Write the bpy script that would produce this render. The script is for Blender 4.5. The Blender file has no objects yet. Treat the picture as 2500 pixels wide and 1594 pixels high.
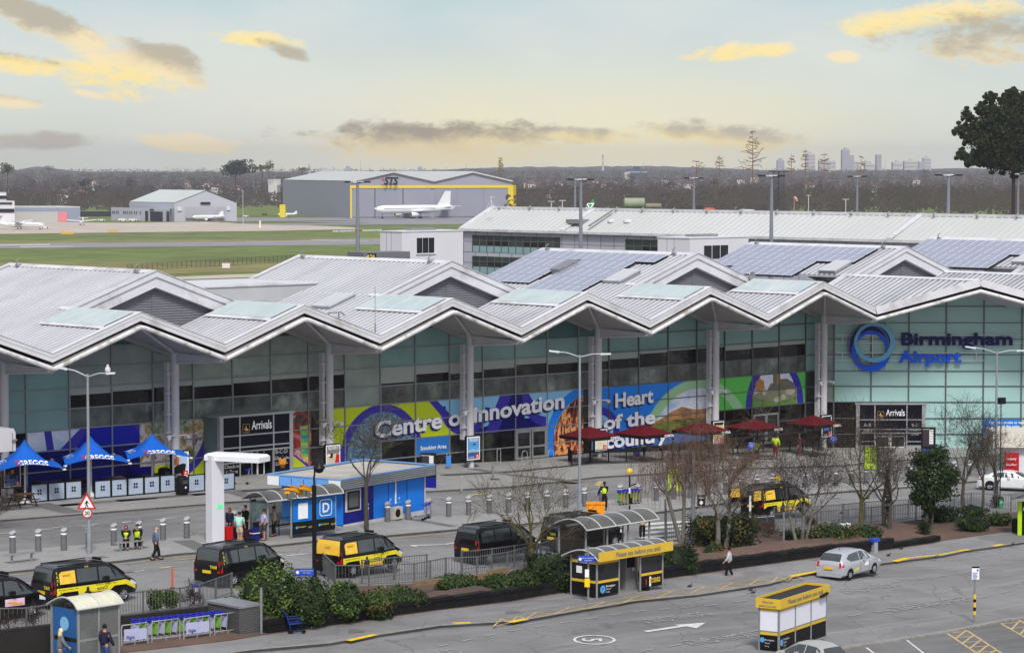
import bpy,bmesh,math,random
from mathutils import Vector,Matrix,noise
random.seed(7)
SC=bpy.context.scene
COL=SC.collection
R_=math.radians
#  camera
F_PX,CXP,CYP,YH,CAMH=6583.0,1250.0,797.0,405.0,22.0
YAW=R_(42.8)
PITCH=math.atan((CYP-YH)/F_PX)
cam_d=bpy.data.cameras.new('camera');cam=bpy.data.objects.new('camera',cam_d);COL.objects.link(cam)
cam_d.sensor_width=36;cam_d.lens=F_PX/2500*36
cam_d.clip_start=1;cam_d.clip_end=60000
cam.location=(0,0,CAMH);cam.rotation_euler=(math.pi/2-PITCH,0,-YAW)
SC.camera=cam
FW=(math.sin(YAW),math.cos(YAW));RT=(math.cos(YAW),-math.sin(YAW))
#  exposure, sun
SC.view_settings.view_transform='Standard'
try:SC.view_settings.look='None'
except Exception:pass
SC.view_settings.exposure=0.17;SC.view_settings.gamma=1.0
SUN_EL,SUN_AZ=R_(48),R_(215)
sd=bpy.data.lights.new('sun','SUN');sd.energy=2.8;sd.angle=R_(12);sd.color=(1.0,.965,.9)
so=bpy.data.objects.new('sun',sd);COL.objects.link(so)
so.rotation_euler=(math.pi/2-SUN_EL,0,math.pi-SUN_AZ)
so.location=(0,0,60)
SC.cycles.volume_bounces=0
SC.cycles.max_bounces=6
SC.cycles.diffuse_bounces=3
SC.cycles.use_denoising=True
def lin(c):
 def f(v):
  v/=255.0
  return v/12.92 if v<=.04045 else((v+.055)/1.055)**2.4
 return(f(c[0]),f(c[1]),f(c[2]),1.0)
 #  world
W=bpy.data.worlds.new('World');SC.world=W;W.use_nodes=True
wt=W.node_tree;wt.nodes.clear()
class NT:
 def __init__(s,t):s.t=t
 def n(s,ty,**kw):
  o=s.t.nodes.new(ty)
  for k,v in kw.items():setattr(o,k,v)
  return o
 def put(s,sock,v):
  if isinstance(v,bpy.types.NodeSocket):s.t.links.new(v,sock)
  elif v is not None:sock.default_value=v
 def m(s,op,a,b=None,c=None,clamp=False):
  o=s.n('ShaderNodeMath',operation=op,use_clamp=clamp)
  s.put(o.inputs[0],a)
  if b is not None:s.put(o.inputs[1],b)
  if c is not None:s.put(o.inputs[2],c)
  return o.outputs[0]
 def ramp(s,v,a,b,lo=0.0,hi=1.0,smooth=True):
  o=s.n('ShaderNodeMapRange',interpolation_type='SMOOTHSTEP' if smooth else 'LINEAR')
  s.put(o.inputs[0],v)
  for i,q in enumerate((a,b,lo,hi)):s.put(o.inputs[i+1],q)
  return o.outputs[0]
 def mix(s,f,a,b,ty='MIX'):
  o=s.n('ShaderNodeMix',data_type='RGBA',blend_type=ty)
  s.put(o.inputs[0],f);s.put(o.inputs[6],a);s.put(o.inputs[7],b)
  return o.outputs[2]
 def noise(s,vec,scale,detail=4,rough=.55,dist=0):
  o=s.n('ShaderNodeTexNoise')
  s.put(o.inputs['Vector'],vec)
  o.inputs['Scale'].default_value=scale;o.inputs['Detail'].default_value=detail
  o.inputs['Roughness'].default_value=rough;o.inputs['Distortion'].default_value=dist
  return o.outputs[0]
w=NT(wt)
tc=w.n('ShaderNodeTexCoord')
mp=w.n('ShaderNodeMapping',vector_type='POINT');mp.inputs['Rotation'].default_value=(0,0,YAW)
wt.links.new(tc.outputs['Generated'],mp.inputs['Vector'])
sx=w.n('ShaderNodeSeparateXYZ');wt.links.new(mp.outputs[0],sx.inputs[0])
yy=w.m('MAXIMUM',sx.outputs[1],.02)
SU=w.m('MULTIPLY',w.m('DIVIDE',sx.outputs[0],yy),6.583)
SV=w.m('MULTIPLY',w.m('DIVIDE',sx.outputs[2],yy),6.583)
cv=w.n('ShaderNodeCombineXYZ');w.put(cv.inputs[0],SU);w.put(cv.inputs[1],w.m('MULTIPLY',SV,2.1))
n1=w.noise(cv.outputs[0],5.5,12,.62,.25)
n2=w.noise(cv.outputs[0],21.0,10,.7,.2)
n3=w.noise(cv.outputs[0],1.3,4,.5)
nn=w.m('ADD',w.m('MULTIPLY',w.m('SUBTRACT',n1,.5),7.0),w.m('MULTIPLY',w.m('SUBTRACT',n2,.5),3.0))
def cloud(cx,cy,rx,ry,tilt=0.0,soft=.75,k=1.0):
 u0=(cx-1250)/1000;v0=(405-cy)/1000;rx/=1000;ry/=1000
 du=w.m('SUBTRACT',SU,u0);dv=w.m('SUBTRACT',SV,v0)
 dv=w.m('ADD',dv,w.m('MULTIPLY',du,tilt))
 d=w.m('ADD',w.m('POWER',w.m('ABSOLUTE',w.m('DIVIDE',du,rx)),2),w.m('POWER',w.m('ABSOLUTE',w.m('DIVIDE',dv,ry)),2))
 d=w.m('SUBTRACT',1.5,d)
 return w.m('ADD',d,w.m('MULTIPLY',nn,k)),w.m('DIVIDE',dv,ry)
base=w.ramp(SV,0.0,.42,0,1,False)
sky1=w.mix(base,lin((218,219,200)),lin((184,205,212)))
gl=w.m('MULTIPLY',w.ramp(w.m('ABSOLUTE',w.m('SUBTRACT',SU,.12)),.15,1.15,1,0),w.ramp(SV,.02,.33,1,0))
sky1=w.mix(w.m('MULTIPLY',gl,.95),sky1,lin((246,236,192)))
low=w.m('MULTIPLY',w.ramp(SV,-.01,.14,1,0),w.ramp(SU,-.95,-.3,1,0))
sky1=w.mix(w.m('MULTIPLY',low,.5),sky1,lin((200,204,186)))
sky1=w.mix(w.ramp(n3,.35,.65,0,.6),sky1,lin((222,223,215)))
YEL,CRM,GRY,DGR=lin((253,228,150)),lin((246,226,182)),lin((150,134,112)),lin((182,172,152))
spec=[(300,180,150,52,.06,CRM,YEL,.9),(140,70,190,36,.42,DGR,CRM,-.7),(380,150,120,40,.25,DGR,CRM,-.1),(240,120,90,40,.2,CRM,CRM,0),(45,160,120,24,.14,GRY,YEL,.9),(25,248,70,16,.1,DGR,CRM,.6),(220,230,42,11,.2,DGR,CRM,.9),(645,100,95,20,.1,CRM,YEL,.7),(695,122,60,18,.3,DGR,DGR,0),(1790,128,125,22,-.05,CRM,YEL,.6),(2270,45,215,34,-.1,CRM,YEL,.6),(2390,95,215,58,-.04,DGR,CRM,-.55),(2050,140,40,14,0,CRM,CRM,0),(1075,335,330,36,.0,GRY,YEL,-.1),(1440,330,130,18,.05,DGR,YEL,.1),(1740,332,200,28,.07,DGR,YEL,.0),(60,345,170,20,-.03,DGR,GRY,-1),(470,352,115,22,.1,CRM,YEL,-.2),(1180,380,260,26,0,YEL,YEL,0),(1000,250,500,16,0,lin((222,222,205)),lin((230,226,205)),0)]
col=sky1
for k_,(cx,cy,rx,ry,tl,dk,lt,th)in enumerate(spec):
 d,dv=cloud(cx,cy,rx,ry,tl,k=.85 if ry>20 else.65)
 a=w.ramp(d,-.15,1.35,0,.97)
 sh=w.ramp(w.m('ADD',dv,w.m('MULTIPLY',nn,.5)),th-.8,th+.8,0,1)
 col=w.mix(w.m('MULTIPLY',a,.6 if k_==18 else.45 if k_>18 else.93),col,w.mix(sh,lt,dk))
st=w.n('ShaderNodeTexSky',sky_type='NISHITA');st.sun_disc=False
st.sun_elevation=SUN_EL;st.sun_rotation=SUN_AZ;st.air_density=1.2;st.dust_density=2.5
over=w.mix(1.0,w.mix(1.0,st.outputs[0],(.055,.055,.055,1),'MULTIPLY'),(.325,.33,.342,1),'ADD')
el=sx.outputs[2]
front=w.m('MULTIPLY',w.ramp(el,.068,.2,1,0),w.ramp(sx.outputs[1],.1,.5,0,1))
fin=w.mix(front,over,col)
bg=w.n('ShaderNodeBackground');w.put(bg.inputs[0],fin);bg.inputs[1].default_value=1.0
wo=w.n('ShaderNodeOutputWorld');wt.links.new(bg.outputs[0],wo.inputs[0])
#  placing helpers (pixel of the photo -> ground point)
def zg_R(Rv):return(.95 if Rv<-18 else(-.95*Rv/18 if Rv<0 else 0.0))if Rv<6 else(-1.5 if Rv>26 else-.075*(Rv-6))
def zg(x,y):return zg_R(x*RT[0]+y*RT[1])
def ray(px,py):
 a=(px-CXP)/F_PX;b=-(py-CYP)/F_PX
 Fh=math.cos(PITCH)+b*math.sin(PITCH);Z=-math.sin(PITCH)+b*math.cos(PITCH)
 return Vector((a*RT[0]+Fh*FW[0],a*RT[1]+Fh*FW[1],Z))
def GZ(px,py,z):
 d=ray(px,py);t=(z-CAMH)/d.z
 return Vector((d.x*t,d.y*t,z))
def G(px,py):
 z=0
 for _ in range(6):
  p=GZ(px,py,z);z=zg(p.x,p.y)
 return Vector((p.x,p.y,z))
def VY(px,py,Y):
 d=ray(px,py);t=Y/d.y
 return Vector((d.x*t,Y,CAMH+d.z*t))
def VD(px,py,D):
 d=ray(px,py);t=D/(d.x*FW[0]+d.y*FW[1])
 return Vector((d.x*t,d.y*t,CAMH+d.z*t))
def RD(Rv,D,z=0):return Vector((D*FW[0]+Rv*RT[0],D*FW[1]+Rv*RT[1],z))
#  materials
MATS={}
def mat(name,rgb,rough=.6,metal=0.0,var=.12,scale=3.0,bump=0.0,bscale=30.0,emit=0.0,spec=.18,alpha=1.0,dirt_reflect=None,stretch=None,coat=0.0):
 if name in MATS:return MATS[name]
 m=bpy.data.materials.new(name);m.use_nodes=True
 t=m.node_tree;b=t.nodes['Principled BSDF'];q=NT(t)
 c=lin(rgb)
 tcn=q.n('ShaderNodeTexCoord');vec=tcn.outputs['Object']
 if stretch:
  mpn=q.n('ShaderNodeMapping');mpn.inputs['Scale'].default_value=stretch
  q.put(mpn.inputs[0],vec);vec=mpn.outputs[0]
 if var>0:
  nz=q.noise(vec,scale,5,.6)
  f=q.ramp(nz,.28,.72,1-var,1+var*.8)
  mx=q.n('ShaderNodeVectorMath',operation='SCALE');mx.inputs[0].default_value=c[:3];q.put(mx.inputs['Scale'],f)
  cs=mx.outputs[0]
  if dirt_reflect:
   n_b=q.noise(vec,scale*.35,6,.65)
   cs=q.mix(q.ramp(n_b,.5,.68,0,dirt_reflect[1]),cs,lin(dirt_reflect[0]))
  q.put(b.inputs['Base Color'],cs)
 else:b.inputs['Base Color'].default_value=c
 b.inputs['Roughness'].default_value=rough;b.inputs['Metallic'].default_value=metal
 b.inputs['Specular IOR Level'].default_value=spec
 if coat:b.inputs['Coat Weight'].default_value=coat;b.inputs['Coat Roughness'].default_value=.05
 if alpha<1:b.inputs['Alpha'].default_value=alpha
 if emit>0:
  b.inputs['Emission Color'].default_value=c;b.inputs['Emission Strength'].default_value=emit
 if bump>0:
  nb=q.noise(vec,bscale,3,.6)
  bn=q.n('ShaderNodeBump');bn.inputs['Strength'].default_value=bump;bn.inputs['Distance'].default_value=.03
  q.put(bn.inputs['Height'],nb);q.put(b.inputs['Normal'],bn.outputs[0])
 MATS[name]=m
 return m
def aW(name,rgb,alpha,rough=.08):
 if name in MATS:return MATS[name]
 m=bpy.data.materials.new(name);m.use_nodes=True
 b=m.node_tree.nodes['Principled BSDF'];b.inputs['Base Color'].default_value=lin(rgb)
 b.inputs['Roughness'].default_value=rough;b.inputs['Alpha'].default_value=alpha
 MATS[name]=m;return m
def aH(name,cols,scale,rough=.5,detail=6,dist=1.0,stretch=(1,1,1),seed=0.0):
 0
 if name in MATS:return MATS[name]
 m=bpy.data.materials.new(name);m.use_nodes=True
 t=m.node_tree;b=t.nodes['Principled BSDF'];q=NT(t)
 tcn=q.n('ShaderNodeTexCoord');mpn=q.n('ShaderNodeMapping');mpn.inputs['Scale'].default_value=stretch
 mpn.inputs['Location'].default_value=(seed,seed*.7,seed*.3)
 q.put(mpn.inputs[0],tcn.outputs['Object'])
 nz=q.noise(mpn.outputs[0],scale,detail,.65,dist)
 r=q.n('ShaderNodeValToRGB');q.put(r.inputs[0],nz);e=r.color_ramp.elements
 n=len(cols)
 while len(e)<n:e.new(.5)
 for i,c in enumerate(cols):
  e[i].position=.3+.4*i/max(1,n-1);e[i].color=lin(c)
 q.put(b.inputs['Base Color'],r.outputs[0]);b.inputs['Roughness'].default_value=rough
 MATS[name]=m;return m
 #  mesh builder
class MB:
 def __init__(s):s.v=[];s.f=[];s.m=[];s.mi=0;s.sm=[]
 def use(s,i):s.mi=i;return s
 def add(s,vs,fs,smooth=False):
  o=len(s.v);s.v.extend([tuple(p)for p in vs])
  for f in fs:s.f.append([i+o for i in f]);s.m.append(s.mi);s.sm.append(smooth)
  return s
 def box(s,x0,y0,z0,x1,y1,z1):
  vs=[(x0,y0,z0),(x1,y0,z0),(x1,y1,z0),(x0,y1,z0),(x0,y0,z1),(x1,y0,z1),(x1,y1,z1),(x0,y1,z1)]
  return s.add(vs,[(0,3,2,1),(4,5,6,7),(0,1,5,4),(1,2,6,5),(2,3,7,6),(3,0,4,7)])
 def obox(s,a,b,w_,h,up=Vector((0,0,1))):
  0
  a=Vector(a);b=Vector(b);d=(b-a)
  if d.length<1e-6:return s
  d.normalize();r=d.cross(up)
  if r.length<1e-4:r=Vector((1,0,0))
  r.normalize();u=r.cross(d);r*=w_/2;u*=h/2
  vs=[a-r-u,a+r-u,a+r+u,a-r+u,b-r-u,b+r-u,b+r+u,b-r+u]
  return s.add(vs,[(0,1,2,3),(7,6,5,4),(0,4,5,1),(1,5,6,2),(2,6,7,3),(3,7,4,0)])
 def tube(s,pts,r,n=6,cap=True):
  pts=[Vector(p)for p in pts]
  rs=r if isinstance(r,(list,tuple))else[r]*len(pts)
  o=[]
  ref=None
  for i,p in enumerate(pts):
   if i==0:d=pts[1]-p
   elif i==len(pts)-1:d=p-pts[-2]
   else:d=(pts[i+1]-pts[i-1])
   d=d.normalized()if d.length>1e-9 else Vector((0,0,1))
   if ref is None:ref=Vector((0,0,1))if abs(d.z)<.9 else Vector((1,0,0))
   a=d.cross(ref)
   if a.length<1e-3:ref=Vector((0,1,0))if abs(d.y)<.9 else Vector((1,0,0));a=d.cross(ref)
   a.normalize();b=a.cross(d)
   for k in range(n):
    t=2*math.pi*k/n
    o.append(p+(a*math.cos(t)+b*math.sin(t))*rs[i])
  fs=[]
  for i in range(len(pts)-1):
   for k in range(n):
    k2=(k+1)%n
    fs.append((i*n+k,i*n+k2,(i+1)*n+k2,(i+1)*n+k))
  s.add(o,fs,n>4)
  if cap:
   L=len(s.v);b0=L-len(o)
   s.f.append([b0+k for k in range(n)][::-1]);s.m.append(s.mi);s.sm.append(False)
   s.f.append([L-n+k for k in range(n)]);s.m.append(s.mi);s.sm.append(False)
  return s
 def cyl(s,x,y,z0,z1,r,n=12,r1=None):
  return s.tube([(x,y,z0),(x,y,z1)],[r,r if r1 is None else r1],n)
 def lathe(s,prof,n=16,ax='z',c=(0,0,0)):
  vs=[];fs=[]
  for(r,h)in prof:
   for k in range(n):
    t=2*math.pi*k/n;a,b=r*math.cos(t),r*math.sin(t)
    vs.append((c[0]+a,c[1]+b,c[2]+h)if ax=='z' else((c[0]+a,c[1]+h,c[2]+b)if ax=='y' else(c[0]+h,c[1]+a,c[2]+b)))
  for i in range(len(prof)-1):
   for k in range(n):
    k2=(k+1)%n;fs.append((i*n+k,i*n+k2,(i+1)*n+k2,(i+1)*n+k))
  return s.add(vs,fs,True)
 def prism(s,poly,d,f=lambda a,b,c:(a,b,c)):
  0
  n=len(poly)
  vs=[f(p[0],p[1],d[0])for p in poly]+[f(p[0],p[1],d[1])for p in poly]
  fs=[list(range(n))[::-1],list(range(n,2*n))]+[(i,(i+1)%n,n+(i+1)%n,n+i)for i in range(n)]
  return s.add(vs,fs)
 def quad(s,a,b,c,d):return s.add([a,b,c,d],[(0,1,2,3)])
 def ball(s,c,r,n=10,sz=1.0,jit=0):
  vs=[];fs=[];m_=max(4,n//2+1)
  for i in range(m_+1):
   ph=math.pi*i/m_
   for k in range(n):
    t=2*math.pi*k/n;rr=r*(1+random.uniform(-jit,jit))
    vs.append((c[0]+rr*math.sin(ph)*math.cos(t),c[1]+rr*math.sin(ph)*math.sin(t),c[2]+rr*sz*math.cos(ph)))
  for i in range(m_):
   for k in range(n):
    k2=(k+1)%n;fs.append((i*n+k,(i+1)*n+k,(i+1)*n+k2,i*n+k2))
  return s.add(vs,fs,True)
 def mesh(s,name,mats,sharp=35):
  me=bpy.data.meshes.new(name)
  me.from_pydata(s.v,[],s.f)
  for m_ in(mats if isinstance(mats,(list,tuple))else[mats]):me.materials.append(m_)
  me.polygons.foreach_set('material_index',s.m)
  me.polygons.foreach_set('use_smooth',s.sm)
  me.update()
  if any(s.sm):
   try:me.set_sharp_from_angle(angle=R_(sharp))
   except Exception:pass
  return me
 def build(s,name,mats,parent=None,world=True):
  0
  if not s.f:return None
  if parent is not None and world:
   l=parent.get('_w',None)or tuple(parent.location)
   s.v=[(p[0]-l[0],p[1]-l[1],p[2]-l[2])for p in s.v]
  o=bpy.data.objects.new(name,s.mesh(name,mats));COL.objects.link(o)
  if parent is not None:o.parent=parent
  return o
def tag(o,label=None,cat=None,group=None,kind=None):
 if label:o['label']=label
 if cat:o['category']=cat
 if group:o['group']=group
 if kind:o['kind']=kind
 return o
def aB(name,label,cat,loc=(0,0,0),rz=0.0,group=None):
 o=bpy.data.objects.new(name,None);COL.objects.link(o);o.empty_display_size=.3
 o.location=loc;o.rotation_euler=(0,0,rz)
 return tag(o,label,cat,group)
def aT(o,parent=None):
 c=o.copy();COL.objects.link(c)
 if parent is not None:c.parent=parent
 for ch in list(o.children):aT(ch,c)
 return c
def dup(o,loc,rz=0.0,label=None,scale=None):
 c=aT(o);c.location=loc;c.rotation_euler=(0,0,rz)
 if label:c['label']=label
 if scale:c.scale=scale
 return c
_txt={}
def text_mesh(s,size=1.0,off=0.0,ext=0.0,align='CENTER',shear=0.0,space=1.0,res=3):
 cu=bpy.data.curves.new('t','FONT');cu.body=s;cu.size=size;cu.offset=off;cu.extrude=ext
 cu.align_x=align;cu.align_y='BOTTOM_BASELINE';cu.shear=shear;cu.space_character=space;cu.resolution_u=res
 o=bpy.data.objects.new('t',cu);COL.objects.link(o)
 dg=bpy.context.evaluated_depsgraph_get();dg.update()
 me=bpy.data.meshes.new_from_object(o.evaluated_get(dg))
 vs=[v.co.copy()for v in me.vertices];fs=[list(p.vertices)for p in me.polygons]
 bpy.data.objects.remove(o);bpy.data.curves.remove(cu);bpy.data.meshes.remove(me)
 return vs,fs
def aA(mb,s,f,size=1.0,off=0.0,ext=0.0,align='CENTER',width=None,**kw):
 0
 vs,fs=text_mesh(s,size,off,ext,align,**kw)
 if not vs:return mb
 if width:
  x0=min(v.x for v in vs);x1=max(v.x for v in vs);k=width/(x1-x0)
  for v in vs:v.x*=k
 mb.add([f(v.x,v.y,v.z)for v in vs],fs)
 return mb
 #  SETTING
def aL(name,rgb,var=.15,patch=None,crack=.0,stain=.6,rough=.9):
 if name in MATS:return MATS[name]
 m=bpy.data.materials.new(name);m.use_nodes=True
 t=m.node_tree;b=t.nodes['Principled BSDF'];q=NT(t)
 tcn=q.n('ShaderNodeTexCoord');v=tcn.outputs['Object']
 big=q.noise(v,.05,6,.6,.4);mid=q.noise(v,.35,6,.62,.6);fine=q.noise(v,9,4,.7)
 mp2=q.n('ShaderNodeMapping');mp2 .inputs['Scale'].default_value=(.06,1.1,1);q.put(mp2 .inputs[0],v)
 streak=q.noise(mp2 .outputs[0],1.0,4,.6)
 c=q.mix(q.ramp(big,.35,.65),lin([x*(1-var)for x in rgb]),lin([min(255,x*(1+var))for x in rgb]))
 c=q.mix(q.ramp(mid,.42,.72,0,.48),c,lin([x*.78 for x in rgb]))
 c=q.mix(q.ramp(streak,.46,.7,0,.42),c,lin([min(255,x*1.2)for x in rgb]))
 c=q.mix(q.ramp(fine,.3,.7,0,.22),c,lin([x*.82 for x in rgb]))
 ck=q.n('ShaderNodeTexVoronoi',feature='DISTANCE_TO_EDGE');ck.inputs['Scale'].default_value=.22;wv=q.n('ShaderNodeVectorMath',operation='ADD');q.put(wv.inputs[0],v)
 nv=q.n('ShaderNodeTexNoise');nv.inputs['Scale'].default_value=.8;q.put(nv.inputs['Vector'],v);q.put(wv.inputs[1],nv.outputs[1]);q.put(ck.inputs['Vector'],wv.outputs[0])
 if crack:c=q.mix(q.ramp(ck.outputs[0],.004,.012,crack,0),c,lin([x*.62 for x in rgb]))
 spot=q.noise(v,.9,5,.7,.8);c=q.mix(q.ramp(spot,.60,.72,0,stain),c,lin([x*.6 for x in rgb]))
 if patch:c=q.mix(q.ramp(q.noise(v,.16,3,.5,.3),patch[1],patch[1]+.03,0,.8),c,lin(patch[0]))
 q.put(b.inputs['Base Color'],c);b.inputs['Roughness'].default_value=rough
 bn=q.n('ShaderNodeBump');bn.inputs['Strength'].default_value=.25;bn.inputs['Distance'].default_value=.01
 q.put(bn.inputs['Height'],fine);q.put(b.inputs['Normal'],bn.outputs[0])
 MATS[name]=m;return m
def paving_mat(name,rgb,sx_=1.6,sy_=2.2,mortar=.015):
 if name in MATS:return MATS[name]
 m=bpy.data.materials.new(name);m.use_nodes=True
 t=m.node_tree;b=t.nodes['Principled BSDF'];q=NT(t)
 tcn=q.n('ShaderNodeTexCoord');v=tcn.outputs['Object']
 br=q.n('ShaderNodeTexBrick');q.put(br.inputs['Vector'],v)
 br.inputs['Scale'].default_value=1.0;br.inputs['Brick Width'].default_value=.9;br.inputs['Row Height'].default_value=.6
 br.inputs['Mortar Size'].default_value=mortar;br.inputs['Bias'].default_value=.1
 br.inputs['Color1'].default_value=lin(rgb);br.inputs['Color2'].default_value=lin([x*.93 for x in rgb]);br.inputs['Mortar'].default_value=lin([x*.8 for x in rgb])
 n_=q.noise(v,.3,6,.65,.3)
 c=q.mix(q.ramp(n_,.35,.7,0,.5),br.outputs[0],lin([x*.78 for x in rgb]))
 n_2=q.noise(v,6,4,.6);c=q.mix(q.ramp(n_2,.35,.7,0,.2),c,lin([min(255,x*1.15)for x in rgb]))
 q.put(b.inputs['Base Color'],c);b.inputs['Roughness'].default_value=.85
 MATS[name]=m;return m
dF=aL('asphalt',(124,123,124),.11,crack=.5)
M_ASPH2=aL('near_asphalt',(114,114,115),.1,((98,98,100),.6),crack=.5)
cL=aL('footpath_asphalt',(128,127,128),.09,((112,110,110),.6),crack=.3)
cM=paving_mat('paving',(152,151,150))
a8=aL('dark_paving',(106,104,105),.05)
bY=mat('kerb_stone',(140,138,134),.8,var=.2,scale=2)
c9=mat('yellow_painted_kerb',(226,188,42),.7,var=.2,scale=4)
aQ=mat('road_paint_white',(205,205,202),.7,var=.22,scale=2.5)
aS=mat('road_paint_yellow',(192,168,120),.75,var=.22,scale=2.5)
bN=mat('worn_road_paint',(156,156,157),.8,var=.12,scale=3)
bO=aL('airfield_grass',(98,112,44),.16,rough=1)
bD=aL('dry_airfield_grass',(124,118,66),.12,rough=1)
cN=aL('apron_concrete',(187,175,163),.05)
cC=aL('runway_tarmac',(138,136,142),.04)
cO=aL('bare_soil',(90,70,60),.18)
FLT_Z=-12.0
def terrain(D):
 if D<330:return None
 if D<520:return FLT_Z*(D-330)/190
 if D<2300:return FLT_Z
 if D<5200:return FLT_Z+11*((D-2300)/2900)**1.1
 return-1.0-(D-5200)/8000*6
mb=MB()
Ds=[-120,40,80,120,160,200,250,300,330,400,460,520,800,1500,2300,3000,3600,4200,4700,5200,7000,9500,13000]
Rs=[-9000,-3000,-1200,-400,-120,-40,-18,0,6,26,60,160,500,1500,4000,9000]
vs=[]
for D in Ds:
 for Rv in Rs:
  z=zg_R(Rv)if D<=330 else terrain(D)+(zg_R(Rv)*max(0,1-(D-330)/190))
  p=RD(Rv,D);vs.append((p.x,p.y,z-.02))
nR=len(Rs)
mb.add(vs,[(i*nR+j,i*nR+j+1,(i+1)*nR+j+1,(i+1)*nR+j)for i in range(len(Ds)-1)for j in range(nR-1)])
mb.m=[1 if i>=8 else 0 for i in range(len(Ds)-1)for j in range(nR-1)]
dG=aL('land',(80,73,62),.12)
tag(mb.build('ground',[dF,dG]),kind='structure')
def aK(name,polys,m,dz,thick=0.0,kind='structure',parent=None,mats=None):
 0
 bm=bmesh.new()
 for poly in polys:
  vs=[bm.verts.new((p[0],p[1],0))for p in poly]
  f=bm.faces.new(vs)
  if f.normal.z<0 or f.calc_center_median()is None:f.normal_flip()
 bm.normal_update()
 for f in bm.faces:
  if f.normal.z<0:f.normal_flip()
 for Rv in(-18.0,0.0,6.0,26.0):
  co=RD(Rv,0);bmesh.ops.bisect_plane(bm,geom=bm.verts[:]+bm.edges[:]+bm.faces[:],plane_co=co,plane_no=Vector((RT[0],RT[1],0)))
 for v in bm.verts:v.co.z=zg(v.co.x,v.co.y)+dz
 if thick>0:
  r=bmesh.ops.extrude_face_region(bm,geom=bm.faces[:])
  newv=set(e for e in r['geom']if isinstance(e,bmesh.types.BMVert))
  for v in bm.verts:
   if v not in newv:v.co.z-=thick
 me=bpy.data.meshes.new(name);bm.to_mesh(me);bm.free();me.materials.append(m)
 o=bpy.data.objects.new(name,me);COL.objects.link(o)
 if kind:o['kind']=kind
 if parent:o.parent=parent
 return o
def xy(pts):return[G(*p)for p in pts]
def ext(a,b,k):
 a=Vector(a);b=Vector(b);return b+(b-a).normalized()*k
def aD(pts,wd):
 0
 out=[]
 for i in range(len(pts)-1):
  a,b=pts[i].copy(),pts[i+1].copy();a.z=b.z=0
  d=(b-a).normalized();n=Vector((-d.y,d.x,0))*wd/2
  out.append([a-n,b-n,b+n,a+n])
 return out
K1=xy([(-60,1279),(0,1274),(500,1234),(1037,1203),(1437,1170),(1820,1146),(2150,1128),(2500,1112),(2560,1109)])
K2=xy([(-60,1357),(0,1351),(456,1314),(1000,1268),(1350,1242),(1700,1212),(2041,1184),(2400,1160),(2560,1152)])
K3=xy([(-60,1407),(0,1402),(289,1373),(480,1352),(608,1341),(776,1323),(930,1312),(1130,1294),(1258,1284),(1540,1262),(1700,1240),(1830,1222),(2000,1207),(2100,1199),(2400,1176),(2560,1166)])
KW=xy([(-60,1650),(0,1640),(160,1620),(560,1570),(643,1556),(800,1535),(940,1513),(1060,1497),(1200,1480),(1345,1457),(1622,1419),(1802,1393),(1999,1366),(2145,1350),(2304,1324),(2474,1300),(2570,1286)])
KF=xy([(-60,1560),(0,1551),(160,1533),(350,1506),(487,1488),(600,1475),(819,1440),(1011,1432),(1238,1402),(1400,1352),(1540,1345),(1700,1330),(1833,1309),(2071,1289),(2236,1274),(2400,1262),(2570,1246)])
K6=xy([(560,1599),(608,1592),(800,1575),(916,1555),(1069,1532),(1284,1517),(1699,1456),(1875,1429),(1938,1410),(2000,1399),(2185,1374),(2359,1347),(2428,1338),(2570,1316)])
WALLP=[VY(0,1,146.5)]
X_END=300
fb=[Vector((40,148,0)),Vector((169.5,148,0)),Vector((176,141.6,0)),RD(60,226)]
aK('facade_paving',[K1+fb[::-1]],cM,.12,.2)
aK('island_pavement',[K3+K2[::-1]],cM,.12,.2)
aK('footpath',[K6+KW[::-1]],cL,.12,.2)
aK('verge',[KW+KF[::-1]],cO,.16,.3)
bands=[]
for a,b in(((395,1233),(620,1214)),):
 pass
def band(p,q_,wd):return aD([G(*p),G(*q_)],wd)
pb=band((0,1250),(560,1205),1.0)+band((560,1205),(1010,1180),1.0)+band((1080,1164),(1900,1123),.8)
pb+=band((100,1236),(185,1256),1.4)+band((495,1206),(640,1233),1.3)+band((1150,1148),(1420,1178),1.0)+band((560,1302),(478,1345),1.3)if False else pb
aK('paving_bands',pb,a8,.126)
aK('paving_cross_bands',band((96,1234),(180,1256),1.4)+band((560,1203),(650,1228),1.3)+band((1152,1148),(1410,1180),.9),a8,.132)
aK('island_paving_bands',band((446,1324),(505,1350),1.2)+band((1010,1272),(1110,1290),.8),a8,.126)
aK('kerb_edge',aD(K3,.22)+aD(K1,.2),bY,.128)
aK('near_kerb_edge',aD(K6,.26),bY,.128)
aK('yellow_kerb_edge',aD(xy([(850,1570),(916,1555)]),.3)+aD(xy([(1104,1527),(1150,1526)]),.3)+aD(xy([(1246,1524),(1284,1517)]),.4)+aD(xy([(1930,1412),(2005,1398)]),.34)+aD(xy([(2183,1375),(2215,1367)]),.4)+aD(xy([(2215,1367),(2345,1349)]),.22)+aD(xy([(2345,1349),(2366,1346)]),.4)+aD(xy([(2424,1338),(2448,1333)]),.4),c9,.136)
K7=xy([(1700,1598),(1736,1592),(2142,1527),(2560,1458)])
K8=xy([(1900,1610),(2058,1585),(2318,1543),(2463,1514),(2570,1500)])
aK('near_right_footpath',[K7+K8[::-1]],cL,.008)
aK('car_park_kerb',aD(K8,.3),bY,.1,.12)
aK('car_park_surface',[K8[1:]+xy([(2640,1680),(2050,1720)])],aL('car_park_asphalt',(108,108,109),.08),.004)
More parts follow.
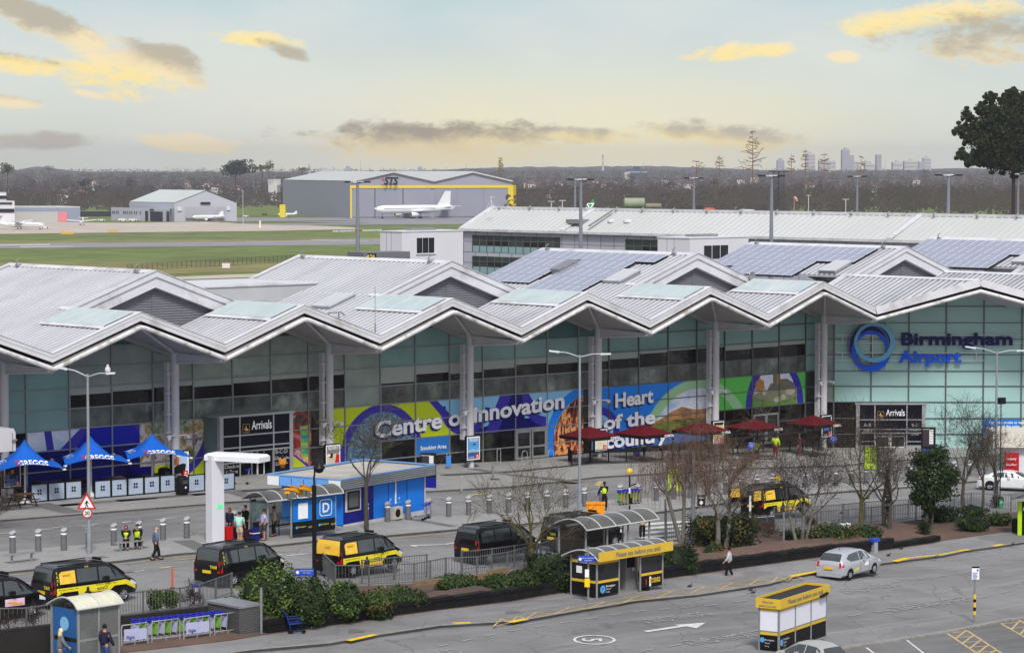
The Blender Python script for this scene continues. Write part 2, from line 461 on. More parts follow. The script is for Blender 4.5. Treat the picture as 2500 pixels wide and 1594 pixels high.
def dashes(p0,p1,n,frac=.5):
 a,b=G(*p0),G(*p1);out=[]
 for i in range(n):
  s0,s1=(i/n),(i+frac)/n
  out+=aD([a.lerp(b,s0),a.lerp(b,s1)],.13)
 return out
wm=[]
wm+=dashes((1500,1535+12),(2032,1436),0 or 1,.001)
wm+=dashes((1720,1478),(2500,1366),13,.5)
wm+=dashes((1240,1540),(1720,1478),8,.5)
wm+=dashes((1070,1577),(1240,1540),3,.45)
wm+=dashes((1560,1590),(1830,1543),3*1+1,.5)
wm+=dashes((2070,1503),(2500,1434),7,.52)
wm+=aD(K7,.12)
aK('lane_markings',wm,bN,.006)
wl=[]
wl+=dashes((300,1398),(560,1370),3,.3)+dashes((640,1358),(760,1345),1,.4)+dashes((700,1356),(860,1338),2,.5)
wl+=aD(xy([(36,1425),(90,1421)]),.12)+aD(xy([(306,1397),(352,1392)]),.12)+aD(xy([(706,1356),(752,1351)]),.12)
wl+=aD(xy([(955,1335),(970,1333)]),.12)+aD(xy([(1003,1331),(1085,1329)]),.22)+aD(xy([(1088,1328),(1122,1323)]),.2)+aD(xy([(1003,1331),(1020,1335)]),.2)
wl+=aD(xy([(1105,1357),(1122,1361)]),.2)+aD(xy([(1310,1305),(1350,1304)]),.14)+aD(xy([(1320,1338),(1365,1333)]),.14)
for i in range(6):wl+=dashes((0+100*i,1302-9*i),(90+100*i,1294-9*i),1,.35)
wl+=dashes((130,1287),(460,1262),4,.3)
wl+=dashes((1700,1186),(2300,1150),8,.3)
aK('carriageway_markings',wl,aQ,.006)
yl=aD(xy([(0,1407),(88,1397),(289,1377),(480,1356),(776,1328),(930,1316),(1130,1299),(1258,1288)]),.1)
yl+=aD(xy([(0,1409+2),(26,1419)]),.14)+aD(xy([(355,1378),(420,1371)]),.1)+aD(xy([(391,1388),(442,1381)]),.1)+aD(xy([(425,1367),(480,1362)]),.1)
yl+=aD(xy([(350,1440),(405,1438)]),.1)+aD(xy([(440,1434),(520,1426)]),.1)+aD(xy([(770,1396),(1240,1356)]),.001)
yl+=aD(xy([(1425,1186),(1445,1187)]),.3)+aD(xy([(1143,1209),(1190,1204)]),.3)+aD(xy([(1454,1185),(1466,1174)]),.2)+aD(xy([(1460,1186),(1470,1175)]),.2)
aK('yellow_lane_edge_lines',yl,aS,.006)
zb=[]
for k in range(7):
 f0=k/7
 a=G(1500,1310).lerp(G(1590,1335),0);
zx=[]
A,B=G(1575,1276),G(1545,1345)
C_,D_=G(1690,1268),G(1665,1330)
for k in range(6):
 t0,t1=k/6+.02,k/6+.1
 zx.append([A.lerp(B,t0),C_.lerp(D_,t0),C_.lerp(D_,t1),A.lerp(B,t1)])
aK('crossing_stripes',zx,aQ,.006)
yh=[]
up=[G(*p)for p in((1205,1519),(1300,1502),(1500,1470),(1700,1440),(1860,1416),(1962,1408))]
dn=[G(*p)for p in((1205,1534),(1300,1512),(1500,1482),(1700,1452),(1870,1427),(1962,1417))]
def along(P_,t):
 n=len(P_)-1;i=min(n-1,int(t*n));return P_[i].lerp(P_[i+1],t*n-i)
yh+=aD([p.copy()for p in up],.06)+aD([p.copy()for p in dn],.06)
aK('hatch_edge_lines',[q for q in yh],aS,.134)
NH=24
aK('hatch_zigzag_lines',[q for k in range(NH)for q in aD([along(up if k%2 else dn,k/NH),along(dn if k%2 else up,(k+1)/NH)],.075)],aS,.13)
aK('hatch_counter_lines',[q for k in range(0,NH,2)for q in aD([along(up,k/NH),along(dn,(k+2)/NH)],.06)],aS,.138)
cp=aD(xy([(2115,1580),(2150,1606)]),.12)+aD(xy([(2214,1562),(2270,1606)]),.12)
aK('bay_lines',cp,aQ,.009)
for nm,(a,b,c,d),nn_,dz in(('disabled_bay_hatching',((2312,1545),(2360,1538),(2452,1598),(2400,1604)),5,.009),('far_disabled_bay_hatching',((2444,1522),(2490,1514),(2570,1562),(2530,1570)),4,.009)):
 a,b,c,d=G(*a),G(*b),G(*c),G(*d)
 aK(nm,aD([a,d],.13)+aD([b,c],.13),aS,dz)
 l2=[]
 for k in range(nn_):
  l2+=aD([a.lerp(d,k/nn_),b.lerp(c,(k+.25)/nn_*1.0)],.1)
 aK(nm+'_crossbars',l2,aS,dz+.004)
 l3=[]
 for k in range(nn_):
  l3+=aD([b.lerp(c,k/nn_),a.lerp(d,min(1,(k+1.2)/nn_))],.1)
 aK(nm+'_diagonals',l3,aS,dz+.008)
def road_text(name,s,px0,px1,h,m=bN,dz=.012,off=.0):
 0
 a,b=G(*px1),G(*px0);d=b-a;L=Vector((d.x,d.y,0)).length;d.normalize()
 n=Vector((-d.y,d.x,0))
 m_=MB()
 def f(x,y,z):
  p=a+d*x+n*y
  return(p.x,p.y,zg(p.x,p.y)+dz)
 aA(m_,s,f,size=h,align='LEFT',width=L,off=off)
 tag(m_.build(name,m),kind='structure')
road_text('set_down_only_marking','SET DOWN ONLY',(1650,1566),(1862,1536),1.5)
road_text('set_down_only_marking','SET DOWN ONLY',(2147,1486),(2350,1455),1.5)
road_text('set_down_only_marking','DOWN ONLY',(2040,1443),(2174,1422),1.3)
road_text('set_down_only_marking','DOWN ONLY',(1552,1515),(1708,1493),1.3)
road_text('set_down_only_marking','ONLY',(1022,1595),(1104,1584),1.3)
c5=G(1451,1561)
mb=MB();vs=[];fs=[]
N_=40
for k in range(N_):
 t=2*math.pi*k/N_
 for r_ in(1.0,.86):
  p=c5+Vector((RT[0],RT[1],0))*math.cos(t)*r_+Vector((FW[0],FW[1],0))*math.sin(t)*r_*1.25
  vs.append((p.x,p.y,zg(p.x,p.y)+.008))
for k in range(N_):fs.append((2*k,2*k+1,(2*k+3)%(2*N_),(2*k+2)%(2*N_)))
mb.add(vs,fs)
aA(mb,'5',lambda x,y,z:(lambda p:(p.x,p.y,zg(p.x,p.y)+.012))(c5-Vector((RT[0]*.15+FW[0]*.0,0,0))+Vector((FW[0],FW[1],0))*(-(x)*1.7)+Vector((RT[0],RT[1],0))*(y-.42)*1.15),size=1.15,off=.015)
tag(mb.build('speed_roundel_marking',aQ),kind='structure')
a,b=G(1576,1541),G(1724,1519);d=(b-a).normalized();n=Vector((-d.y,d.x,0));L=(b-a).length
mb=MB()
P=lambda x,y:(lambda p:(p.x,p.y,zg(p.x,p.y)+.009))(a+d*x+n*y)
mb.add([P(0,-.14),P(L*.62,-.14),P(L*.62,.14),P(0,.14)],[(0,1,2,3)])
mb.add([P(L*.56,.42),P(L*.62,.0),P(L*.62,-.75),P(L,0)],[(0,1,3),(1,2,3)])
tag(mb.build('lane_arrow_marking',aQ),kind='structure')
mb=MB()
for px,py in((857,1547),(238,1366),(1240,1500)):
 p=G(px,py);mb.box(p.x-.55,p.y-.4,p.z+.121,p.x+.55,p.y+.4,p.z+.127)
tag(mb.build('manhole_covers',a8),kind='structure')
#  airfield surfaces
def air(name,pts,m,dz):
 mb=MB();vs=[]
 for p in pts:
  q=GZ(p[0],p[1],FLT_Z);vs.append((q.x,q.y,FLT_Z+dz))
 mb.add(vs,[list(range(len(vs)))])
 o=mb.build(name,m);me=o.data
 if me.polygons[0].normal.z<0:me.flip_normals()
 return tag(o,kind='structure')
air('airfield_grass',[(-500,760),(2900,760),(3400,498),(-900,498)],bO,.02)
air('dry_grass_band',[(-300,640),(1400,640),(1400,652),(-300,680)],bD,.06)
air('dry_grass_band',[(-300,588),(250,588),(1200,578),(1200,583),(-300,600)],bD,.06)
air('dry_grass_band',[(-300,667),(900,640),(900,650),(-300,700)],bD,.1)
air('runway',[(-400,600),(1400,582),(1400,593),(-400,611)],cC,.1)
air('runway_edge_line',[(-400,602),(122,597),(122,599),(-400,604)],aQ,.16)
air('runway_edge_line',[(50,603.4),(180,602),(180,603.2),(50,605)],aQ,.16)
air('runway_edge_line',[(600,590.5),(900,588),(900,588.8),(600,591.3)],aQ,.16)
air('runway_edge_line',[(760,586.4),(940,585),(940,586),(760,587.4)],aQ,.16)
air('taxiway_line',[(150,573),(900,583),(900,583.7),(150,573.8)],bN,.16)
air('apron',[(-500,535),(300,545),(560,541),(860,556),(880,560),(700,564),(0,572),(-500,574)],cN,.14)
air('taxiway',[(560,546),(1300,532),(1500,540),(1100,549),(700,551)],cC,.2)
air('grass_strip',[(480,541),(900,545.5),(900,547),(600,546)],bO,.26)
air('apron_by_hangar',[(500,533),(1250,531),(1260,537),(560,542)],cC,.22)
air('taxiway',[(430,677),(700,667),(1100,655),(1100,660),(430,685)],cN,.16)
air('grass_knoll',[(200,505),(690,505),(690,528),(200,528)],bO,.1)
#  TERMINAL
CXn=lambda n:91.1+13.07*n
GWY,CLY,FAY,GBY,BKY=146.5,145.2,139.7,147.5,165.0
HB=6.535;S_=.35;ZV=10.45;ZP=ZV+S_*HB
a4=mat('roof_sheet_white',(192,193,200),.42,var=.09,scale=.5,dirt_reflect=((150,149,152),.6),stretch=(.25,1,1))
aI=mat('fascia_white',(208,208,214),.4,var=.07,scale=.8,dirt_reflect=((140,137,132),.55))
cP=mat('canopy_tube_weathered',(214,212,214),.45,var=.1,scale=1.5,dirt_reflect=((116,108,100),.6),stretch=(2,2,2))
bZ=mat('soffit_grey',(164,162,162),.6,var=.06)
dH=mat('louvre_grey',(112,112,120),.5,var=.08)
aR=mat('column_paint',(196,195,202),.4,var=.05,scale=.7,dirt_reflect=((160,158,156),.4))
dI=mat('teal_cladding_glass',(132,166,163),.12,var=.1,scale=.16,stretch=(1,1,1.6),dirt_reflect=((98,128,128),.55))
b9=mat('pale_teal_glass',(160,196,194),.15,var=.07,scale=.12,dirt_reflect=((148,178,176),.6))
cA=mat('dark_teal_glass',(76,112,112),.15,var=.16,scale=.25)
cB=mat('grey_cladding_glass',(146,158,152),.12,var=.18,scale=.5,dirt_reflect=((184,198,190),.6))  # pale second tone is a painted reflection in the glass
dJ=mat('brown_cladding_panel',(88,82,80),.3,var=.06,scale=.5)
dK=mat('smoked_glass',(88,93,89),.1,var=.6,scale=.8,dirt_reflect=((156,168,160),.9),spec=.5,stretch=(1,1,.8))  # pale streaks are sky reflections painted into the glass colour
bP=mat('dark_window_glass',(14,13,13),.08,var=.6,scale=.9,dirt_reflect=((74,72,64),.9),spec=.35)  # lighter blotches painted in to suggest the lit interior
dA=mat('window_blind',(160,168,162),.6,var=.06)
dL=mat('mullion_aluminium',(142,146,150),.35,metal=.3,var=.05)
bF=mat('mullion_dark',(98,104,106),.35,metal=.3,var=.05)
aC=mat('black',(20,20,22),.5,var=.1)
bW=mat('aluminium',(168,170,174),.35,metal=.5,var=.08,scale=2)
aE=mat('galvanised_steel',(146,148,152),.45,metal=.4,var=.14,scale=3)
bQ=mat('door_glass',(34,34,34),.06,var=.4,scale=1.2,dirt_reflect=((74,72,66),.5),spec=.8)
TR=aB('airport_terminal','long airport terminal with folded white ribbed roof and teal glass front','building',(91.1,146.5,0))
cD=mat('roof_pan_shade',(98,98,106),.5,var=.1)  # groove shade between the ribs, painted as a darker pan colour
def corr(mb,x0,z0,x1,z1,ya,yb,pitch=.56,h=.05,front=None):
 0
 n=max(1,int(round((yb-ya)/pitch)));pitch=(yb-ya)/n
 d=Vector((x1-x0,0,z1-z0)).normalized();nz=Vector((-d.z,0,d.x))*h
 for i in range(n):
  y=ya+i*pitch
  prof=[(y,0),(y+pitch*.4,0),(y+pitch*.44,1),(y+pitch*.96,1),(y+pitch,0)]
  xa,xb=x0,x1
  if front:
   xa=max(x0,front(y));xb=x1
   if xa>=xb:continue
  if abs(xa-xb)<.05:continue
  za=z0+(z1-z0)*(xa-x0)/(x1-x0);zb_=z0+(z1-z0)*(xb-x0)/(x1-x0)
  vs=[]
  for(py,k)in prof:vs.append((xa+nz.x*k,py,za+nz.z*k));vs.append((xb+nz.x*k,py,zb_+nz.z*k))
  fs=[(2*j,2*j+1,2*j+3,2*j+2)for j in range(len(prof)-1)]
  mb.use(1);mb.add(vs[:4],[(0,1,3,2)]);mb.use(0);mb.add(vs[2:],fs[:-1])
def slab(mb,x0,z0,x1,z1,ya,yb,t=.12):
 mb.prism([(x0,z0-t),(x1,z1-t),(x1,z1),(x0,z0)],(ya,yb),lambda a,b,c:(a,c,b))
 # ---- the canopies of the straight part: bays -2..5
apexes=[-1,1,3,5,7]
for i in range(-2,6):
 a,b=CXn(i),CXn(i+1);pk=a+HB
 odd=(i%2==1)
 mb=MB();back_l=BKY if not odd else GBY+1.2
 back_r=GBY+1.2
 corr(mb,a,ZV,pk,ZP,FAY+.12,back_l)
 corr(mb,pk,ZP,b,ZV,FAY+.12,back_r)
 mb.use(0);slab(mb,a,ZV-.01,pk,ZP-.01,FAY+.1,back_l);slab(mb,pk,ZP-.01,b,ZV-.01,FAY+.1,back_r)
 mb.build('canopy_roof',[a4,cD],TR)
 mb=MB();mb.prism([(pk-.28,ZP-.02),(pk,ZP+.14),(pk+.28,ZP-.02),(pk,ZP-.06)],(FAY+.1,back_r),lambda x,z,y:(x,y,z));mb.build('ridge_cap',aI,TR)
 mb=MB();xr0,xr1=pk-2.45,pk-.22;zr0,zr1=ZP-2.45*S_+.17,ZP-.22*S_+.17
 y0,y1=FAY+.45,FAY+7.2
 mb.prism([(xr0,zr0),(xr1,zr1),(xr1,zr1+.05),(xr0,zr0+.05)],(y0,y1),lambda x,z,y:(x,y,z))
 mb.use(1)
 mb.prism([(xr0-.3,zr0-.14),(xr0,zr0+.02),(xr0,zr0-.14)],(y0,y1+.3),lambda x,z,y:(x,y,z))
 for k in range(5):yk=y0+(y1-y0)*k/4;mb.prism([(xr0,zr0+.05),(xr1,zr1+.05),(xr1,zr1+.065),(xr0,zr0+.065)],(yk-.025,yk+.025),lambda x,z,y:(x,y,z))
 mb.build('rooflight',[mat('rooflight_glass',(180,194,196),.3,var=.08,scale=.5,dirt_reflect=((202,208,206),.6)),aI],TR)
 mb=MB()
 for(x0,z0,x1,z1)in((a,ZV,pk,ZP),(pk,ZP,b,ZV)):
  mb.use(0);mb.prism([(x0,z0-.44),(x1,z1-.44),(x1,z1+.09),(x0,z0+.09)],(FAY,FAY+.1),lambda x,z,y:(x,y,z))
  mb.prism([(x0,z0+.09),(x1,z1+.09),(x1,z1+.13),(x0,z0+.13)],(FAY-.04,FAY+.42),lambda x,z,y:(x,y,z))
  mb.use(1);mb.prism([(x0,z0-.18),(x1,z1-.18),(x1,z1-.15),(x0,z0-.15)],(FAY-.012,FAY),lambda x,z,y:(x,y,z))
 mb.build('fascia',[aI,bZ],TR)
 mb=MB();yt=FAY-.1
 mb.tube([(a,yt,ZV-.86),(pk-.25,yt,ZP-.9),(pk,yt,ZP-.86),(pk+.25,yt,ZP-.9),(b,yt,ZV-.86)],.15,10)
 for k in(.25,.5,.75):mb.obox((a+(pk-a)*k,yt+.05,ZV-.7+(ZP-ZV)*k),(a+(pk-a)*k,yt+.02,ZV-.9+(ZP-ZV)*k),.06,.06)
 mb.build('canopy_tube',cP,TR)
 mb=MB()
 mb.tube([(pk,yt,ZP-.95),(b,CLY,9.7)],[.09,.12],8)
 mb.tube([(pk+.1,yt+.05,ZP-.95),(pk+1.9,GWY-.3,ZP-1.35)],.04,6)
 mb.build('strut',aR,TR)
 mb=MB();zs=.66
 for(x0,z0,x1,z1)in((a,ZV,pk,ZP),(pk,ZP,b,ZV)):
  mb.prism([(x0,z0-zs-.05),(x1,z1-zs-.05),(x1,z1-zs),(x0,z0-zs)],(FAY+.08,GWY+.1),lambda x,z,y:(x,y,z))
  mb.prism([(x0,z0-zs-.3),(x1,z1-zs-.3),(x1,z1-zs-.05),(x0,z0-zs-.05)],(GWY-.45,GWY-.15),lambda x,z,y:(x,y,z))
 mb.build('soffit',bZ,TR)
def column(x,y,n):
 z0=zg(x,y)
 mb=MB();mb.cyl(x,y,z0,9.9,.27,18);mb.cyl(x,y,z0,z0+.25,.36,18)
 c=mb.build('column',aR,TR)
 mb=MB();mb.prism([(y,9.75),(FAY+(0 if n<6 else.0),9.55),(FAY,9.35),(y,9.05)],(x-.06,x+.06),lambda a,b,c_:(c_,a,b))
 mb.tube([(x,y,9.05),(x,FAY+.1,9.42)],.1,8)
 mb.build('valley_arm',aR,TR)
 mb=MB();mb.box(x-.46,y+.2,z0+2,x-.25,y+.6,9.1)
 for z in(3,4.4,5.6,7,8.3):mb.box(x-.7,y+.05,z,x-.2,y+.3,z+.09)
 mb.build('drainpipe_duct',aR,TR)
 mb=MB();zb=4.25
 mb.tube([(x-.75,y-.2,zb),(x+.7,y-.2,zb)],.05,6)
 for s in(-1,1):mb.tube([(x+.72*s,y-.1,zb-.05),(x+.78*s,y-.42,zb-.12)],[.11,.14],8)
 mb.build('floodlight_arm',aI,TR)
for n in range(-1,7):column(CXn(n),CLY,n)
# ---- upper roofs
ZA=14.95
def upper(n,last=False):
 ax=CXn(n);xl=CXn(n-1);xr=CXn(n+1);zl=ZA-S_*13.07
 mb=MB();xs=xl+HB
 corr(mb,xs,ZA-S_*HB,ax,ZA,GBY,BKY);mb.use(0);slab(mb,xs,ZA-S_*HB-.01,ax,ZA-.01,GBY,BKY)
 slab(mb,ax,ZA-.01,xr,zl-.01,GBY,BKY);corr(mb,ax,ZA,xr,zl,GBY,BKY,.9);mb.use(0)
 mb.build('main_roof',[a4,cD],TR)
 mb=MB()
 mb.prism([(ax-.35,ZA-.05),(ax,ZA+.16),(ax+.35,ZA-.05),(ax,ZA-.1)],(GBY,BKY+.05),lambda x,z,y:(x,y,z))
 for(x0,z0,x1,z1)in((xl,zl,ax,ZA),(ax,ZA,xr,zl)):
  mb.prism([(x0,z0-.5),(x1,z1-.5),(x1,z1+.14),(x0,z0+.14)],(BKY,BKY+.14),lambda x,z,y:(x,y,z))
  mb.prism([(x0,z0+.1),(x1,z1+.1),(x1,z1+.17),(x0,z0+.17)],(BKY-.3,BKY+.16),lambda x,z,y:(x,y,z))
 mb.build('ridge_and_verge_cap',aI,TR)
 mb=MB();yb=GBY-.25
 reach=HB+.35 if n<7 else 12.6
 for s in(-1,1):
  xe=ax+s*reach;ze=ZA-S_*reach
  P=[(ax,ZA+.12),(xe,ze+.12),(xe,ze-.3),(ax,ZA-.3)]
  mb.use(0);mb.prism(P if s>0 else P[::-1],(yb-.05,yb+.3),lambda x,z,y:(x,y,z))
  P=[(ax,ZA-.3),(xe,ze-.3),(xe,ze-1.0),(ax,ZA-1.0)]
  mb.prism(P if s>0 else P[::-1],(yb+.06,yb+.18),lambda x,z,y:(x,y,z))
  P=[(ax,ZA-.93),(xe,ze-.93),(xe,ze-1.0),(ax,ZA-1.0)]
  mb.prism(P if s>0 else P[::-1],(yb+.18,yb+.6),lambda x,z,y:(x,y,z))
  mb.use(1);P=[(ax,ZA+.12),(xe,ze+.12),(xe,ze+.16),(ax,ZA+.16)]
  mb.prism(P if s>0 else P[::-1],(yb-.12,yb+.5),lambda x,z,y:(x,y,z))
  mb.box(ax+s*3.1-.01,yb-.06,ZA-S_*3.1-.3,ax+s*3.1+.01,yb-.05,ZA-S_*3.1+.1)
 mb.build('gable_frame',[aI,aR],TR)
 mb=MB();yw=yb+.55;k=0;z=9.6
 while z<ZA-.95:
  hw=min(13.0,(ZA-.95-z)/S_);hw2=min(13.0,max(0,(ZA-.95-z-.17)/S_))
  mb.add([(ax-hw,yw-.06,z),(ax+hw,yw-.06,z),(ax+hw2,yw,z+.15),(ax-hw2,yw,z+.15),(ax-hw2,yw-.06,z+.17),(ax+hw2,yw-.06,z+.17)],[(0,1,2,3),(3,2,5,4)])
  z+=.17
 mb.box(ax-.03,yw-.08,10,ax+.03,yw-.06,ZA-1.4)
 mb.box(ax-5,yw-.075,10,ax-4.96,yw-.06,ZA-3.2)
 mb.build('gable_wall',dH,TR)
for n in apexes:upper(n)
upper(9)
# ---- angled wing: fascia line turns square to our view direction
U=Vector((RT[0],RT[1],0));VP0=Vector((CXn(6),FAY,0))
Ws=[VP0+U*(8.4*k)for k in range(0,6)]
front=lambda y:CXn(6)+(y-FAY)*RT[0]/RT[1]
for k in range(0,5,2):
 a,pk,b=Ws[k],Ws[k+1],Ws[min(k+2,5)]if k+2<=5 else Ws[k+1]
 mb=MB()
 corr(mb,a.x,ZV,pk.x,ZP,pk.y,GBY+.6,front=front);corr(mb,pk.x,ZP,b.x,ZV,b.y,GBY+.6,front=front)
 f=lambda x,y,z:(x,y,z)
 for(p,q_,z0,z1)in((a,pk,ZV,ZP),(pk,b,ZP,ZV)):
  mb.add([(p.x,p.y,z0-.01),(q_.x,q_.y,z1-.01),(q_.x,GBY+.6,z1-.01),(p.x,GBY+.6,z0-.01),(p.x,p.y,z0-.12),(q_.x,q_.y,z1-.12),(q_.x,GBY+.6,z1-.12),(p.x,GBY+.6,z0-.12)],[(0,1,2,3),(7,6,5,4),(0,4,5,1),(3,2,6,7)])
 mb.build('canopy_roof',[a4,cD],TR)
 mb=MB();mb.prism([(pk.x-.28,ZP-.02),(pk.x,ZP+.14),(pk.x+.28,ZP-.02)],(pk.y,GBY+.6),lambda x,z,y:(x,y,z))
 mb.obox((a.x,GBY+.6,ZV+.05),(pk.x,GBY+.6,ZP+.05),.25,.3)
 mb.build('ridge_cap',aI,TR)
 n_=Vector((-FW[0],-FW[1],0))
 mb=MB();mt=MB();ms=MB()
 for(p,q_,z0,z1)in((a,pk,ZV,ZP),(pk,b,ZP,ZV)):
  A0=p+n_*.06;B0=q_+n_*.06
  mb.use(0);mb.obox((A0 .x,A0 .y,z0-.18),(B0 .x,B0 .y,z1-.18),.12,.52)
  A1=p-n_*.2;B1=q_-n_*.2
  mb.obox((A1 .x,A1 .y,z0+.11),(B1 .x,B1 .y,z1+.11),.6,.05)
  ms.add([(p.x,p.y,z0-.66),(q_.x,q_.y,z1-.66),(q_.x-n_.x*6,q_.y-n_.y*6,z1-.66),(p.x-n_.x*6,p.y-n_.y*6,z0-.66)],[(0,1,2,3)])
  w0,w1=p-n_*5.2,q_-n_*5.2
  ms.obox((w0 .x,w0 .y,z0-.85),(w1 .x,w1 .y,z1-.85),.2,.32)
 A,B,C__=a+n_*.15,pk+n_*.15,b+n_*.15
 mt.tube([(A.x,A.y,ZV-.82),(B.x,B.y,ZP-.84),(C__.x,C__.y,ZV-.82)],.15,10)
 mb.build('fascia',aI,TR);mt.build('canopy_tube',cP,TR);ms.build('soffit',bZ,TR)
 mb=MB();e=b-n_*5
 mb.tube([(B.x,B.y,ZP-.95),(e.x,e.y,9.6)],.1,8);mb.build('strut',aR,TR)
 # ---- glass front of the straight part
ZR=[zz for zz in(.12,1.14,2.45,3.76,5.07,6.38,7.69,9.0,10.31,11.62,12.93)]
MXs=[90.2+3.2675*j for j in range(-8,25)]
def ztop(x):
 t=((x-91.1)/13.07)%1.0
 return ZV+S_*HB*(1-abs(2*t-1))-.68
PORT1=(107.35,113.55)
rnd=random.Random(3)
def cell(mb,x0,x1,z0,z1,y=GWY):
 0
 N=8;top=[(x0+(x1-x0)*k/N)for k in range(N+1)]
 tp=[(x,min(z1,ztop(x)))for x in top]
 if max(z for _,z in tp)<=z0+.05:return False
 tp=[(x,max(z,z0))for x,z in tp]
 if all(abs(z-z1)<1e-6 for _,z in tp):mb.quad((x0,y,z0),(x1,y,z0),(x1,y,z1),(x0,y,z1));return True
 mb.add([(x,y,z0)for x,_ in tp]+[(x,y,z)for x,z in tp],[(k,k+1,N+2+k,N+1+k)for k in range(N)]);return True
for bay in range(-2,6):
 a,b=CXn(bay),CXn(bay+1)
 js=[x for x in MXs if a-.5<=x<b-.5]
 clad=MB();fr=MB()
 for j,x0 in enumerate(js):
  x1=x0+3.2675
  for r in range(len(ZR)-1):
   z0,z1=ZR[r],ZR[r+1]
   g=(x0+.04,x1-.04)
   kind=None
   if r>=8:kind=3 if(j+bay)%3 else 4
   elif r==7:kind=2 if bay<2 and bay>=0 and x0>96 else(3 if j==0 else 0)
   elif r==6:kind=2 if x0>96 and bay in(0,1)else 0
   elif r in(4,5):
    if x0<96.5 and bay<=0:kind=0
    elif r==5:kind='win'
    else:kind='smoke'
   else:
    kind='low'
   if bay==2 and j==0 and r>3:kind=2
   if bay==3 and r>=6:kind=0 if r==6 else 3
   if bay==5 and j==3 and r in(4,5):kind=0
   if bay<0:kind=0 if kind!='low' else kind
   if kind=='win':
    w_=MB();cell(w_,g[0],g[1],z0,z1);p=w_.build('window',bP,TR)
    bl=MB();hb=(.22,.35,.3,.25)[(j+bay)%4]if bay!=2 else(.95,.9,.5,.62)[j]
    if bay==3:hb=(.5,.35,.45,.5)[j]
    if bay==4:hb=(.42,.2,.12,.1)[j]
    bl.box(g[0],GWY-.02,z1-hb*1.25-.02,g[1],GWY-.008,z1)
    o=bl.build('blind',dA,TR);o.parent=p;o.location=(0,0,0)
   elif kind=='smoke':
    w_=MB();cell(w_,g[0],g[1],z0,z1);w_.build('smoked_window',dK,TR)
   elif kind=='low':
    if PORT1[0]-.3<(x0+x1)/2<PORT1[1]-1 and bay in(1,):continue
    w_=MB();cell(w_,g[0],g[1],z0,z1);w_.build('shopfront_pane',bP,TR)
   else:
    clad.use(kind);cell(clad,g[0],g[1],z0,z1)
  zt=min(ztop(x0),12.9)
  fr.box(x0-.045,GWY-.11,.1,x0+.045,GWY+.05,zt)
 for r,z in enumerate(ZR):
  for j,x0 in enumerate(js):
   x1=x0+3.2675
   if min(ztop(x0+.3),ztop(x1-.3))>z:fr.box(x0+.045,GWY-.09,z-.04,x1-.045,GWY+.05,z+.04)
   elif max(ztop(x0+.3),ztop(x1-.3))>z:
    xs=[x0+3.2675*k/16 for k in range(17)if ztop(x0+3.2675*k/16)>z]
    if len(xs)>1:fr.box(min(xs),GWY-.09,z-.04,max(xs),GWY+.05,z+.04)
 clad.build('cladding',[dI,b9,cB,cA,dJ],TR)
 fr.build('mullion_frame',dL if bay<4 else bF,TR)
mb=MB();mb.box(40,GWY+.3,-1,176,GWY+.5,9.6);mb.box(40,BKY-.3,-1,216,BKY-.1,10.3);mb.box(70,GWY-.2,.0,169,GWY+.1,.16);mb.build('inner_wall',mat('interior_dark',(52,50,48),.8,var=.2),TR)
# ---- printed murals on the lower glazing
MY=GWY-.03
LAY=[0]
def flat(poly,m,name='mural_panel',clip=None,lay=None):
 mb=MB()
 LAY[0]+=1
 y=MY-.0009*(LAY[0]if lay is None else lay)
 polys=poly if isinstance(poly[0][0],(list,tuple))else[poly]
 for p in polys:
  if clip:p=clip_rect(p,clip)
  if len(p)>2:mb.add([(q[0],y,q[1])for q in p],[list(range(len(p)))])
 return mb.build(name,m,TR)
def clip_rect(p,r):
 x0,z0,x1,z1=r
 for ax,v,s in((0,x0,1),(0,x1,-1),(1,z0,1),(1,z1,-1)):
  out=[]
  for i in range(len(p)):
   a,b=p[i-1],p[i];ia,ib=(a[ax]-v)*s>=0,(b[ax]-v)*s>=0
   if ia!=ib:
    t=(v-a[ax])/(b[ax]-a[ax]);out.append((a[0]+(b[0]-a[0])*t,a[1]+(b[1]-a[1])*t))
   if ib:out.append(b)
  p=out
  if not p:return[]
 return p
def ell(cx,cz,a,b,n=48):return[(cx+a*math.cos(2*math.pi*k/n),cz+b*math.sin(2*math.pi*k/n))for k in range(n)]
def ring(cx,cz,a,b,a2,b2,t0=0,t1=360,n=48):
 q=[]
 for k in range(n):
  u,v=R_(t0+(t1-t0)*k/n),R_(t0+(t1-t0)*(k+1)/n)
  q.append([(cx+a*math.cos(u),cz+b*math.sin(u)),(cx+a*math.cos(v),cz+b*math.sin(v)),(cx+a2*math.cos(v),cz+b2*math.sin(v)),(cx+a2*math.cos(u),cz+b2*math.sin(u))])
 return q
rect=lambda x0,z0,x1,z1:[(x0,z0),(x1,z0),(x1,z1),(x0,z1)]
vin=lambda n,c:mat('vinyl_'+n,c,.35,var=.03,scale=.3)
bG,bH,aP,bI,cS,d8,cT,cU,cE=vin('lime',(196,212,30)),vin('navy',(8,8,110)),vin('purple_blue',(60,50,170)),vin('light_blue',(140,200,240)),vin('mid_blue',(30,132,240)),vin('green',(92,196,84)),vin('light_green',(160,206,160)),vin('bright_blue',(8,26,170)),aH('vinyl_sky',[(150,190,225),(205,215,238),(228,228,240),(176,200,232)],.5)
T5=5.07
CL=(93.5,.15,108,T5)
flat(rect(93.5,2.6,108,T5),cU);flat(rect(96.8,.15,103.3,3.76),bH)
flat(rect(93.5,.15,96.9,3.76),bH)
flat(rect(93.5,3.8,97.9,T5),cE,clip=CL);flat([(94.8,T5),(95.35,T5),(95.55,3.8),(95.0,3.8)],aP)
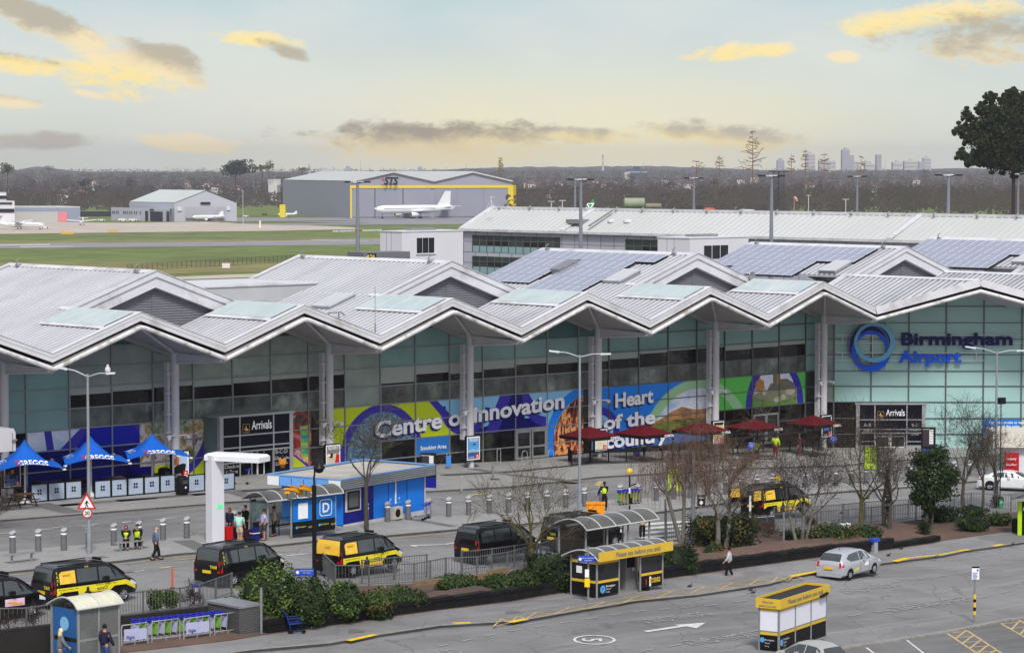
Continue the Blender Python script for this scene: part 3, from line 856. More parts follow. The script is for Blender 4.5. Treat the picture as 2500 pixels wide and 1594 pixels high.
flat([(97.6,T5),(98.9,T5),(97.2,3.8),(96.0,3.8)],aP,clip=CL);flat([(98.3,T5),(101.8,T5),(103.2,3.76),(97.2,3.76)],cU)
flat([(101.7,T5),(103.4,T5),(104.6,2.7),(103.3,2.7)],aP);flat(rect(103.3,.15,107.95,T5),bG)
CL=(103.3,.15,107.95,T5)
flat(ring(104.0,4.4,4.1,3.5,3.45,2.95),aP,clip=CL)
flat(ell(104.0,4.4,3.42,2.92),aH('mural_townscape',[(40,60,50),(90,110,80),(180,140,60),(210,216,232),(150,70,60),(40,60,110)],1.1,seed=3),clip=(102.2,2.2,107.95,T5))
flat(rect(103.0,4.3,106.3,T5),aH('mural_trees',[(60,70,36),(110,120,70),(170,180,170),(60,80,50)],2.6,seed=2),clip=(103.0,2.2,107.0,T5))
CL=(113.6,.15,116.6,T5)
flat(rect(113.6,.15,117,T5),aP,clip=CL);flat([(113.6,3.0),(117,.6),(117,.15),(116.2,.15),(113.6,2.2)],bG,clip=CL)
flat([(113.6,3.0),(113.6,T5),(116.8,T5),(116.8,1.0)],aH('mural_owl',[(236,236,244),(200,205,225),(200,40,40),(60,40,34),(230,150,40),(60,110,190)],.55,seed=5,stretch=(1,1,.6)),clip=CL)
flat([(114.9,4.4),(115.6,5.05),(116.6,5.05),(116.5,3.6),(115.7,4.0)],aH('mural_owl_head',[(30,26,30),(70,60,60),(190,60,40)],2.2),clip=CL)
flat([(115.6,4.0),(116.5,4.1),(116.3,1.4),(115.7,1.9)],aH('mural_feathers',[(30,90,200),(40,170,120),(240,210,60),(220,60,40)],.7,seed=9,stretch=(.4,1,1.2),dist=.3),clip=CL)
flat([(113.7,4.3),(114.8,4.2),(114.7,3.1),(114.1,2.8),(113.7,3.2)],aH('mural_feathers_small',[(230,220,200),(190,50,40),(60,60,60),(230,190,70)],1.4,seed=4),clip=CL)
flat(rect(117.9,2.42,131.2,T5),bG);flat(rect(117.9,.6,119.6,2.45),bG)
CL=(117.9,.25,123.0,T5);CR=(123.0,2.42,131.2,T5)
MACH=aH('mural_machine',[(14,18,34),(30,44,80),(140,180,205),(40,60,90),(80,130,165),(190,110,50)],1.5,dist=2.2,stretch=(.6,1,1.5))
flat(ell(123,1.35,3.25,3.25),MACH,clip=CL);flat(ell(123,1.35,3.25,3.25),MACH,clip=CR)
flat(ring(123,1.35,3.85,3.75,3.2,3.2,-20,200),aP,clip=CL);flat(ring(123,1.35,3.85,3.75,3.2,3.2,-20,200),aP,clip=CR)
flat([(127.4,T5),(128.2,T5),(131.6,2.42),(130.2,2.42)],aP,clip=(117,2.42,131.3,T5))
flat([(128.2,T5),(131.3,T5),(131.3,2.9),(130.7,2.95)],bI)
flat(rect(131.3,2.35,139.2,T5),bH)
flat([(131.3,T5),(134.6,T5),(133.2,2.9),(131.3,2.6)],bI);flat([(134.4,T5),(135.6,T5),(134.2,2.35),(132.9,2.35)],aP)
flat(ring(131.0,4.6,2.5,2.25,1.95,1.75,180,350),aP,clip=(128.6,2.4,133.5,T5))
flat(rect(136.9,3.2,140.4,T5),bI,clip=(136.9,2.35,139.6,T5));flat([(136.5,T5),(137.3,T5),(138.2,3.8),(137.6,3.3)],aP)
flat(ring(139.2,5.0,2.6,2.5,1.9,1.8,180,290),aP,clip=(136,2.35,139.9,T5));
CL=(139.1,.2,143.0,T5)
flat(rect(139.1,.2,143.0,T5),bI,clip=CL);flat([(139.1,2.3),(140.4,1.6),(140.4,.2),(139.1,.2)],bH,clip=CL)
flat(ring(144.0,1.2,4.95,4.2,4.15,3.5,0,360),cS,clip=CL)
flat(ell(144.0,1.2,4.12,3.47),aH('mural_sparks',[(34,14,10),(20,8,8),(60,20,10),(190,70,24),(248,200,130),(120,36,14),(24,10,8)],1.0,dist=1.8,detail=9,stretch=(1.6,1,.55)),clip=CL)
flat(rect(143.9,.2,157.0,T5),cS)
flat(ring(144.6,1.6,2.3,2.0,1.6,1.4,0,360),aP,clip=(143.9,.2,148,T5));flat(ell(144.6,1.6,1.6,1.4),bI,clip=(143.9,.2,148,T5))
CL=(148,.2,157.1,T5)
flat(ring(155.6,-1.0,6.6,6.15,5.6,5.4,0,360),cT,clip=CL);flat(ell(155.6,-1.0,5.6,5.4),cE,clip=CL)
flat([(150.2,1.9),(151.4,2.2),(152.6,2.7),(153.9,3.05),(155.2,2.75),(157.1,2.72),(157.1,1.6),(150.2,1.2)],aH('mural_hill',[(120,84,50),(186,130,70),(150,100,60),(90,70,40)],1.0),clip=CL)
flat([(149.6,1.6),(151.8,2.0),(154,2.1),(157.1,2.0),(157.1,.7),(149.8,.9)],aH('mural_fields',[(52,62,24),(120,124,40),(40,44,22),(150,140,60)],.8,stretch=(.5,1,1.6)),clip=CL)
flat(rect(149.9,.2,157.1,.95),vin('lake',(70,110,170)))
CL=(157.6,2.42,170.1,T5)
flat(rect(157.6,2.42,168.7,T5),d8)
CL=(157.6,2.42,168.7,T5)
flat(ring(155.6,-1.0,6.6,6.15,5.6,5.4,0,90),cT,clip=(157.6,2.42,161,T5));
flat(ring(164.85,2.3,3.55,4.1,2.75,3.5,0,180),aP,clip=CL);flat(ell(164.85,2.3,2.75,3.5),cE,clip=CL)
CL=(162.15,2.42,167.55,T5)
ST_Y,ST_G,d9=aH('mural_castle_gold',[(206,140,50),(170,110,40),(230,170,80)],3),aH('mural_castle_stone',[(80,78,70),(120,112,96),(60,60,56)],2.5),aH('mural_meadow',[(70,110,40),(110,150,70),(50,84,34)],1.2)
flat([(162.5,3.8),(162.5,4.5),(162.9,4.7),(163.0,5.0),(163.1,4.7),(163.5,4.6),(163.6,3.8)],ST_Y,clip=CL)
flat([(164.0,3.9),(164.3,4.3),(164.6,4.3),(164.6,5.07),(165.5,5.07),(165.5,4.6),(166.3,4.6),(167.2,4.2),(167.3,3.7),(164.0,3.7)],ST_G,clip=CL)
flat([(165.1,4.1),(165.1,5.07),(165.5,5.07),(165.5,4.4)],ST_Y,clip=CL)
flat([(162.15,3.5),(163.4,3.8),(165.3,3.75),(167.55,3.8),(167.55,2.42),(162.15,2.42)],aH('mural_ruin_ground',[(120,122,90),(150,150,120),(96,110,60)],1.6),clip=CL)
flat([(162.15,3.35),(165.0,2.7),(167.55,3.1),(167.55,2.42),(162.15,2.42)],d9,clip=CL)
dB=aH('mural_sheep',[(214,204,184),(180,168,146),(230,224,206)],5)
for(sx_,sz_,a_,b_)in((163.55,3.65,.25,.3),(165.1,2.95,.4,.22),(165.9,3.1,.3,.24),(166.7,3.5,.6,.27)):flat(ell(sx_,sz_,a_,b_,14),dB,clip=CL)
flat(rect(126.2,1.16,129.35,2.4),mat('smoking_sign_blue',(42,120,204),.4,var=.03),'smoking_area_sign')
def wall_text(s,x0,x1,z0,size,m,name='lettering',z1=None,off=0.02,depth=.05,ext=.0,lay=0.0,cond=None):
 mb=MB();sl=((z1-z0)/(x1-x0))if z1 is not None else 0
 aA(mb,s,lambda x,y,z:(x0+x,GWY-.125-lay-z,z0+y+sl*x),size=size,off=off,align='LEFT',width=x1-x0,ext=ext)
 return mb.build(name,m,TR)
bR=mat('lettering_white',(246,246,252),.4,var=.0)
M_LN=mat('lettering_shadow_navy',(22,20,104),.5,var=.0)
for(s,x0,x1,z0,z1,sz)in(('Centre of innovation',122.25,140.9,2.72,3.78,1.62),('Heart',146.3,150.5,3.45,3.62,1.5),('of the',145.1,150.8,1.82,1.98,1.45),('country',145.3,152.2,.35,.5,1.45)):
 wall_text(s,x0-.14,x1-.14,z0-.13,sz,M_LN,'lettering_shadow',z1-.13,off=.05)
 wall_text(s,x0,x1,z0,sz,bR,'lettering',z1,off=.05,lay=.012)
wall_text('Smoking Area',126.55,129.05,1.55,.42,bR,off=.008)
DR=MB();DR.use(0)
for(x0,x1)in((136.0,137.45),(137.55,139.0)):
 DR.use(0);DR.box(x0,GWY-.16,.12,x1,GWY-.1,2.3)
 DR.use(1);DR.box(x0+.14,GWY-.17,.35,x1-.14,GWY-.165,1.0);DR.box(x0+.14,GWY-.17,1.15,x1-.14,GWY-.165,2.15)
DR.use(0);DR.box(135.85,GWY-.18,.12,136.0,GWY-.05,2.45);DR.box(139,GWY-.18,.12,139.12,GWY-.05,2.45);DR.box(136,GWY-.18,2.3,139,GWY-.05,2.42)
DR.build('door',[bW,bQ],TR)
DR=MB()
for(x0,x1)in((162.2,163.7),(163.75,165.2)):
 DR.use(0);DR.box(x0,GWY-.16,-.6,x1,GWY-.1,1.9)
 DR.use(1);DR.box(x0+.14,GWY-.17,-.4,x1-.14,GWY-.165,.5);DR.box(x0+.14,GWY-.17,.65,x1-.14,GWY-.165,1.75)
DR.build('door',[bW,bQ],TR)
# ---- arrivals portal one
dC=mat('sign_navy_black',(12,12,26),.3,var=.1)
def portal(root,W_,H_,dep,name_rows,f,open_door=True):
 0
 fr=MB();nv=MB();gl=MB()
 def bx(mb,x0,y0,z0,x1,y1,z1):
  vs=[f(*p)for p in((x0,y0,z0),(x1,y0,z0),(x1,y1,z0),(x0,y1,z0),(x0,y0,z1),(x1,y0,z1),(x1,y1,z1),(x0,y1,z1))]
  mb.add(vs,[(0,3,2,1),(4,5,6,7),(0,1,5,4),(1,2,6,5),(2,3,7,6),(3,0,4,7)])
 t=.16
 bx(fr,0,-dep,0,.3,-dep+.3,H_-.1);bx(fr,W_-.3,-dep,0,W_,-dep+.3,H_-.1)
 bx(fr,-.1,-dep-.08,H_-.1,W_+.1,0,H_+.04)
 cols=[.3,W_*.27,W_*.73,W_-.3];rows=[H_-.15,H_-1.35,H_-2.15,H_-2.45]
 for x in cols[1:3]:bx(fr,x-.05,-dep-.01,0,x+.05,-dep+.12,H_-.1)
 for z in rows[1:]:bx(fr,.3,-dep-.012,z-.045,W_-.3,-dep+.12,z+.045)
 bx(fr,.3,-dep-.011,H_-3.2,cols[1],-dep+.12,H_-3.12);bx(fr,cols[2],-dep-.011,H_-3.2,W_-.3,-dep+.12,H_-3.12)
 bx(nv,.3,-dep+.03,H_-2.45,W_-.3,-dep+.08,H_-.1)
 bx(nv,.3,-dep+.03,.35,cols[1]-.05,-dep+.08,H_-2.45);bx(nv,cols[2]+.05,-dep+.03,.35,W_-.3,-dep+.08,H_-2.45)
 bx(fr,.3,-dep,.0,cols[1],-dep+.12,.35);bx(fr,cols[2],-dep,.0,W_-.3,-dep+.12,.35)
 bx(gl,.02,-dep+.3,0,.08,0,H_-.12);g2=MB();bx(g2,W_-.08,-dep+.3,0,W_-.02,0,H_-.12);g2 .build('side_glazing',cQ,root)
 fr.build('portal_frame',bW,root);nv.build('portal_panel',dC,root);gl.build('side_glazing',cQ,root)
 dz=H_-2.5
 for(x0,x1,yy_)in((cols[1]+.05,cols[1]+.4,-.9),(cols[1]+.9,cols[2]-.75,-.5),(cols[2]-.7,cols[2]-.05,-.95))if open_door else((cols[1]+.05,W_/2-.02,-dep+.4),(W_/2+.02,cols[2]-.05,-dep+.4)):
  d=MB();d.use(0);bx(d,x0,yy_,.02,x0+.1,yy_+.07,dz);bx(d,x1-.1,yy_,.02,x1,yy_+.07,dz);bx(d,x0,yy_,.02,x1,yy_+.07,.2);bx(d,x0,yy_,dz-.1,x1,yy_+.07,dz);bx(d,x0,yy_,1.0,x1,yy_+.07,1.1)
  d.use(1);bx(d,x0+.1,yy_+.02,.2,x1-.1,yy_+.04,dz-.1)
  d.build('sliding_door',[aI,bQ if not open_door else mat('doorway_dark',(26,26,26),.2,var=.3)],root)
 lobby=MB();bx(lobby,.2,.25,0,W_-.2,.3,H_-2.3);bx(lobby,.3,-dep+.2,H_-2.4,W_-.3,.3,H_-2.3);lobby.build('lobby_wall',mat('doorway_dark',(26,26,26),.2,var=.3),root)
 tx=MB()
 aA(tx,'Arrivals',lambda x,y,z:f(W_*.43+x,-dep-.02,H_-1.02+y),size=.86*W_/6.2,align='LEFT',off=.004,width=W_*.27)
 tx.build('arrivals_lettering',bR,root)
 ic=MB();x0=W_*.305;s=W_*.095;z0=H_-1.2
 for(a0,b0,a1,b1)in((0,0,s,.035),(0,s-.035,s,s),(0,0,.035,s),(s-.035,0,s,s)):ic.use(1);bx(ic,x0+a0,-dep-.02,z0+b0,x0+a1,-dep-.01,z0+b1)
 pl=[(.15,.62),(.28,.5),(.45,.45),(.42,.75),(.52,.78),(.62,.45),(.82,.36),(.86,.28),(.6,.26),(.3,.33)]
 ic.use(0);ic.add([f(x0+s*p[0],-dep-.022,z0+s*p[1])for p in pl],[list(range(len(pl)))]);ic.use(0);bx(ic,x0+s*.4,-dep-.02,z0+s*.12,x0+s*.7,-dep-.012,z0+s*.16)
 ic.build('arrivals_symbol',[mat('symbol_gold',(222,170,96),.5,var=0),mat('symbol_frame_grey',(150,130,104),.5,var=0)],root)
 st_=MB()
 for(s_,xc,zc,sz)in name_rows:aA(st_,s_,lambda x,y,z:f(xc+x,-dep+.022,zc+y),size=sz,off=0.0)
 st_.build('small_lettering',mat('lettering_grey',(176,172,168),.5,var=0),root)
cQ=mat('cheek_glass',(98,122,138),.15,var=.2,scale=.4,dirt_reflect=((110,120,60),.6))
portal(TR,PORT1[1]-PORT1[0],4.45,1.9,[('Check-in',1.0,.95,.34),('< Zone',1.0,.6,.34),('B-C-D',5.2,1.65,.4),('Check-in',5.2,1.25,.32),('Zones >',5.2,.85,.32)],lambda x,y,z:(PORT1[0]+x,GWY+y,z+.85))
# ---- glass front of the angled wing
WD=223.3
def wf(u,y,z):
 p=RD(u,WD+y);return(p.x,p.y,z)
def WU(px):return(px-1250)*WD/F_PX
def WZ(py):return CAMH-(py-YH)*WD/F_PX
mx=[WU(p)for p in(2014,2038,2129,2221,2312,2404,2497,2590,2682)]
rz=[WZ(p)for p in(1120,1096,1061,1022,982,943,906,866,828,788,748,708)]
wing_t=MB();fr=MB();xp=WU(2392)-.0
def wtop(u):
 up=(Ws[1].x*RT[0]+Ws[1].y*RT[1])
 k=abs(u-up)/8.4
 k=k if k<=1 else 2-k
 return ZP-(ZP-ZV)*k-.66
for i in range(len(mx)-1):
 for r in range(len(rz)-1):
  u0,u1,z0,z1=mx[i],mx[i+1],rz[r],rz[r+1]
  if WU(2084)<(u0+u1)/2<WU(2262)and r<3:continue
  top=[(u0+(u1-u0)*k/6)for k in range(7)];tp=[(u,max(z0,min(z1,wtop(u))))for u in top]
  if max(z for _,z in tp)<=z0+.03:continue
  if i<2 and r<4:wing_t.use(3)
  elif i==0:wing_t.use(1)
  else:wing_t.use(0)
  wing_t.add([wf(u,0,z0)for u,_ in tp]+[wf(u,0,z)for u,z in tp],[(k,k+1,8+k,7+k)for k in range(6)])
  if min(wtop(u0),wtop(u1))>z1:
   a,b=wf(u0,-.04,z1),wf(u1,-.04,z1);fr.obox(a,b,.1,.07)
 a=wf(mx[i],-.05,rz[0]);b=wf(mx[i],-.05,wtop(mx[i]));fr.obox(a,b,.07,.12,up=Vector((RT[0],RT[1],0)))
wing_t.build('cladding',[b9,cB,cA,bP],TR);fr.build('mullion_frame',bF,TR)
x0w=WU(2092);Wp=WU(2262)-x0w;zb=zg(*wf(x0w,0,0)[:2])
portal(TR,Wp,WZ(985)-zb,.35,[('A-B',.95,1.9,.4),('Zone',.95,1.45,.36),('B-C',4.9,1.9,.36),('Check-in',4.9,1.55,.3),('Zone',4.9,1.2,.3)],lambda x,y,z:wf(x0w+x,y,z+zb),open_door=False)
mb=MB();a0,a1=WU(2405),WU(2494)
mb.add([wf(a0,-.12,WZ(1061)),wf(a1,-.12,WZ(1061)),wf(a1,-.12,WZ(1024)),wf(a0,-.12,WZ(1024))],[(0,1,2,3)])
sg=mb.build('notice_panel',mat('smoking_sign_blue',(42,120,204),.4,var=.03),TR)
mb=MB();aA(mb,"You can't smoke or vape",lambda x,y,z:wf(WU(2462)+x,-.14,WZ(1035)+y),size=.3,off=.004);aA(mb,'beyond this point',lambda x,y,z:wf(WU(2462)+x,-.14,WZ(1041)+y-.12),size=.3,off=.004);mb.build('notice_lettering',bR,TR)
# ---- airport name sign on the wing
SG=aB('airport_name_sign','Birmingham Airport letters and overlapping blue rings on rails on teal glass','sign',wf(WU(2260),-.5,WZ(905)))
rail=MB()
for(py,p0,p1)in((818,2040,2495),(837,2040,2495),(861,2040,2405),(880,2040,2405)):
 rail.obox(wf(WU(p0),-.25,WZ(py)),wf(WU(p1),-.25,WZ(py)),.07,.07)
for px,a,b in((2058,818,837),(2058,861,880),(2131,818,880),(2385,861,880),(2330,861,880),(2092,788,905),(2166,788,905)):rail.obox(wf(WU(px),-.22,WZ(a)),wf(WU(px),-.22,WZ(b)),.06,.06,up=Vector((RT[0],RT[1],0)))
rail.build('mounting_rail',aI,SG)
def wring(cx,cy,a,b,th,m,dy,name='ring',tilt=0,th2=None):
 mb=MB();N=64;q=[]
 th2=th if th2 is None else th2
 for k in range(N+1):
  t=2*math.pi*k/N
  th_=th+(th2-th)*(.5+.5*math.cos(t-tilt))
  for r_ in(1.0,0.0):
   aa,bb=a-th_*(1-r_),b-th_*(1-r_)
   for yy_ in(0,.12):
    q.append(wf(WU(cx)+aa*math.cos(t),-.35-dy+yy_,WZ(cy)+bb*math.sin(t)))
 fs=[]
 for k in range(N):
  o=4*k;n_=o+4
  fs+=[(o,o+2,n_+2,n_),(o+1,n_+1,n_+3,o+3),(o,n_,n_+1,o+1),(o+2,o+3,n_+3,n_+2)]
 mb.add(q,fs);mb.build(name,m,SG)
px2=WD/F_PX
S_NAVY,S_BLUE,S_PALE,S_GREY=mat('sign_navy',(8,10,84),.4,var=.04),mat('sign_blue',(14,88,226),.4,var=.04),mat('sign_pale_blue',(104,172,210),.4,var=.04),mat('sign_grey_purple',(88,92,136),.4,var=.04)
wring(2125,846,50*px2,56*px2,.30,S_NAVY,.0,th2=.55,tilt=2.2)
wring(2120,841,51*px2,51*px2,.12,S_GREY,.14,th2=.14)
wring(2127,857,48*px2,50*px2,.26,S_BLUE,.07,th2=.5,tilt=-1.3)
wring(2135,835,50*px2,49*px2,.26,S_PALE,.2,th2=.42,tilt=-.6)
for(s,x0,x1,py,sz,m)in(('Birmingham',2198,2470,841,1.42,S_NAVY),('Airport',2197,2350,884,1.42,S_BLUE)):
 mb=MB();aA(mb,s,lambda x,y,z:wf(WU(x0)+x,-.42-z,WZ(py)+y),size=sz,off=.045,ext=.07,align='LEFT',width=WU(x1)-WU(x0));mb.build('lettering',m,SG)
 # ---- roof furniture
def on_slope(n,s,y,h=0.0):
 0
 return Vector((CXn(n)-s,y,ZA-S_*s+.08+h))
M_PV=mat('solar_panel_glass',(150,154,172),.2,var=.06,scale=.35,spec=.8)
eA=mat('solar_panel_frame',(205,210,226),.4,var=0)
def pv(n,cols,base='solar_array',label=''):
 0
 t=aB('solar_array',label,'solar panels',on_slope(n,6,156),0,'solar arrays on the terminal roof')
 g=MB();fm=MB();bk=MB()
 d=Vector((-1,0,-S_)).normalized();nn_=Vector((-S_,0,1)).normalized()
 for(y,rows)in cols:
  for r in rows:
   s0=.9+r*1.68;a=on_slope(n,s0,y)+nn_*.22;b=a+d*1.66
   pw=1.0
   P=lambda p,yy_,h:(p.x+nn_.x*h,yy_,p.z+nn_.z*h)
   fm.add([P(a,y,-.04),P(b,y,-.04),P(b,y+pw,-.04),P(a,y+pw,-.04),P(a,y,0),P(b,y,0),P(b,y+pw,0),P(a,y+pw,0)],[(0,1,2,3),(7,6,5,4),(0,4,5,1),(1,5,6,2),(2,6,7,3),(3,7,4,0)])
   a2=a+d*.045;b2=b-d*.045
   g.add([P(a2,y+.045,.004),P(b2,y+.045,.004),P(b2,y+pw-.045,.004),P(a2,y+pw-.045,.004)],[(0,1,2,3)])
   bk.add([P(a,y-.02,-.2),P(b,y-.02,-.2),P(b,y-.02,-.05),P(a,y-.02,-.05)],[(0,1,2,3)]);bk.add([P(b,y,-.2),P(b,y+pw,-.2),P(b,y+pw,-.05),P(b,y,-.05)],[(0,1,2,3)])
 for mm in(g,fm):
  for i_,f_ in enumerate(mm.f):pass
 g.build('panel_glass',M_PV,t);fm.build('panel_frame',eA,t);bk.build('mounting_rail',aC,t)
ys=[149.6+1.02*k for k in range(15)]
pv(5,[(y,[0]if y<151.4 else([0,1,2,3,4,5]if y<157.3 else([0]if y<158.6 else[0,1,2,3])))for y in ys],label='solar array with a gap round the grey vent, left of the Centre apex')
for k_ in():pass
pv(7,[(y,[0,1]if y<153.0 else([0,1,2,3]if y<161.5 else[0,1,2]))for y in ys],label='solar array with a notch at its lower left corner, on the middle roof')
pv(9,[(y,[0,1]if y<152.5 else[0,1,2,3])for y in ys],label='solar array nearest the right edge, above the airport name sign')
def hatch(n,s,y,w_,l,h,m,label,name='roof_hatch',cat='roof hatch',grp=None,dome=False):
 t=aB(name,label,cat,on_slope(n,s,y),0,grp);mb=MB();d=Vector((-1,0,-S_)).normalized();nn_=Vector((-S_,0,1)).normalized();a=on_slope(n,s,y)
 def bx(mb,s0,s1,y0,y1,h0,h1):
  vs=[]
  for hh in(h0,h1):
   for(q,yy_)in((s0,y0),(s1,y0),(s1,y1),(s0,y1)):p=a+d*q+nn_*hh;vs.append((p.x,yy_,p.z))
  mb.add(vs,[(0,1,2,3),(7,6,5,4),(0,4,5,1),(1,5,6,2),(2,6,7,3),(3,7,4,0)])
 bx(mb,-w_/2+.05,w_/2-.05,y-l/2+.05,y+l/2-.05,0,h*.7);mb.build('kerb',bW,t)
 mb=MB();bx(mb,-w_/2,w_/2,y-l/2,y+l/2,h*.7,h)
 if dome:bx(mb,-w_*.35,w_*.35,y-l*.33,y+l*.33,h,h+.16)
 mb.build('lid',m,t)
hatch(3,8.2,150.7,2.6,2.2,.3,a4,'white roof hatch on the bare ribbed roof',grp='white hatches on the terminal roofs')
hatch(5,5.4,150.3,2.6,1.9,.3,a4,'white roof hatch right of the solar array with the vent gap',grp='white hatches on the terminal roofs')
hatch(7,5.2,150.7,2.5,1.9,.3,a4,'white roof hatch beside the notched middle solar array',grp='white hatches on the terminal roofs')
hatch(9,4.8,150.2,2.5,1.9,.3,a4,'white roof hatch cut by the right edge of the picture',grp='white hatches on the terminal roofs')
hatch(5,4.2,158.0,2.3,1.1,.5,aE,'grey box vent standing in the gap of a solar array','roof_vent','roof vent')
hatch(1,10.2,152.5,1.5,1.1,.4,mat('aged_dome_yellow',(226,196,120),.4,var=.15),'rooflight dome turned yellow, on the leftmost roof','roof_dome','rooflight',dome=True)
hatch(1,12.4,157.4,1.4,1.0,.35,a4,'small white roof box cut by the left picture edge','roof_vent','roof vent')
mb=MB();mb.box(109.5,156.5,9.5,125.2,164.8,13.28);o=mb.build('plant_room',mat('plant_room_grey',(176,178,180),.5,var=.08,scale=.3,dirt_reflect=((140,144,146),.4)),TR)
mb=MB();mb.box(109.4,156.4,13.28,125.3,164.9,13.42);mb.box(109.5,156.48,12.2,125.2,156.5,12.24);o2=mb.build('plant_room_coping',aI,TR);o2 .parent=o;o2 .location=(0,0,0)
mb=MB();mb.cyl(113.5,156.3,10,13.0,.07,8);mb.box(113.35,156.1,12.85,113.65,156.5,13.1);mb.build('downpipe',aC,o,world=False)if False else mb.build('downpipe',aC,TR)
p=VY(1833,712,147.2)
t=aB('satellite_dish','small grey round dish on a pole at the roof edge','satellite dish',(p.x,p.y,11.9))
mb=MB();mb.cyl(p.x,p.y,11.6,p.z+1.2,.04,6);mb.build('pole',aE,t)
mb=MB();c=Vector((p.x,p.y-.15,p.z+1.25));mb.lathe([(0,.1),(.2,.07),(.38,0),(.4,.02)],16,'y',c);mb.build('dish',aE,t)
for(px,py,c,lb)in((1209,741,(240,240,240),'white bulkhead light on the louvred gable behind the Centre lettering bay'),(1772,713,(226,232,120),'yellowish bulkhead light on the louvred gable left of the dish')):
 p=VY(px,py,148.05);mb=MB();mb.box(p.x-.25,p.y-.2,p.z-.1,p.x+.25,p.y-.02,p.z+.1);mb.add([(p.x-.25,p.y-.3,p.z-.1),(p.x+.25,p.y-.3,p.z-.1),(p.x+.25,p.y-.2,p.z+.08),(p.x-.25,p.y-.2,p.z+.08)],[(0,1,2,3)])
 tag(mb.build('bulkhead_light',mat('lamp_'+str(c[0]),c,.3,var=0)),lb,'wall light','lights on the gable walls')
anc=MB()
for i,(n,y)in enumerate([(1,163.5),(1,149),(3,164.2),(3,149.2),(5,164.2),(5,149.5),(7,164.2),(7,149.5),(9,164.0)]):
 b=MB();x=CXn(n);z=ZA
 b.tube([(x-.4,y,z),(x-.5,y,z+.35),(x-.2,y,z+.5)],.05,5);b.box(x-.5,y-.15,z-.1,x-.1,y+.15,z+.12)
 tag(b.build('ridge_anchor',aE),'small metal anchor bracket on a main roof ridge, one at each end','roof anchor','anchors along the roof ridges')
p=VY(916,800,140.2);mb=MB();mb.cyl(p.x,p.y,ZV-.1,VY(916,700,140.2).z,.02,5);mb.cyl(p.x,p.y,ZV-.1,ZV+.9,.05,6)
tag(mb.build('whip_aerial',aE),'thin whip aerial rising from the roof valley over the lime mural','aerial')
p=VY(800,768,147.0)
mb=MB()
for k in(0,1.0,2.4):mb.tube([(p.x+k,p.y,p.z-.8),(p.x+k,p.y,p.z+.1)],.035,6)
mb.tube([(p.x-.6,p.y,p.z-.15),(p.x+.2,p.y,p.z+.12),(p.x+1.2,p.y,p.z+.12),(p.x+2.4,p.y,p.z-.7)],.035,6)
mb.tube([(p.x,p.y,p.z-.3),(p.x+1.2,p.y,p.z-.3),(p.x+2.2,p.y,p.z-1.1)],.03,6)
tag(mb.build('roof_handrail',mat('dark_rail',(70,70,84),.5,metal=.3)),'short dark handrail bent over the roof edge between two gables','handrail')
#  AIRFIELD AND DISTANCE
def AZ(px,py,z):return GZ(px,py,z)
def frame(p,ang):
 0
 a=R_(ang);ux=Vector((RT[0]*math.cos(a)+FW[0]*math.sin(a),RT[1]*math.cos(a)+FW[1]*math.sin(a),0));uy=Vector((-ux.y,ux.x,0))
 return ux,uy
def rz_of(ang):ux,_=frame(None,ang);return math.atan2(ux.y,ux.x)
# ---- long pier building behind the terminal: wall faces left, roof runs away from us
PW=GZ(1132,559,11.2);PX0=PW.x;PYN=-200
PY1=PW.y
eB=mat('pier_roof_grey',(196,198,198),.5,var=.06,scale=.05,dirt_reflect=((184,184,180),.5))
dM=mat('pier_roof_rib',(188,190,190),.5,var=.05)
dD=mat('pier_panel_lilac',(178,178,192),.35,var=.04,scale=.2)
a9=mat('white_render',(214,214,222),.5,var=.04,scale=.15,dirt_reflect=((190,190,198),.4))
cV=mat('pier_window_glass',(52,62,58),.05,var=.35,scale=.15,dirt_reflect=((120,132,118),.6),spec=.8)
aY=mat('pier_window_dark',(22,24,26),.06,var=.4,scale=.2,spec=.8)
eC=mat('pier_teal_band',(136,168,170),.25,var=.06,scale=.3)
PR=aB('pier_building','long low pier with pale grey ribbed roof and lilac panel wall behind the terminal','building',(PX0,PY1,-3))
pz=11.2;RW=24.0
rdg=VY(1189,508,PY1);
best=None
for k in range(10,60):
 X=PX0+k*.7;d=ray(1189,508);t=X/d.x;Y=d.y*t;Z=CAMH+d.z*t
 if best is None or abs(Y-PY1)<best[0]:best=(abs(Y-PY1),X,Z)
RX,RZ_=best[1],best[2]
PYN=120
mb=MB();mb.box(PX0,PYN,-5,PX0+2*(RX-PX0),PY1,pz-.3);mb.build('wall',dD,PR)
mb=MB()
for s,x0,x1 in((0,PX0-.5,RX),(1,RX,2*RX-PX0+.5)):
 z0,z1=(pz-.1,RZ_)if s==0 else(RZ_,pz-.1)
 mb.prism([(x0,z0-.3),(x1,z1-.3),(x1,z1),(x0,z0)],(PYN,PY1+.5),lambda x,z,y:(x,y,z))
mb.use(1);y=PYN
while y<PY1:
 mb.prism([(PX0-.5,pz-.1),(RX,RZ_),(RX,RZ_+.1),(PX0-.5,pz)],(y,y+.35),lambda x,z,yy_:(x,yy_,z));y+=1.25
mb.use(2)
for y in(PY1-.4,VY(1380,560,300).y if False else None,):
 if y:mb.prism([(PX0-.6,pz-.15),(RX,RZ_+.05),(RX,RZ_+.4),(PX0-.6,pz+.2)],(y,y+1.0),lambda x,z,yy_:(x,yy_,z))
mb.box(PX0-.7,PYN,pz-.35,PX0-.3,PY1+.6,pz+.05)
mb.box(RX-.4,PYN,RZ_-.1,RX+.4,PY1+.6,RZ_+.3)
def x_plane(px,py,X):d=ray(px,py);t=X/d.x;return Vector((X,d.y*t,CAMH+d.z*t))
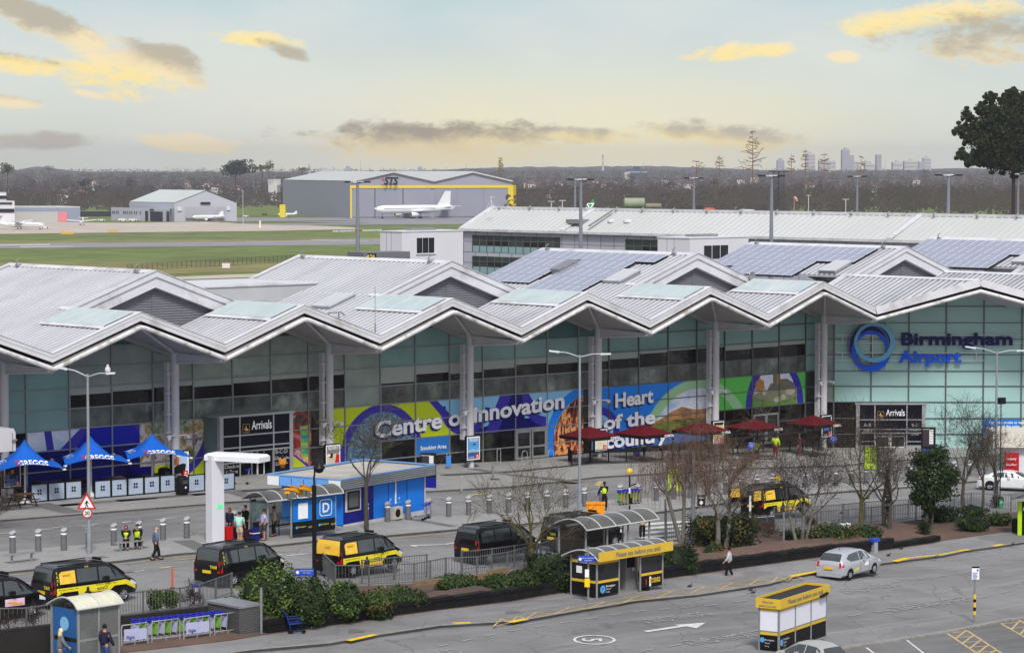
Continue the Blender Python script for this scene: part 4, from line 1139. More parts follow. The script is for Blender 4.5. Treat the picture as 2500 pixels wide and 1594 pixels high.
for(px,py)in((1381,562),(2181,580)):
 y=x_plane(px,py,PX0).y;mb.prism([(PX0-.6,pz+.02),(RX,RZ_+.05),(RX,RZ_+.35),(PX0-.6,pz+.3)],(y,y+.8),lambda x,z,yy_:(x,yy_,z))
mb.build('roof',[eB,dM,aI],PR)
pf=MB()
def pq(px0,px1,zt,zb,mb,dx=.05):
 y0,y1=x_plane(px0,570,PX0).y,x_plane(px1,570,PX0).y
 mb.box(PX0-dx,y1,zb,PX0-dx+.04,y0,zt);return y0,y1
Z_=lambda py,px=1160:x_plane(px,py,PX0).z
for(p0,p1,zt,zb,n,tb)in((1154,1369,Z_(574),Z_(599),12,True),(1154,1300,Z_(625),Z_(650),8,True),(1528,1609,Z_(574),Z_(599)-.3,4,False)):
 y0,y1=x_plane(p0,570,PX0).y,x_plane(p1,570,PX0).y
 for k in range(n):
  ya,yb=y0+(y1-y0)*k/n,y0+(y1-y0)*(k+1)/n
  w_=MB();zm=(zt+zb)/2
  w_.use(0);w_.box(PX0-.06,yb+.12,zm+.06,PX0-.02,ya-.12,zt);w_.use(1);w_.box(PX0-.06,yb+.12,zb,PX0-.02,ya-.12,zm-.06)
  w_.build('window',[cV,aY if k%5>1 else cV],PR)
  pf.box(PX0-.1,ya-.12,zb-(1.1 if tb else 0),PX0,ya+.05,zt)
 pf.box(PX0-.09,y1,(zt+zb)/2-.06,PX0,y0,(zt+zb)/2+.06)
 if tb:
  w_=MB();w_.box(PX0-.05,y1,zb-1.15,PX0-.01,y0,zb-.1);w_.build('teal_band',eC,PR)
for k in range(60):
 y=PY1-k*1.9*1.6;pf.box(PX0-.03,y-.04,-2,PX0,y+.04,pz-.4)
for z in(pz-2.1,pz-3.9,pz-5.7):pf.box(PX0-.03,PYN,z-.03,PX0,PY1,z+.03)
pf.build('panel_joints',bF,PR)
mb=MB()
for(px,py)in((1494,541),(1533,541)):
 d=ray(px,py);X=PX0+(RX-PX0)*.45;t=X/d.x;mb.ball((X,d.y*t,CAMH+d.z*t),.8,8,.5)
mb.build('roof_vent',aI,PR)
for px in(1228,1302,1374,1513,1577,1653,1735,1818,1905,1995,2087,2178,2290,2395,2492):
 d=ray(px,520);t=RX/d.x;y=d.y*t;mb=MB();mb.tube([(RX-.8,y,RZ_-.2),(RX-1.2,y,RZ_+.1),(RX-.6,y,RZ_+.5)],.12,5);mb.build('roof_anchor',aE,PR)
mb=MB()
yb0=x_plane(1418,545,RX-4).y
mb.box(RX-6,yb0-1.5,RZ_-2.2,RX-2,yb0+1.5,RZ_-1.5);mb.obox((RX-7,yb0-5,pz+1),(RX-1.5,yb0-5,RZ_),.3,.2);mb.build('roof_walkway',aE,PR)
# ---- two white stair blocks in front of the pier
def block(p,w_,d_,h,label,wins,zb=-6):
 0
 t=aB('stair_block',label,'building',(p.x,p.y,zb),0,'white stair blocks against the pier')
 mb=MB();mb.box(p.x,p.y-w_,zb,p.x+d_,p.y,h);mb.box(p.x-.1,p.y-w_-.1,h,p.x+d_+.1,p.y+.1,h+.15);mb.build('wall',a9,t)
 mb=MB()
 for f_ in(.3,.52):mb.box(p.x-.02,p.y-w_*f_,zb,p.x,p.y-w_*f_+.05,h)
 mb.box(p.x-.02,p.y-w_,h-7.5,p.x,p.y,h-7.4);mb.box(p.x,p.y-w_-.02,h-7.5,p.x+d_,p.y-w_,h-7.3)
 mb.build('panel_joint',bF,t)
 for(x0,x1,z0,z1)in wins:
  for k in range(3):
   a=x0+(x1-x0)*k/3;b=x0+(x1-x0)*(k+.88)/3
   mb=MB();mb.box(p.x+a,p.y-w_-.08,z0,p.x+b,p.y-w_+.02,z1);mb.build('window',aY,t)
  mb=MB();mb.box(p.x+x0-.2,p.y-w_-.16,z0-.25,p.x+x1+.1,p.y-w_-.02,z0-.05);mb.build('window_sill',aI,t)
 mb=MB();mb.box(p.x+d_*.3,p.y-w_*.6,h+.15,p.x+d_*.7,p.y-w_*.3,h+.5);mb.build('roof_plant',aE,t)
 return t
D0=395.0
c=VD(981,567,D0);h0=c.z
l=(981-925)*D0/F_PX/.679;r=(1128-981)*D0/F_PX/.734*1.0
block(Vector((c.x,c.y+l,0)),l,r,h0,'white stair block at the left end of the pier, beside the runway',[(r*.24,r*.53,VD(1040,619,D0).z,VD(1040,582,D0).z),(r*.24,r*.53,h0-9,VD(1040,635,D0).z)])
D1=385.0
c=VD(1684,583,D1);h1=c.z;l=(1684-1610)*D1/F_PX/.679;r=(1840-1684)*D1/F_PX/.734
block(Vector((c.x,c.y+l,0)),l,r,h1,'white stair block against the pier, behind the middle solar roof',[(r*.24,r*.66,VD(1760,634,D1).z,VD(1760,601,D1).z)])
mb=MB();c=VD(868,616,380);e=VD(981,616,385)
mb.obox((c.x,c.y,c.z-2),(e.x,e.y,c.z-2),4,4);tag(mb.build('covered_walkway',mat('walkway_grey',(112,112,120),.5,var=.06)),'dark grey boxed walkway left of the end stair block','walkway')
p=VD(904,628,372);t=aB('stand_number_sign','small black and yellow stand number sign above the ribbed roof','sign',(p.x,p.y,2));mb=MB();mb.use(0);mb.obox(p+Vector((-.35,.35,0))*.8,p+Vector((.6,-.6,0)),.15,1.0);mb.cyl(p.x,p.y,2,p.z,.06,6);mb.build('board',aC,t)
mb=MB();aA(mb,'42L',lambda x,y,z:(p.x+.1+RT[0]*x-FW[0]*.3,p.y-.1+RT[1]*x-FW[1]*.3,p.z-.35+y),size=1.0);mb.build('number',mat('sign_yellow',(236,196,30),.5,emit=.3,var=0),t)
# ---- hangars
M_HG=mat('hangar_grey',(152,153,166),.5,var=.04,scale=.02)
eD=mat('hangar_door_grey',(142,143,158),.5,var=.05,scale=.03)
cF=mat('hangar_roof',(190,192,190),.5,var=.05,scale=.02)
dN=mat('hangar_yellow',(222,198,48),.5,var=.05)
def solve(px,py_base,z=FLT_Z):return GZ(px,py_base,z)
def hangar(name,label,pL,pM,pR,eave_py,ridge,M_side,M_front,root_extra=None):
 pass
A=solve(691,532);B=solve(855,534);C2=solve(1250,521)
t=aB('maintenance_hangar','huge grey double gabled hangar with yellow door frame and STS sign','hangar',(B.x,B.y,FLT_Z))
DB=B.x*FW[0]+B.y*FW[1]
def hpt(px,py,D):return VD(px,py,D)
zE=hpt(855,444,DB).z
DC=DB+30;Cc=VD(1250,521,DC);
DA=DB+150
A=VD(691,520,DA);zEa=zE
fx=Vector((Cc.x-B.x,Cc.y-B.y,0));LW=fx.length;fx.normalize();fy=Vector((-fx.y,fx.x,0));
if fy.dot(Vector((FW[0],FW[1],0)))<0:fy=-fy
sv=Vector((A.x-B.x,A.y-B.y,0))
def H(u,v,z):q=B+fx*(u*LW)+sv*v;return(q.x,q.y,z)
zr=hpt(958,421,DB).z;zv=hpt(1057,443,DB).z;zr2=hpt(1152,421,DB+15).z;ze2=hpt(1250,448,DC).z
mb=MB()
u1,u2,u3=.262,.512,.752
front_=[(0,FLT_Z),(1,FLT_Z),(1,zE),(u3,zr2),(u2,zv),(u1,zr),(0,zE)]
mb.add([H(u,0,z)for u,z in front_],[list(range(7))]);mb.add([H(0,0,FLT_Z),H(0,0,zE),H(0,1,zE),H(0,1,FLT_Z)],[(0,1,2,3)])
mb.add([H(1,0,FLT_Z),H(1,0,zE),H(1,1,zE),H(1,1,FLT_Z)],[(0,1,2,3)])
mb.build('wall',M_HG,t)
mb=MB()
for(ua,za,ub,zb_)in((0,zE,u1,zr),(u1,zr,u2,zv),(u2,zv,u3,zr2),(u3,zr2,1,zE)):
 mb.add([H(ua,-.01,za+.6),H(ub,-.01,zb_+.6),H(ub,1,zb_+.6),H(ua,1,za+.6),H(ua,-.01,za-.3),H(ub,-.01,zb_-.3)],[(0,1,2,3),(4,5,1,0)])
mb.build('roof',cF,t)
zd=hpt(860,460,DB).z;zd2=hpt(860,453,DB).z
mb=MB()
def hq(mb,ua,ub,za,zb_,off):
 q=[H(ua,0,za),H(ub,0,za),H(ub,0,zb_),H(ua,0,zb_)];mb.add([(a[0]-FW[0]*off,a[1]-FW[1]*off,a[2])for a in q],[(0,1,2,3)])
hq(mb,0,.012,FLT_Z,zd2,.8);hq(mb,0,1,zd,zd2,.9);hq(mb,.975,1.01,FLT_Z,zd2,.8)
q=[H(1.01,0,FLT_Z),H(1.01,-.03,FLT_Z),H(1.01,-.03,zd2),H(1.01,0,zd2)];mb.add(q,[(0,1,2,3)])
mb.build('door_frame',dN,t)
for k,(ua,ub)in enumerate(((.014,.15),(.153,.322),(.325,.495),(.515,.66),(.663,.82),(.823,.973))):
 mb=MB();hq(mb,ua,ub,FLT_Z+1,zd-.1,.5);mb.build('hangar_door',eD,t)
mb=MB();hq(mb,.149,.154,FLT_Z,zd,.7);hq(mb,.321,.326,FLT_Z,zd,.7);mb.build('door_seam',mat('seam_dark',(70,72,80),.6,var=0),t)
mb=MB();p0=hpt(937,451,DB+2.5);
aA(mb,'STS',lambda x,y,z:(p0 .x+fx.x*x,p0 .y+fx.y*x,p0 .z+y),size=6.6,off=.3,align='LEFT',width=37*DB/F_PX,shear=.25)
mb.build('sign_lettering',mat('sign_dark',(14,14,18),.5,var=0),t)
mb=MB();p1=hpt(930,443,DB+2.5);mb.add([(p1 .x+RT[0]*a,p1 .y+RT[1]*a,p1 .z+b)for a,b in((-.5,.9),(2.5,2.1),(2.2,.3),(1.2,-.6),(1.2,.6))],[(0,1,2,3,4)]);mb.build('sign_emblem',mat('emblem_red',(180,50,60),.5,var=0),t)
p=solve(686,531,FLT_Z);mb=MB();zt=VD(686,500,DB).z;q=VD(686,531,DB);mb.obox(q+Vector((-.5,.5,(zt-q.z)/2)),q+Vector((2.2,-2,(zt-q.z)/2)),3,(zt-q.z));mb.use(0)
tag(mb.build('yellow_annexe',dN),'yellow flat-topped block against the left end of the huge hangar','annexe')
B2=solve(426,541.5);D2=B2 .x*FW[0]+B2 .y*FW[1]
t=aB('pale_hangar','pale grey gabled hangar with an office wing and tall roller door','hangar',(B2 .x,B2 .y,FLT_Z))
C3=VD(578,538,D2+12);A3=VD(316,538,D2+45);off0=VD(275,540,D2+45)
zE=VD(426,496,D2).z;zr=VD(501,466,D2).z
fx2=Vector((C3 .x-B2 .x,C3 .y-B2 .y,0));sv2=Vector((A3 .x-B2 .x,A3 .y-B2 .y,0))
H2=lambda u,v,z:tuple(Vector((B2 .x,B2 .y,0))+fx2*u+sv2*v+Vector((0,0,z)))
mb=MB();mb.add([H2(0,0,FLT_Z),H2(1,0,FLT_Z),H2(1,0,zE),H2(.5,0,zr),H2(0,0,zE)],[(0,1,2,3,4)]);mb.add([H2(0,0,FLT_Z),H2(0,0,zE),H2(0,1,zE),H2(0,1,FLT_Z)],[(0,1,2,3)]);mb.add([H2(1,0,FLT_Z),H2(1,0,zE),H2(1,1,zE),H2(1,1,FLT_Z)],[(0,1,2,3)])
dO=mat('pale_hangar_wall',(176,178,190),.5,var=.03,scale=.03);mb.build('wall',dO,t)
mb=MB();mb.add([H2(0,-.01,zE+.3),H2(.5,-.01,zr+.3),H2(.5,1,zr+.3),H2(0,1,zE+.3),H2(1,-.01,zE+.3),H2(1,1,zE+.3)],[(0,1,2,3),(1,4,5,2)]);mb.build('roof',mat('pale_hangar_roof',(190,196,194),.5,var=.05,scale=.03),t)
def q2(mb,ua,ub,pt,pb,off=.6):
 za,zb_=VD(500,pb,D2).z,VD(500,pt,D2).z
 q=[H2(ua,0,za),H2(ub,0,za),H2(ub,0,zb_),H2(ua,0,zb_)];mb.add([(a[0]-FW[0]*off,a[1]-FW[1]*off,a[2])for a in q],[(0,1,2,3)])
mb=MB();q2(mb,.18,.66,506,538);mb.build('hangar_door',mat('door_pale',(164,164,176),.5,var=.03),t);mb=MB();q2(mb,.67,.82,506,538);mb.build('hangar_door',mat('door_pale',(164,164,176),.5,var=.03),t)
mb=MB();q2(mb,.42,.58,494,499.5,.9);mb.build('name_board',aC,t);mb=MB();q2(mb,.05,.12,505,515,.9);mb.build('notice_board',aI,t);mb=MB();q2(mb,.84,.9,504,514,.9);mb.build('notice_board',aI,t)
mb=MB();q2(mb,.18,.8,533,535,1.2);mb.build('door_glazing',aY,t)
zo=VD(275,508,D2+30).z
W2=lambda f,z:tuple(Vector((B2 .x,B2 .y,0)).lerp(Vector((off0 .x,off0 .y,0)),f)+Vector((-FW[0]*6,-FW[1]*6,z)))
mb=MB();mb.add([W2(.05,FLT_Z),W2(1.0,FLT_Z),W2(1.0,zo),W2(.05,zo),tuple(Vector(W2(.05,zo))+Vector((FW[0],FW[1],0))*9),tuple(Vector(W2(1.0,zo))+Vector((FW[0],FW[1],0))*9)],[(0,1,2,3),(3,2,5,4)]);mb.build('office_wing',dO,t)
mb=MB();P_=lambda px,pt,pb,m_=None:None
for i,(px0,px1,pt,pb)in enumerate([(278,280,516,522),(282,284,516,522),(288,290,516,522),(292,294,516,522),(305,307,516,522),(309,311,516,522),(314,316,516,522),(320,322,516,522),(325,327,516,522),(332,334,516,522),(337,339,516,522),(346,348,516,522)]):
 f0,f1=(426-px0)/151,(426-px1)/151;w_=MB();o=Vector((-FW[0],-FW[1],0))*.5
 w_.add([tuple(Vector(W2(f0,VD(300,pb,D2+25).z))+o),tuple(Vector(W2(f1,VD(300,pb,D2+25).z))+o),tuple(Vector(W2(f1,VD(300,pt,D2+25).z))+o),tuple(Vector(W2(f0,VD(300,pt,D2+25).z))+o)],[(0,1,2,3)]);w_.build('window',aY,t)
for(px0,px1,pt,pb)in((359,366,516,541),(371,401,517,541),(410,417,516,541),(370,380,511,515)):
 f0,f1=(426-px0)/151,(426-px1)/151;w_=MB();o=Vector((-FW[0],-FW[1],0))*.6
 w_.add([tuple(Vector(W2(f0,VD(380,pb,D2).z))+o),tuple(Vector(W2(f1,VD(380,pb,D2).z))+o),tuple(Vector(W2(f1,VD(380,pt,D2).z))+o),tuple(Vector(W2(f0,VD(380,pt,D2).z))+o)],[(0,1,2,3)]);w_.build('doorway',mat('doorway_far',(44,46,60),.4,var=.1),t)
def slabbld(name,label,cat,px0,px1,pb,pt,dep,parts,m,roofm):
 a=solve(px0,pb);D=a.x*FW[0]+a.y*FW[1];b=VD(px1,pb,D);z1=VD(px0,pt,D).z
 t=aB(name,label,cat,(a.x,a.y,FLT_Z));back=Vector((FW[0],FW[1],0))*dep-Vector((RT[0],RT[1],0))*dep*.5
 mb=MB();v=[Vector((a.x,a.y,FLT_Z)),Vector((b.x,b.y,FLT_Z))];v+=[v[1]+back,v[0]+back];v=v+[Vector((p_.x,p_.y,z1))for p_ in v]
 mb.use(0);mb.add(v,[(0,1,5,4),(1,2,6,5),(2,3,7,6),(3,0,4,7)]);mb.build('wall',m,t)
 mb=MB();mb.add([p_+Vector((0,0,.02))for p_ in v[4:]]+[p_+Vector((0,0,.6))for p_ in v[4:]],[(0,1,5,4),(1,2,6,5),(2,3,7,6),(3,0,4,7),(4,5,6,7)]);mb.build('roof',roofm,t)
 for(nm,q0,q1,r0,r1,mm)in parts:
  p_=[VD(q0,r1,D-.5),VD(q1,r1,D-.5),VD(q1,r0,D-.5),VD(q0,r0,D-.5)];mb=MB();mb.add(p_,[(0,1,2,3)]);mb.build(nm,mm,t)
 return t
slabbld('cargo_shed','long low blue-grey shed with a pink roller door, left edge of the airfield','shed',22,196,543,507,30,[('lower_wall',36,142,517,542.5,mat('shed_lower',(176,176,174),.5,var=.05)),('roller_door',143,164,517,542.5,mat('door_pink',(216,130,136),.5,var=.06))],mat('shed_blue_grey',(136,146,168),.5,var=.05),cF)
slabbld('terminal_annexe','white banded old airport building at the left picture edge','building',-80,36,545,493,14,[('window_band',-80,35,510,519,aY),('window_band',-80,30,494.5,499,aY)],a9,cF)
slabbld('control_tower','old white control tower top with windows at the left edge','tower',-30,16,544,472,10,[('window_band',-30,15.5,478,486,aY)],a9,cF)
tw=solve(4,545);mb=MB();D=tw.x*FW[0]+tw.y*FW[1];q=VD(4,472,D)
for dx in(-1,1,3):mb.tube([(q.x+dx,q.y-dx,q.z),(q.x+dx,q.y-dx,q.z+4-dx*.6)],.15,5)
tag(mb.build('tower_aerials',aE),'thin aerials sticking up from the old control tower','aerial')
# ---- aircraft
dP=mat('aircraft_white',(226,228,232),.35,var=.03,scale=.1)
aU=mat('aircraft_dark',(50,52,58),.5,var=.1)
def aZ(name,label,loc,rz,L,dia,span,tail_h,col=dP,engines=2,high=False,logo=None,prop=False,group=None,wind=True):
 t=aB(name,label,'aircraft',loc,rz,group)
 r=dia/2;zc=r+(dia*.55 if not high else.9)
 st=[(-L*.5,.02,.35),(-L*.485,.3,.12),(-L*.45,.7,.03),(-L*.38,.97,0),(L*.15,1,0),(L*.3,.8,.14),(L*.42,.45,.42),(L*.5,.12,.7)]
 vs=[];fs=[];N=14
 for(x,k,up)in st:
  for j in range(N):
   a=2*math.pi*j/N;vs.append((x,r*k*math.cos(a),zc+r*k*math.sin(a)+up*r))
 for i in range(len(st)-1):
  for j in range(N):fs.append((i*N+j,i*N+(j+1)%N,(i+1)*N+(j+1)%N,(i+1)*N+j))
 mb=MB();mb.add(vs,fs,True);mb.build('fuselage',col,t,world=False)
 zw=zc-r*.55 if not high else zc+r*.9
 for s in(-1,1):
  mb=MB();b=span/2
  cr=L*.17;tip=L*.045;sw=L*.2 if not high else L*.02;x0=-L*.06
  vs=[(x0,s*r*.6,zw),(x0+cr,s*r*.6,zw),(x0+sw+tip,s*b,zw+b*.07),(x0+sw,s*b,zw+b*.07)]
  vs=[(x,y,z+.3)for x,y,z in vs]+[(x,y,z-.1)for x,y,z in vs];mb.add(vs,[(0,1,2,3),(7,6,5,4),(0,4,5,1),(1,5,6,2),(2,6,7,3),(3,7,4,0)])
  if not high:mb.add([(x0+sw,s*b,zw+b*.07),(x0+sw+tip,s*b,zw+b*.07),(x0+sw+tip*1.6,s*(b+.5),zw+b*.07+L*.035),(x0+sw+tip*1.1,s*(b+.5),zw+b*.07+L*.035)],[(0,1,2,3)])
  mb.build('wing',col,t,world=False)
  mb=MB();zt=zc+r*.4 if not high else tail_h-.4;hs=span*.17;xt=L*.38
  vs=[(xt,s*.2,zt),(xt+L*.09,s*.2,zt),(xt+L*.12,s*hs,zt+hs*.08),(xt+L*.085,s*hs,zt+hs*.08)]
  vs=[(x,y,z+.15)for x,y,z in vs]+[(x,y,z-.1)for x,y,z in vs];mb.add(vs,[(0,1,2,3),(7,6,5,4),(0,4,5,1),(1,5,6,2),(2,6,7,3),(3,7,4,0)]);mb.build('tailplane',col,t,world=False)
  ex=(x0-L*.035,s*span*.165,zw-(dia*.3 if not high else.15));re=dia*(.28 if not prop else.12);le=L*(.09 if not prop else.13)
  mb=MB();mb.use(0);mb.lathe([(re*.8,-le/2),(re,-le*.3),(re*.9,le*.2),(re*.5,le/2)],12,'x',ex)
  mb.use(1);mb.lathe([(0,-le*.48),(re*.78,-le*.46)],12,'x',ex)
  mb.build('engine',[col,aU],t,world=False)
 mb=MB();fr_=[(L*.3,zc+r*.7),(L*.41,tail_h),(L*.48,tail_h),(L*.47,zc+r*.6)];mb.prism(fr_,(-.2,.2),lambda a,b,c:(a,c,b));mb.build('tail_fin',col if not logo else logo,t,world=False)
 if wind:
  mb=MB();mb.box(-L*.4,-r*1.0-.02,zc+r*.18,L*.25,-r*.985+.2,zc+r*.28);mb.box(-L*.4,r*.8,zc+r*.18,L*.25,r*1.0+.02,zc+r*.28);mb.box(-L*.487,-r*.3,zc+r*.3,-L*.465,r*.3,zc+r*.48);mb.build('window_row',aU if L<40 else mat('cabin_windows',(150,152,160),.4,var=0),t,world=False)
 for(x,y)in((-L*.4,0),(L*.04,span*.07),(L*.04,-span*.07)):
  mb=MB();rw=dia*.12
  for q in((-.6,.6)if L>40 and x>0 else(0,)):mb.lathe([(0,-.3),(rw,-.3),(rw,.3),(0,.3)],10,'y',(x+q*rw*2,y,rw))
  mb.cyl(x,y,rw,zc-r*.6,rw*.25,6);mb.build('landing_gear',aU,t,world=False)
 return t
RVN=Vector((-RT[0],-RT[1],0))
def yaw_for(heading_deg):
 return math.atan2(RT[1],RT[0])+R_(heading_deg)
c=solve(1010,534.5)
aZ('airliner','plain white twin-engined airliner parked before the huge hangar',(c.x,c.y,FLT_Z+.3),yaw_for(34),58.8,5.6,60,17.4)
c=solve(52,561);aZ('turboprop','white turboprop with a dark tail stripe parked at the far left of the apron',(c.x,c.y,FLT_Z+.2),yaw_for(180-14),27,2.9,27,7.65,high=True,prop=True)
c=solve(200,551);aZ('light_aircraft','small white twin propeller plane seen head on, middle of the apron',(c.x,c.y,FLT_Z+.2),yaw_for(92),13,1.6,17,4.4,high=True,prop=True)
c=solve(508,541.5);aZ('business_jet','small white business jet before the pale hangar',(c.x,c.y,FLT_Z+.2),yaw_for(20),20,2.5,20,6.2)
c=solve(702,531.5);aZ('business_jet','small white jet half hidden beside the yellow annexe',(c.x,c.y,FLT_Z+.2),yaw_for(10),13,1.8,13,4.2)
M_GT=mat('tail_green',(60,160,78),.4,var=.05)
p=VD(1437,487,760);t=aB('green_tailed_jet','jet behind the pier showing only its green tail with white figures','aircraft',(p.x,p.y,-6))
mb=MB();k=760/F_PX
pts=[(-14,75),(-9,73),(4,56),(13,30),(-2,-6),(-14,0)]
mb.prism([((a-0)*k,0)for a,b in pts]and[(((1424 if 0 else x_)-1437)*k,(487-y_)*k)for x_,y_ in((1424,512),(1437,501),(1447,487),(1450,487),(1448,512))],(-.3,.3),lambda a,b,c_:(p.x+RT[0]*a+FW[0]*c_,p.y+RT[1]*a+FW[1]*c_,p.z+b));mb.build('tail_fin',M_GT,t)
mb=MB();q0=p-Vector((RT[0],RT[1],0))*12
mb.lathe([(.1,-30),(2,-24),(2.1,0),(1.2,8),(.3,14)],12,'x',(p.x-8,p.y,p.z-6.0));mb.build('fuselage',dP,t)
mb=MB();aA(mb,'S7',lambda x,y,z:(p.x+RT[0]*(x+.2)-FW[0]*.35,p.y+RT[1]*(x+.2)-FW[1]*.35,p.z-2.6+y),size=2.2,off=.05,shear=.25);mb.build('tail_figures',bR,t)
p=VD(1585,508,900);t=aB('fire_training_rig','pale green steel mock aircraft barrel with a smaller engine drum','training rig',(p.x,p.y,-6));k=900/F_PX
R3=Vector((RT[0],RT[1],0));M_RG=mat('rig_green',(142,152,134),.6,var=.1,scale=.2,dirt_reflect=((110,104,88),.4))
mb=MB();c=p-R3*5;c.z=VD(1579,496,900).z;mb.tube([c-R3*3.5,c-R3*3.2,c+R3*3.2,c+R3*3.5],[1.2,1.75,1.75,1.5],14);mb.build('barrel',M_RG,t)
mb=MB();c2=c+R3*6.6-Vector((0,0,1.0));mb.tube([c2-R3*2.8,c2+R3*2.4],[.9,.9],12);mb.build('engine_drum',mat('rig_brown_green',(128,124,108),.6,var=.2,scale=.4),t)
mb=MB()
for a in(-3,0,3,6,9):q=c+R3*(a*1.0);mb.box(q.x-.15,q.y-.15,-6,q.x+.15,q.y+.15,q.z-1)
mb.build('support_leg',aE,t)
def lump(name,label,cat,px,py,D,w_,h,m,parts=()):
 p=VD(px,py,D);t=aB(name,label,cat,(p.x,p.y,p.z-h));mb=MB()
 mb.prism([(-w_/2,-h/2),(w_/2,-h/2),(w_/2*.9,h*.3),(w_*.2,h/2),(-w_/2*.8,h*.4)],(-1.2,1.2),lambda a,b,c_:(p.x+RT[0]*a+FW[0]*c_,p.y+RT[1]*a+FW[1]*c_,p.z+b));mb.build('body',m,t)
 mb=MB();mb.prism([(-w_*.35,-h/2-.5),(-w_*.15,-h/2-.5),(-w_*.15,-h/2),(-w_*.35,-h/2)],(-1,1),lambda a,b,c_:(p.x+RT[0]*a+FW[0]*c_,p.y+RT[1]*a+FW[1]*c_,p.z+b));mb.build('wheels',aC,t)
lump('orange_aircraft','small orange plane behind the pier, right of a dark tank','aircraft',1732,511,1500,6.4,1.8,mat('orange',(214,92,62),.5,var=.05))
lump('storage_tank','square dark blue tank behind the pier roof','tank',1707,507,1400,3.6,2.6,mat('tank_navy',(42,44,58),.6,var=.1))
lump('airfield_truck','dark airfield lorry behind the pier, right of the green tail','lorry',1495,510,1200,3.8,1.4,aU)
lump('airfield_trailer','white and red trailers in a row beyond the pier near the lattice mast','trailer',1823,513,1500,9,.8,a9)
# ---- vehicles and clutter on the apron
gs=random.Random(5)
vans=[(248,541,2.6),(262,526,2.6),(300,541,3.4),(324,541,3.2),(332,540,2.2),(396,541,2.6),(441,540,1.8),(455,539,2.2),(892,531,3.4),(110,559,2.6),(600,531,2.4),(646,526,2.0)]
apl=['white van on the apron below the long bus shed','white truck near the grass before the office wing','white tanker lorry before the office wing, first of two','white tanker lorry before the office wing, nearer the doorways','small white van behind the second tanker lorry','white car before the open doorway of the pale hangar','tiny white tug before the pale hangar roller door','small white van beside the business jet','white van under the hangar doors left of the airliner','white baggage tug in front of the turboprop nose','white car on the road right of the pale hangar','dark truck on the grass between the two hangars']
for i,(px,py,w_)in enumerate(vans):
 p=solve(px,py);t=aB('apron_vehicle',apl[i],'vehicle',(p.x,p.y,FLT_Z),rz_of(gs.uniform(-15,15)));h=w_*.55;L=w_*1.6
 mb=MB();mb.prism([(-L/2,.4),(L/2,.4),(L/2,h*.6),(L*.38,h),(-L/2,h)],(-1,1),lambda a,b,c_:(a,c_,b));mb.build('body',a9 if 'dark' not in apl[i]else aU,t,world=False)
 mb=MB();mb.box(L*.3,-1.02,h*.6,L*.42,1.02,h*.85);mb.build('windscreen',aU,t,world=False)
 for x in(-L*.3,L*.3):mb=MB();mb.lathe([(0,-1.05),(.42,-1.05),(.42,1.05),(0,1.05)],8,'y',(x,0,.42));mb.build('wheel',aC,t,world=False)
p=solve(216,529);mb=MB();mb.obox(p+Vector((-12,11,1.8)),p+Vector((12,-11,1.8)),3,3.4);o=tag(mb.build('airside_bus',aU),'long dark bus parked behind the apron at the left','bus')
mk=MB()
for px in range(815,930,6):
 p=solve(px,567-(px-815)*.03);b=MB();b.box(p.x-.5,p.y-.3,FLT_Z,p.x+.5,p.y+.3,FLT_Z+.8)
 tag(b.build('marker_board',aI if not 866<px<886 else mat('marker_red',(180,50,46),.6,var=0)),('white' if not 866<px<886 else 'red')+' low barrier block in the row on the grass beyond the white block','barrier','low '+('white' if not 866<px<886 else 'red')+' blocks along the closed taxiway')
for(px,py,w_,h,c,lb)in((164,574,6,1.2,(216,170,60),'yellow taxiway sign on the grass below the apron, left one'),(275,569,5,1.2,(216,170,60),'yellow taxiway sign on the grass below the apron, right one'),(552,658,2.6,1.6,(226,210,214),'white and red board sign on the near grass beyond the roof'),(635,560,.8,4.0,(236,226,210),'white pole marker with a ball top near the apron end')):
 p=solve(px,py);t=tag(MB().box(0,0,0,1,1,1).build('tmp',aC),'','');bpy.data.objects.remove(t)
 t=aB('airfield_sign',lb,'sign',(p.x,p.y,FLT_Z));b=MB();b.obox(p-R3*w_/2+Vector((0,0,h*.6+.3)),p+R3*w_/2+Vector((0,0,h*.6+.3)),.2,h);b.build('board',mat('airfield_sign_%d'%px,c,.6,var=.05),t)
 b=MB();b.box(p.x-w_*.3,p.y-.1,FLT_Z,p.x-w_*.25,p.y+.1,FLT_Z+.5);b.box(p.x+w_*.25,p.y-.1,FLT_Z,p.x+w_*.3,p.y+.1,FLT_Z+.5);b.build('post',aE,t)
p0,p1=solve(310,664),solve(760,637);b=MB();nP=40
for k in range(nP):q=p0 .lerp(p1,k/nP);b.box(q.x-.05,q.y-.05,FLT_Z,q.x+.05,q.y+.05,FLT_Z+2.4)
for h in(.3,.8,1.2,1.6,2.0,2.4):b.obox(p0+Vector((0,0,h)),p1+Vector((0,0,h)),.06,.1)
tag(b.build('chain_fence',mat('dark_fence',(56,58,54),.8,var=.1)),'long dark wire fence crossing the near airfield grass','fence')
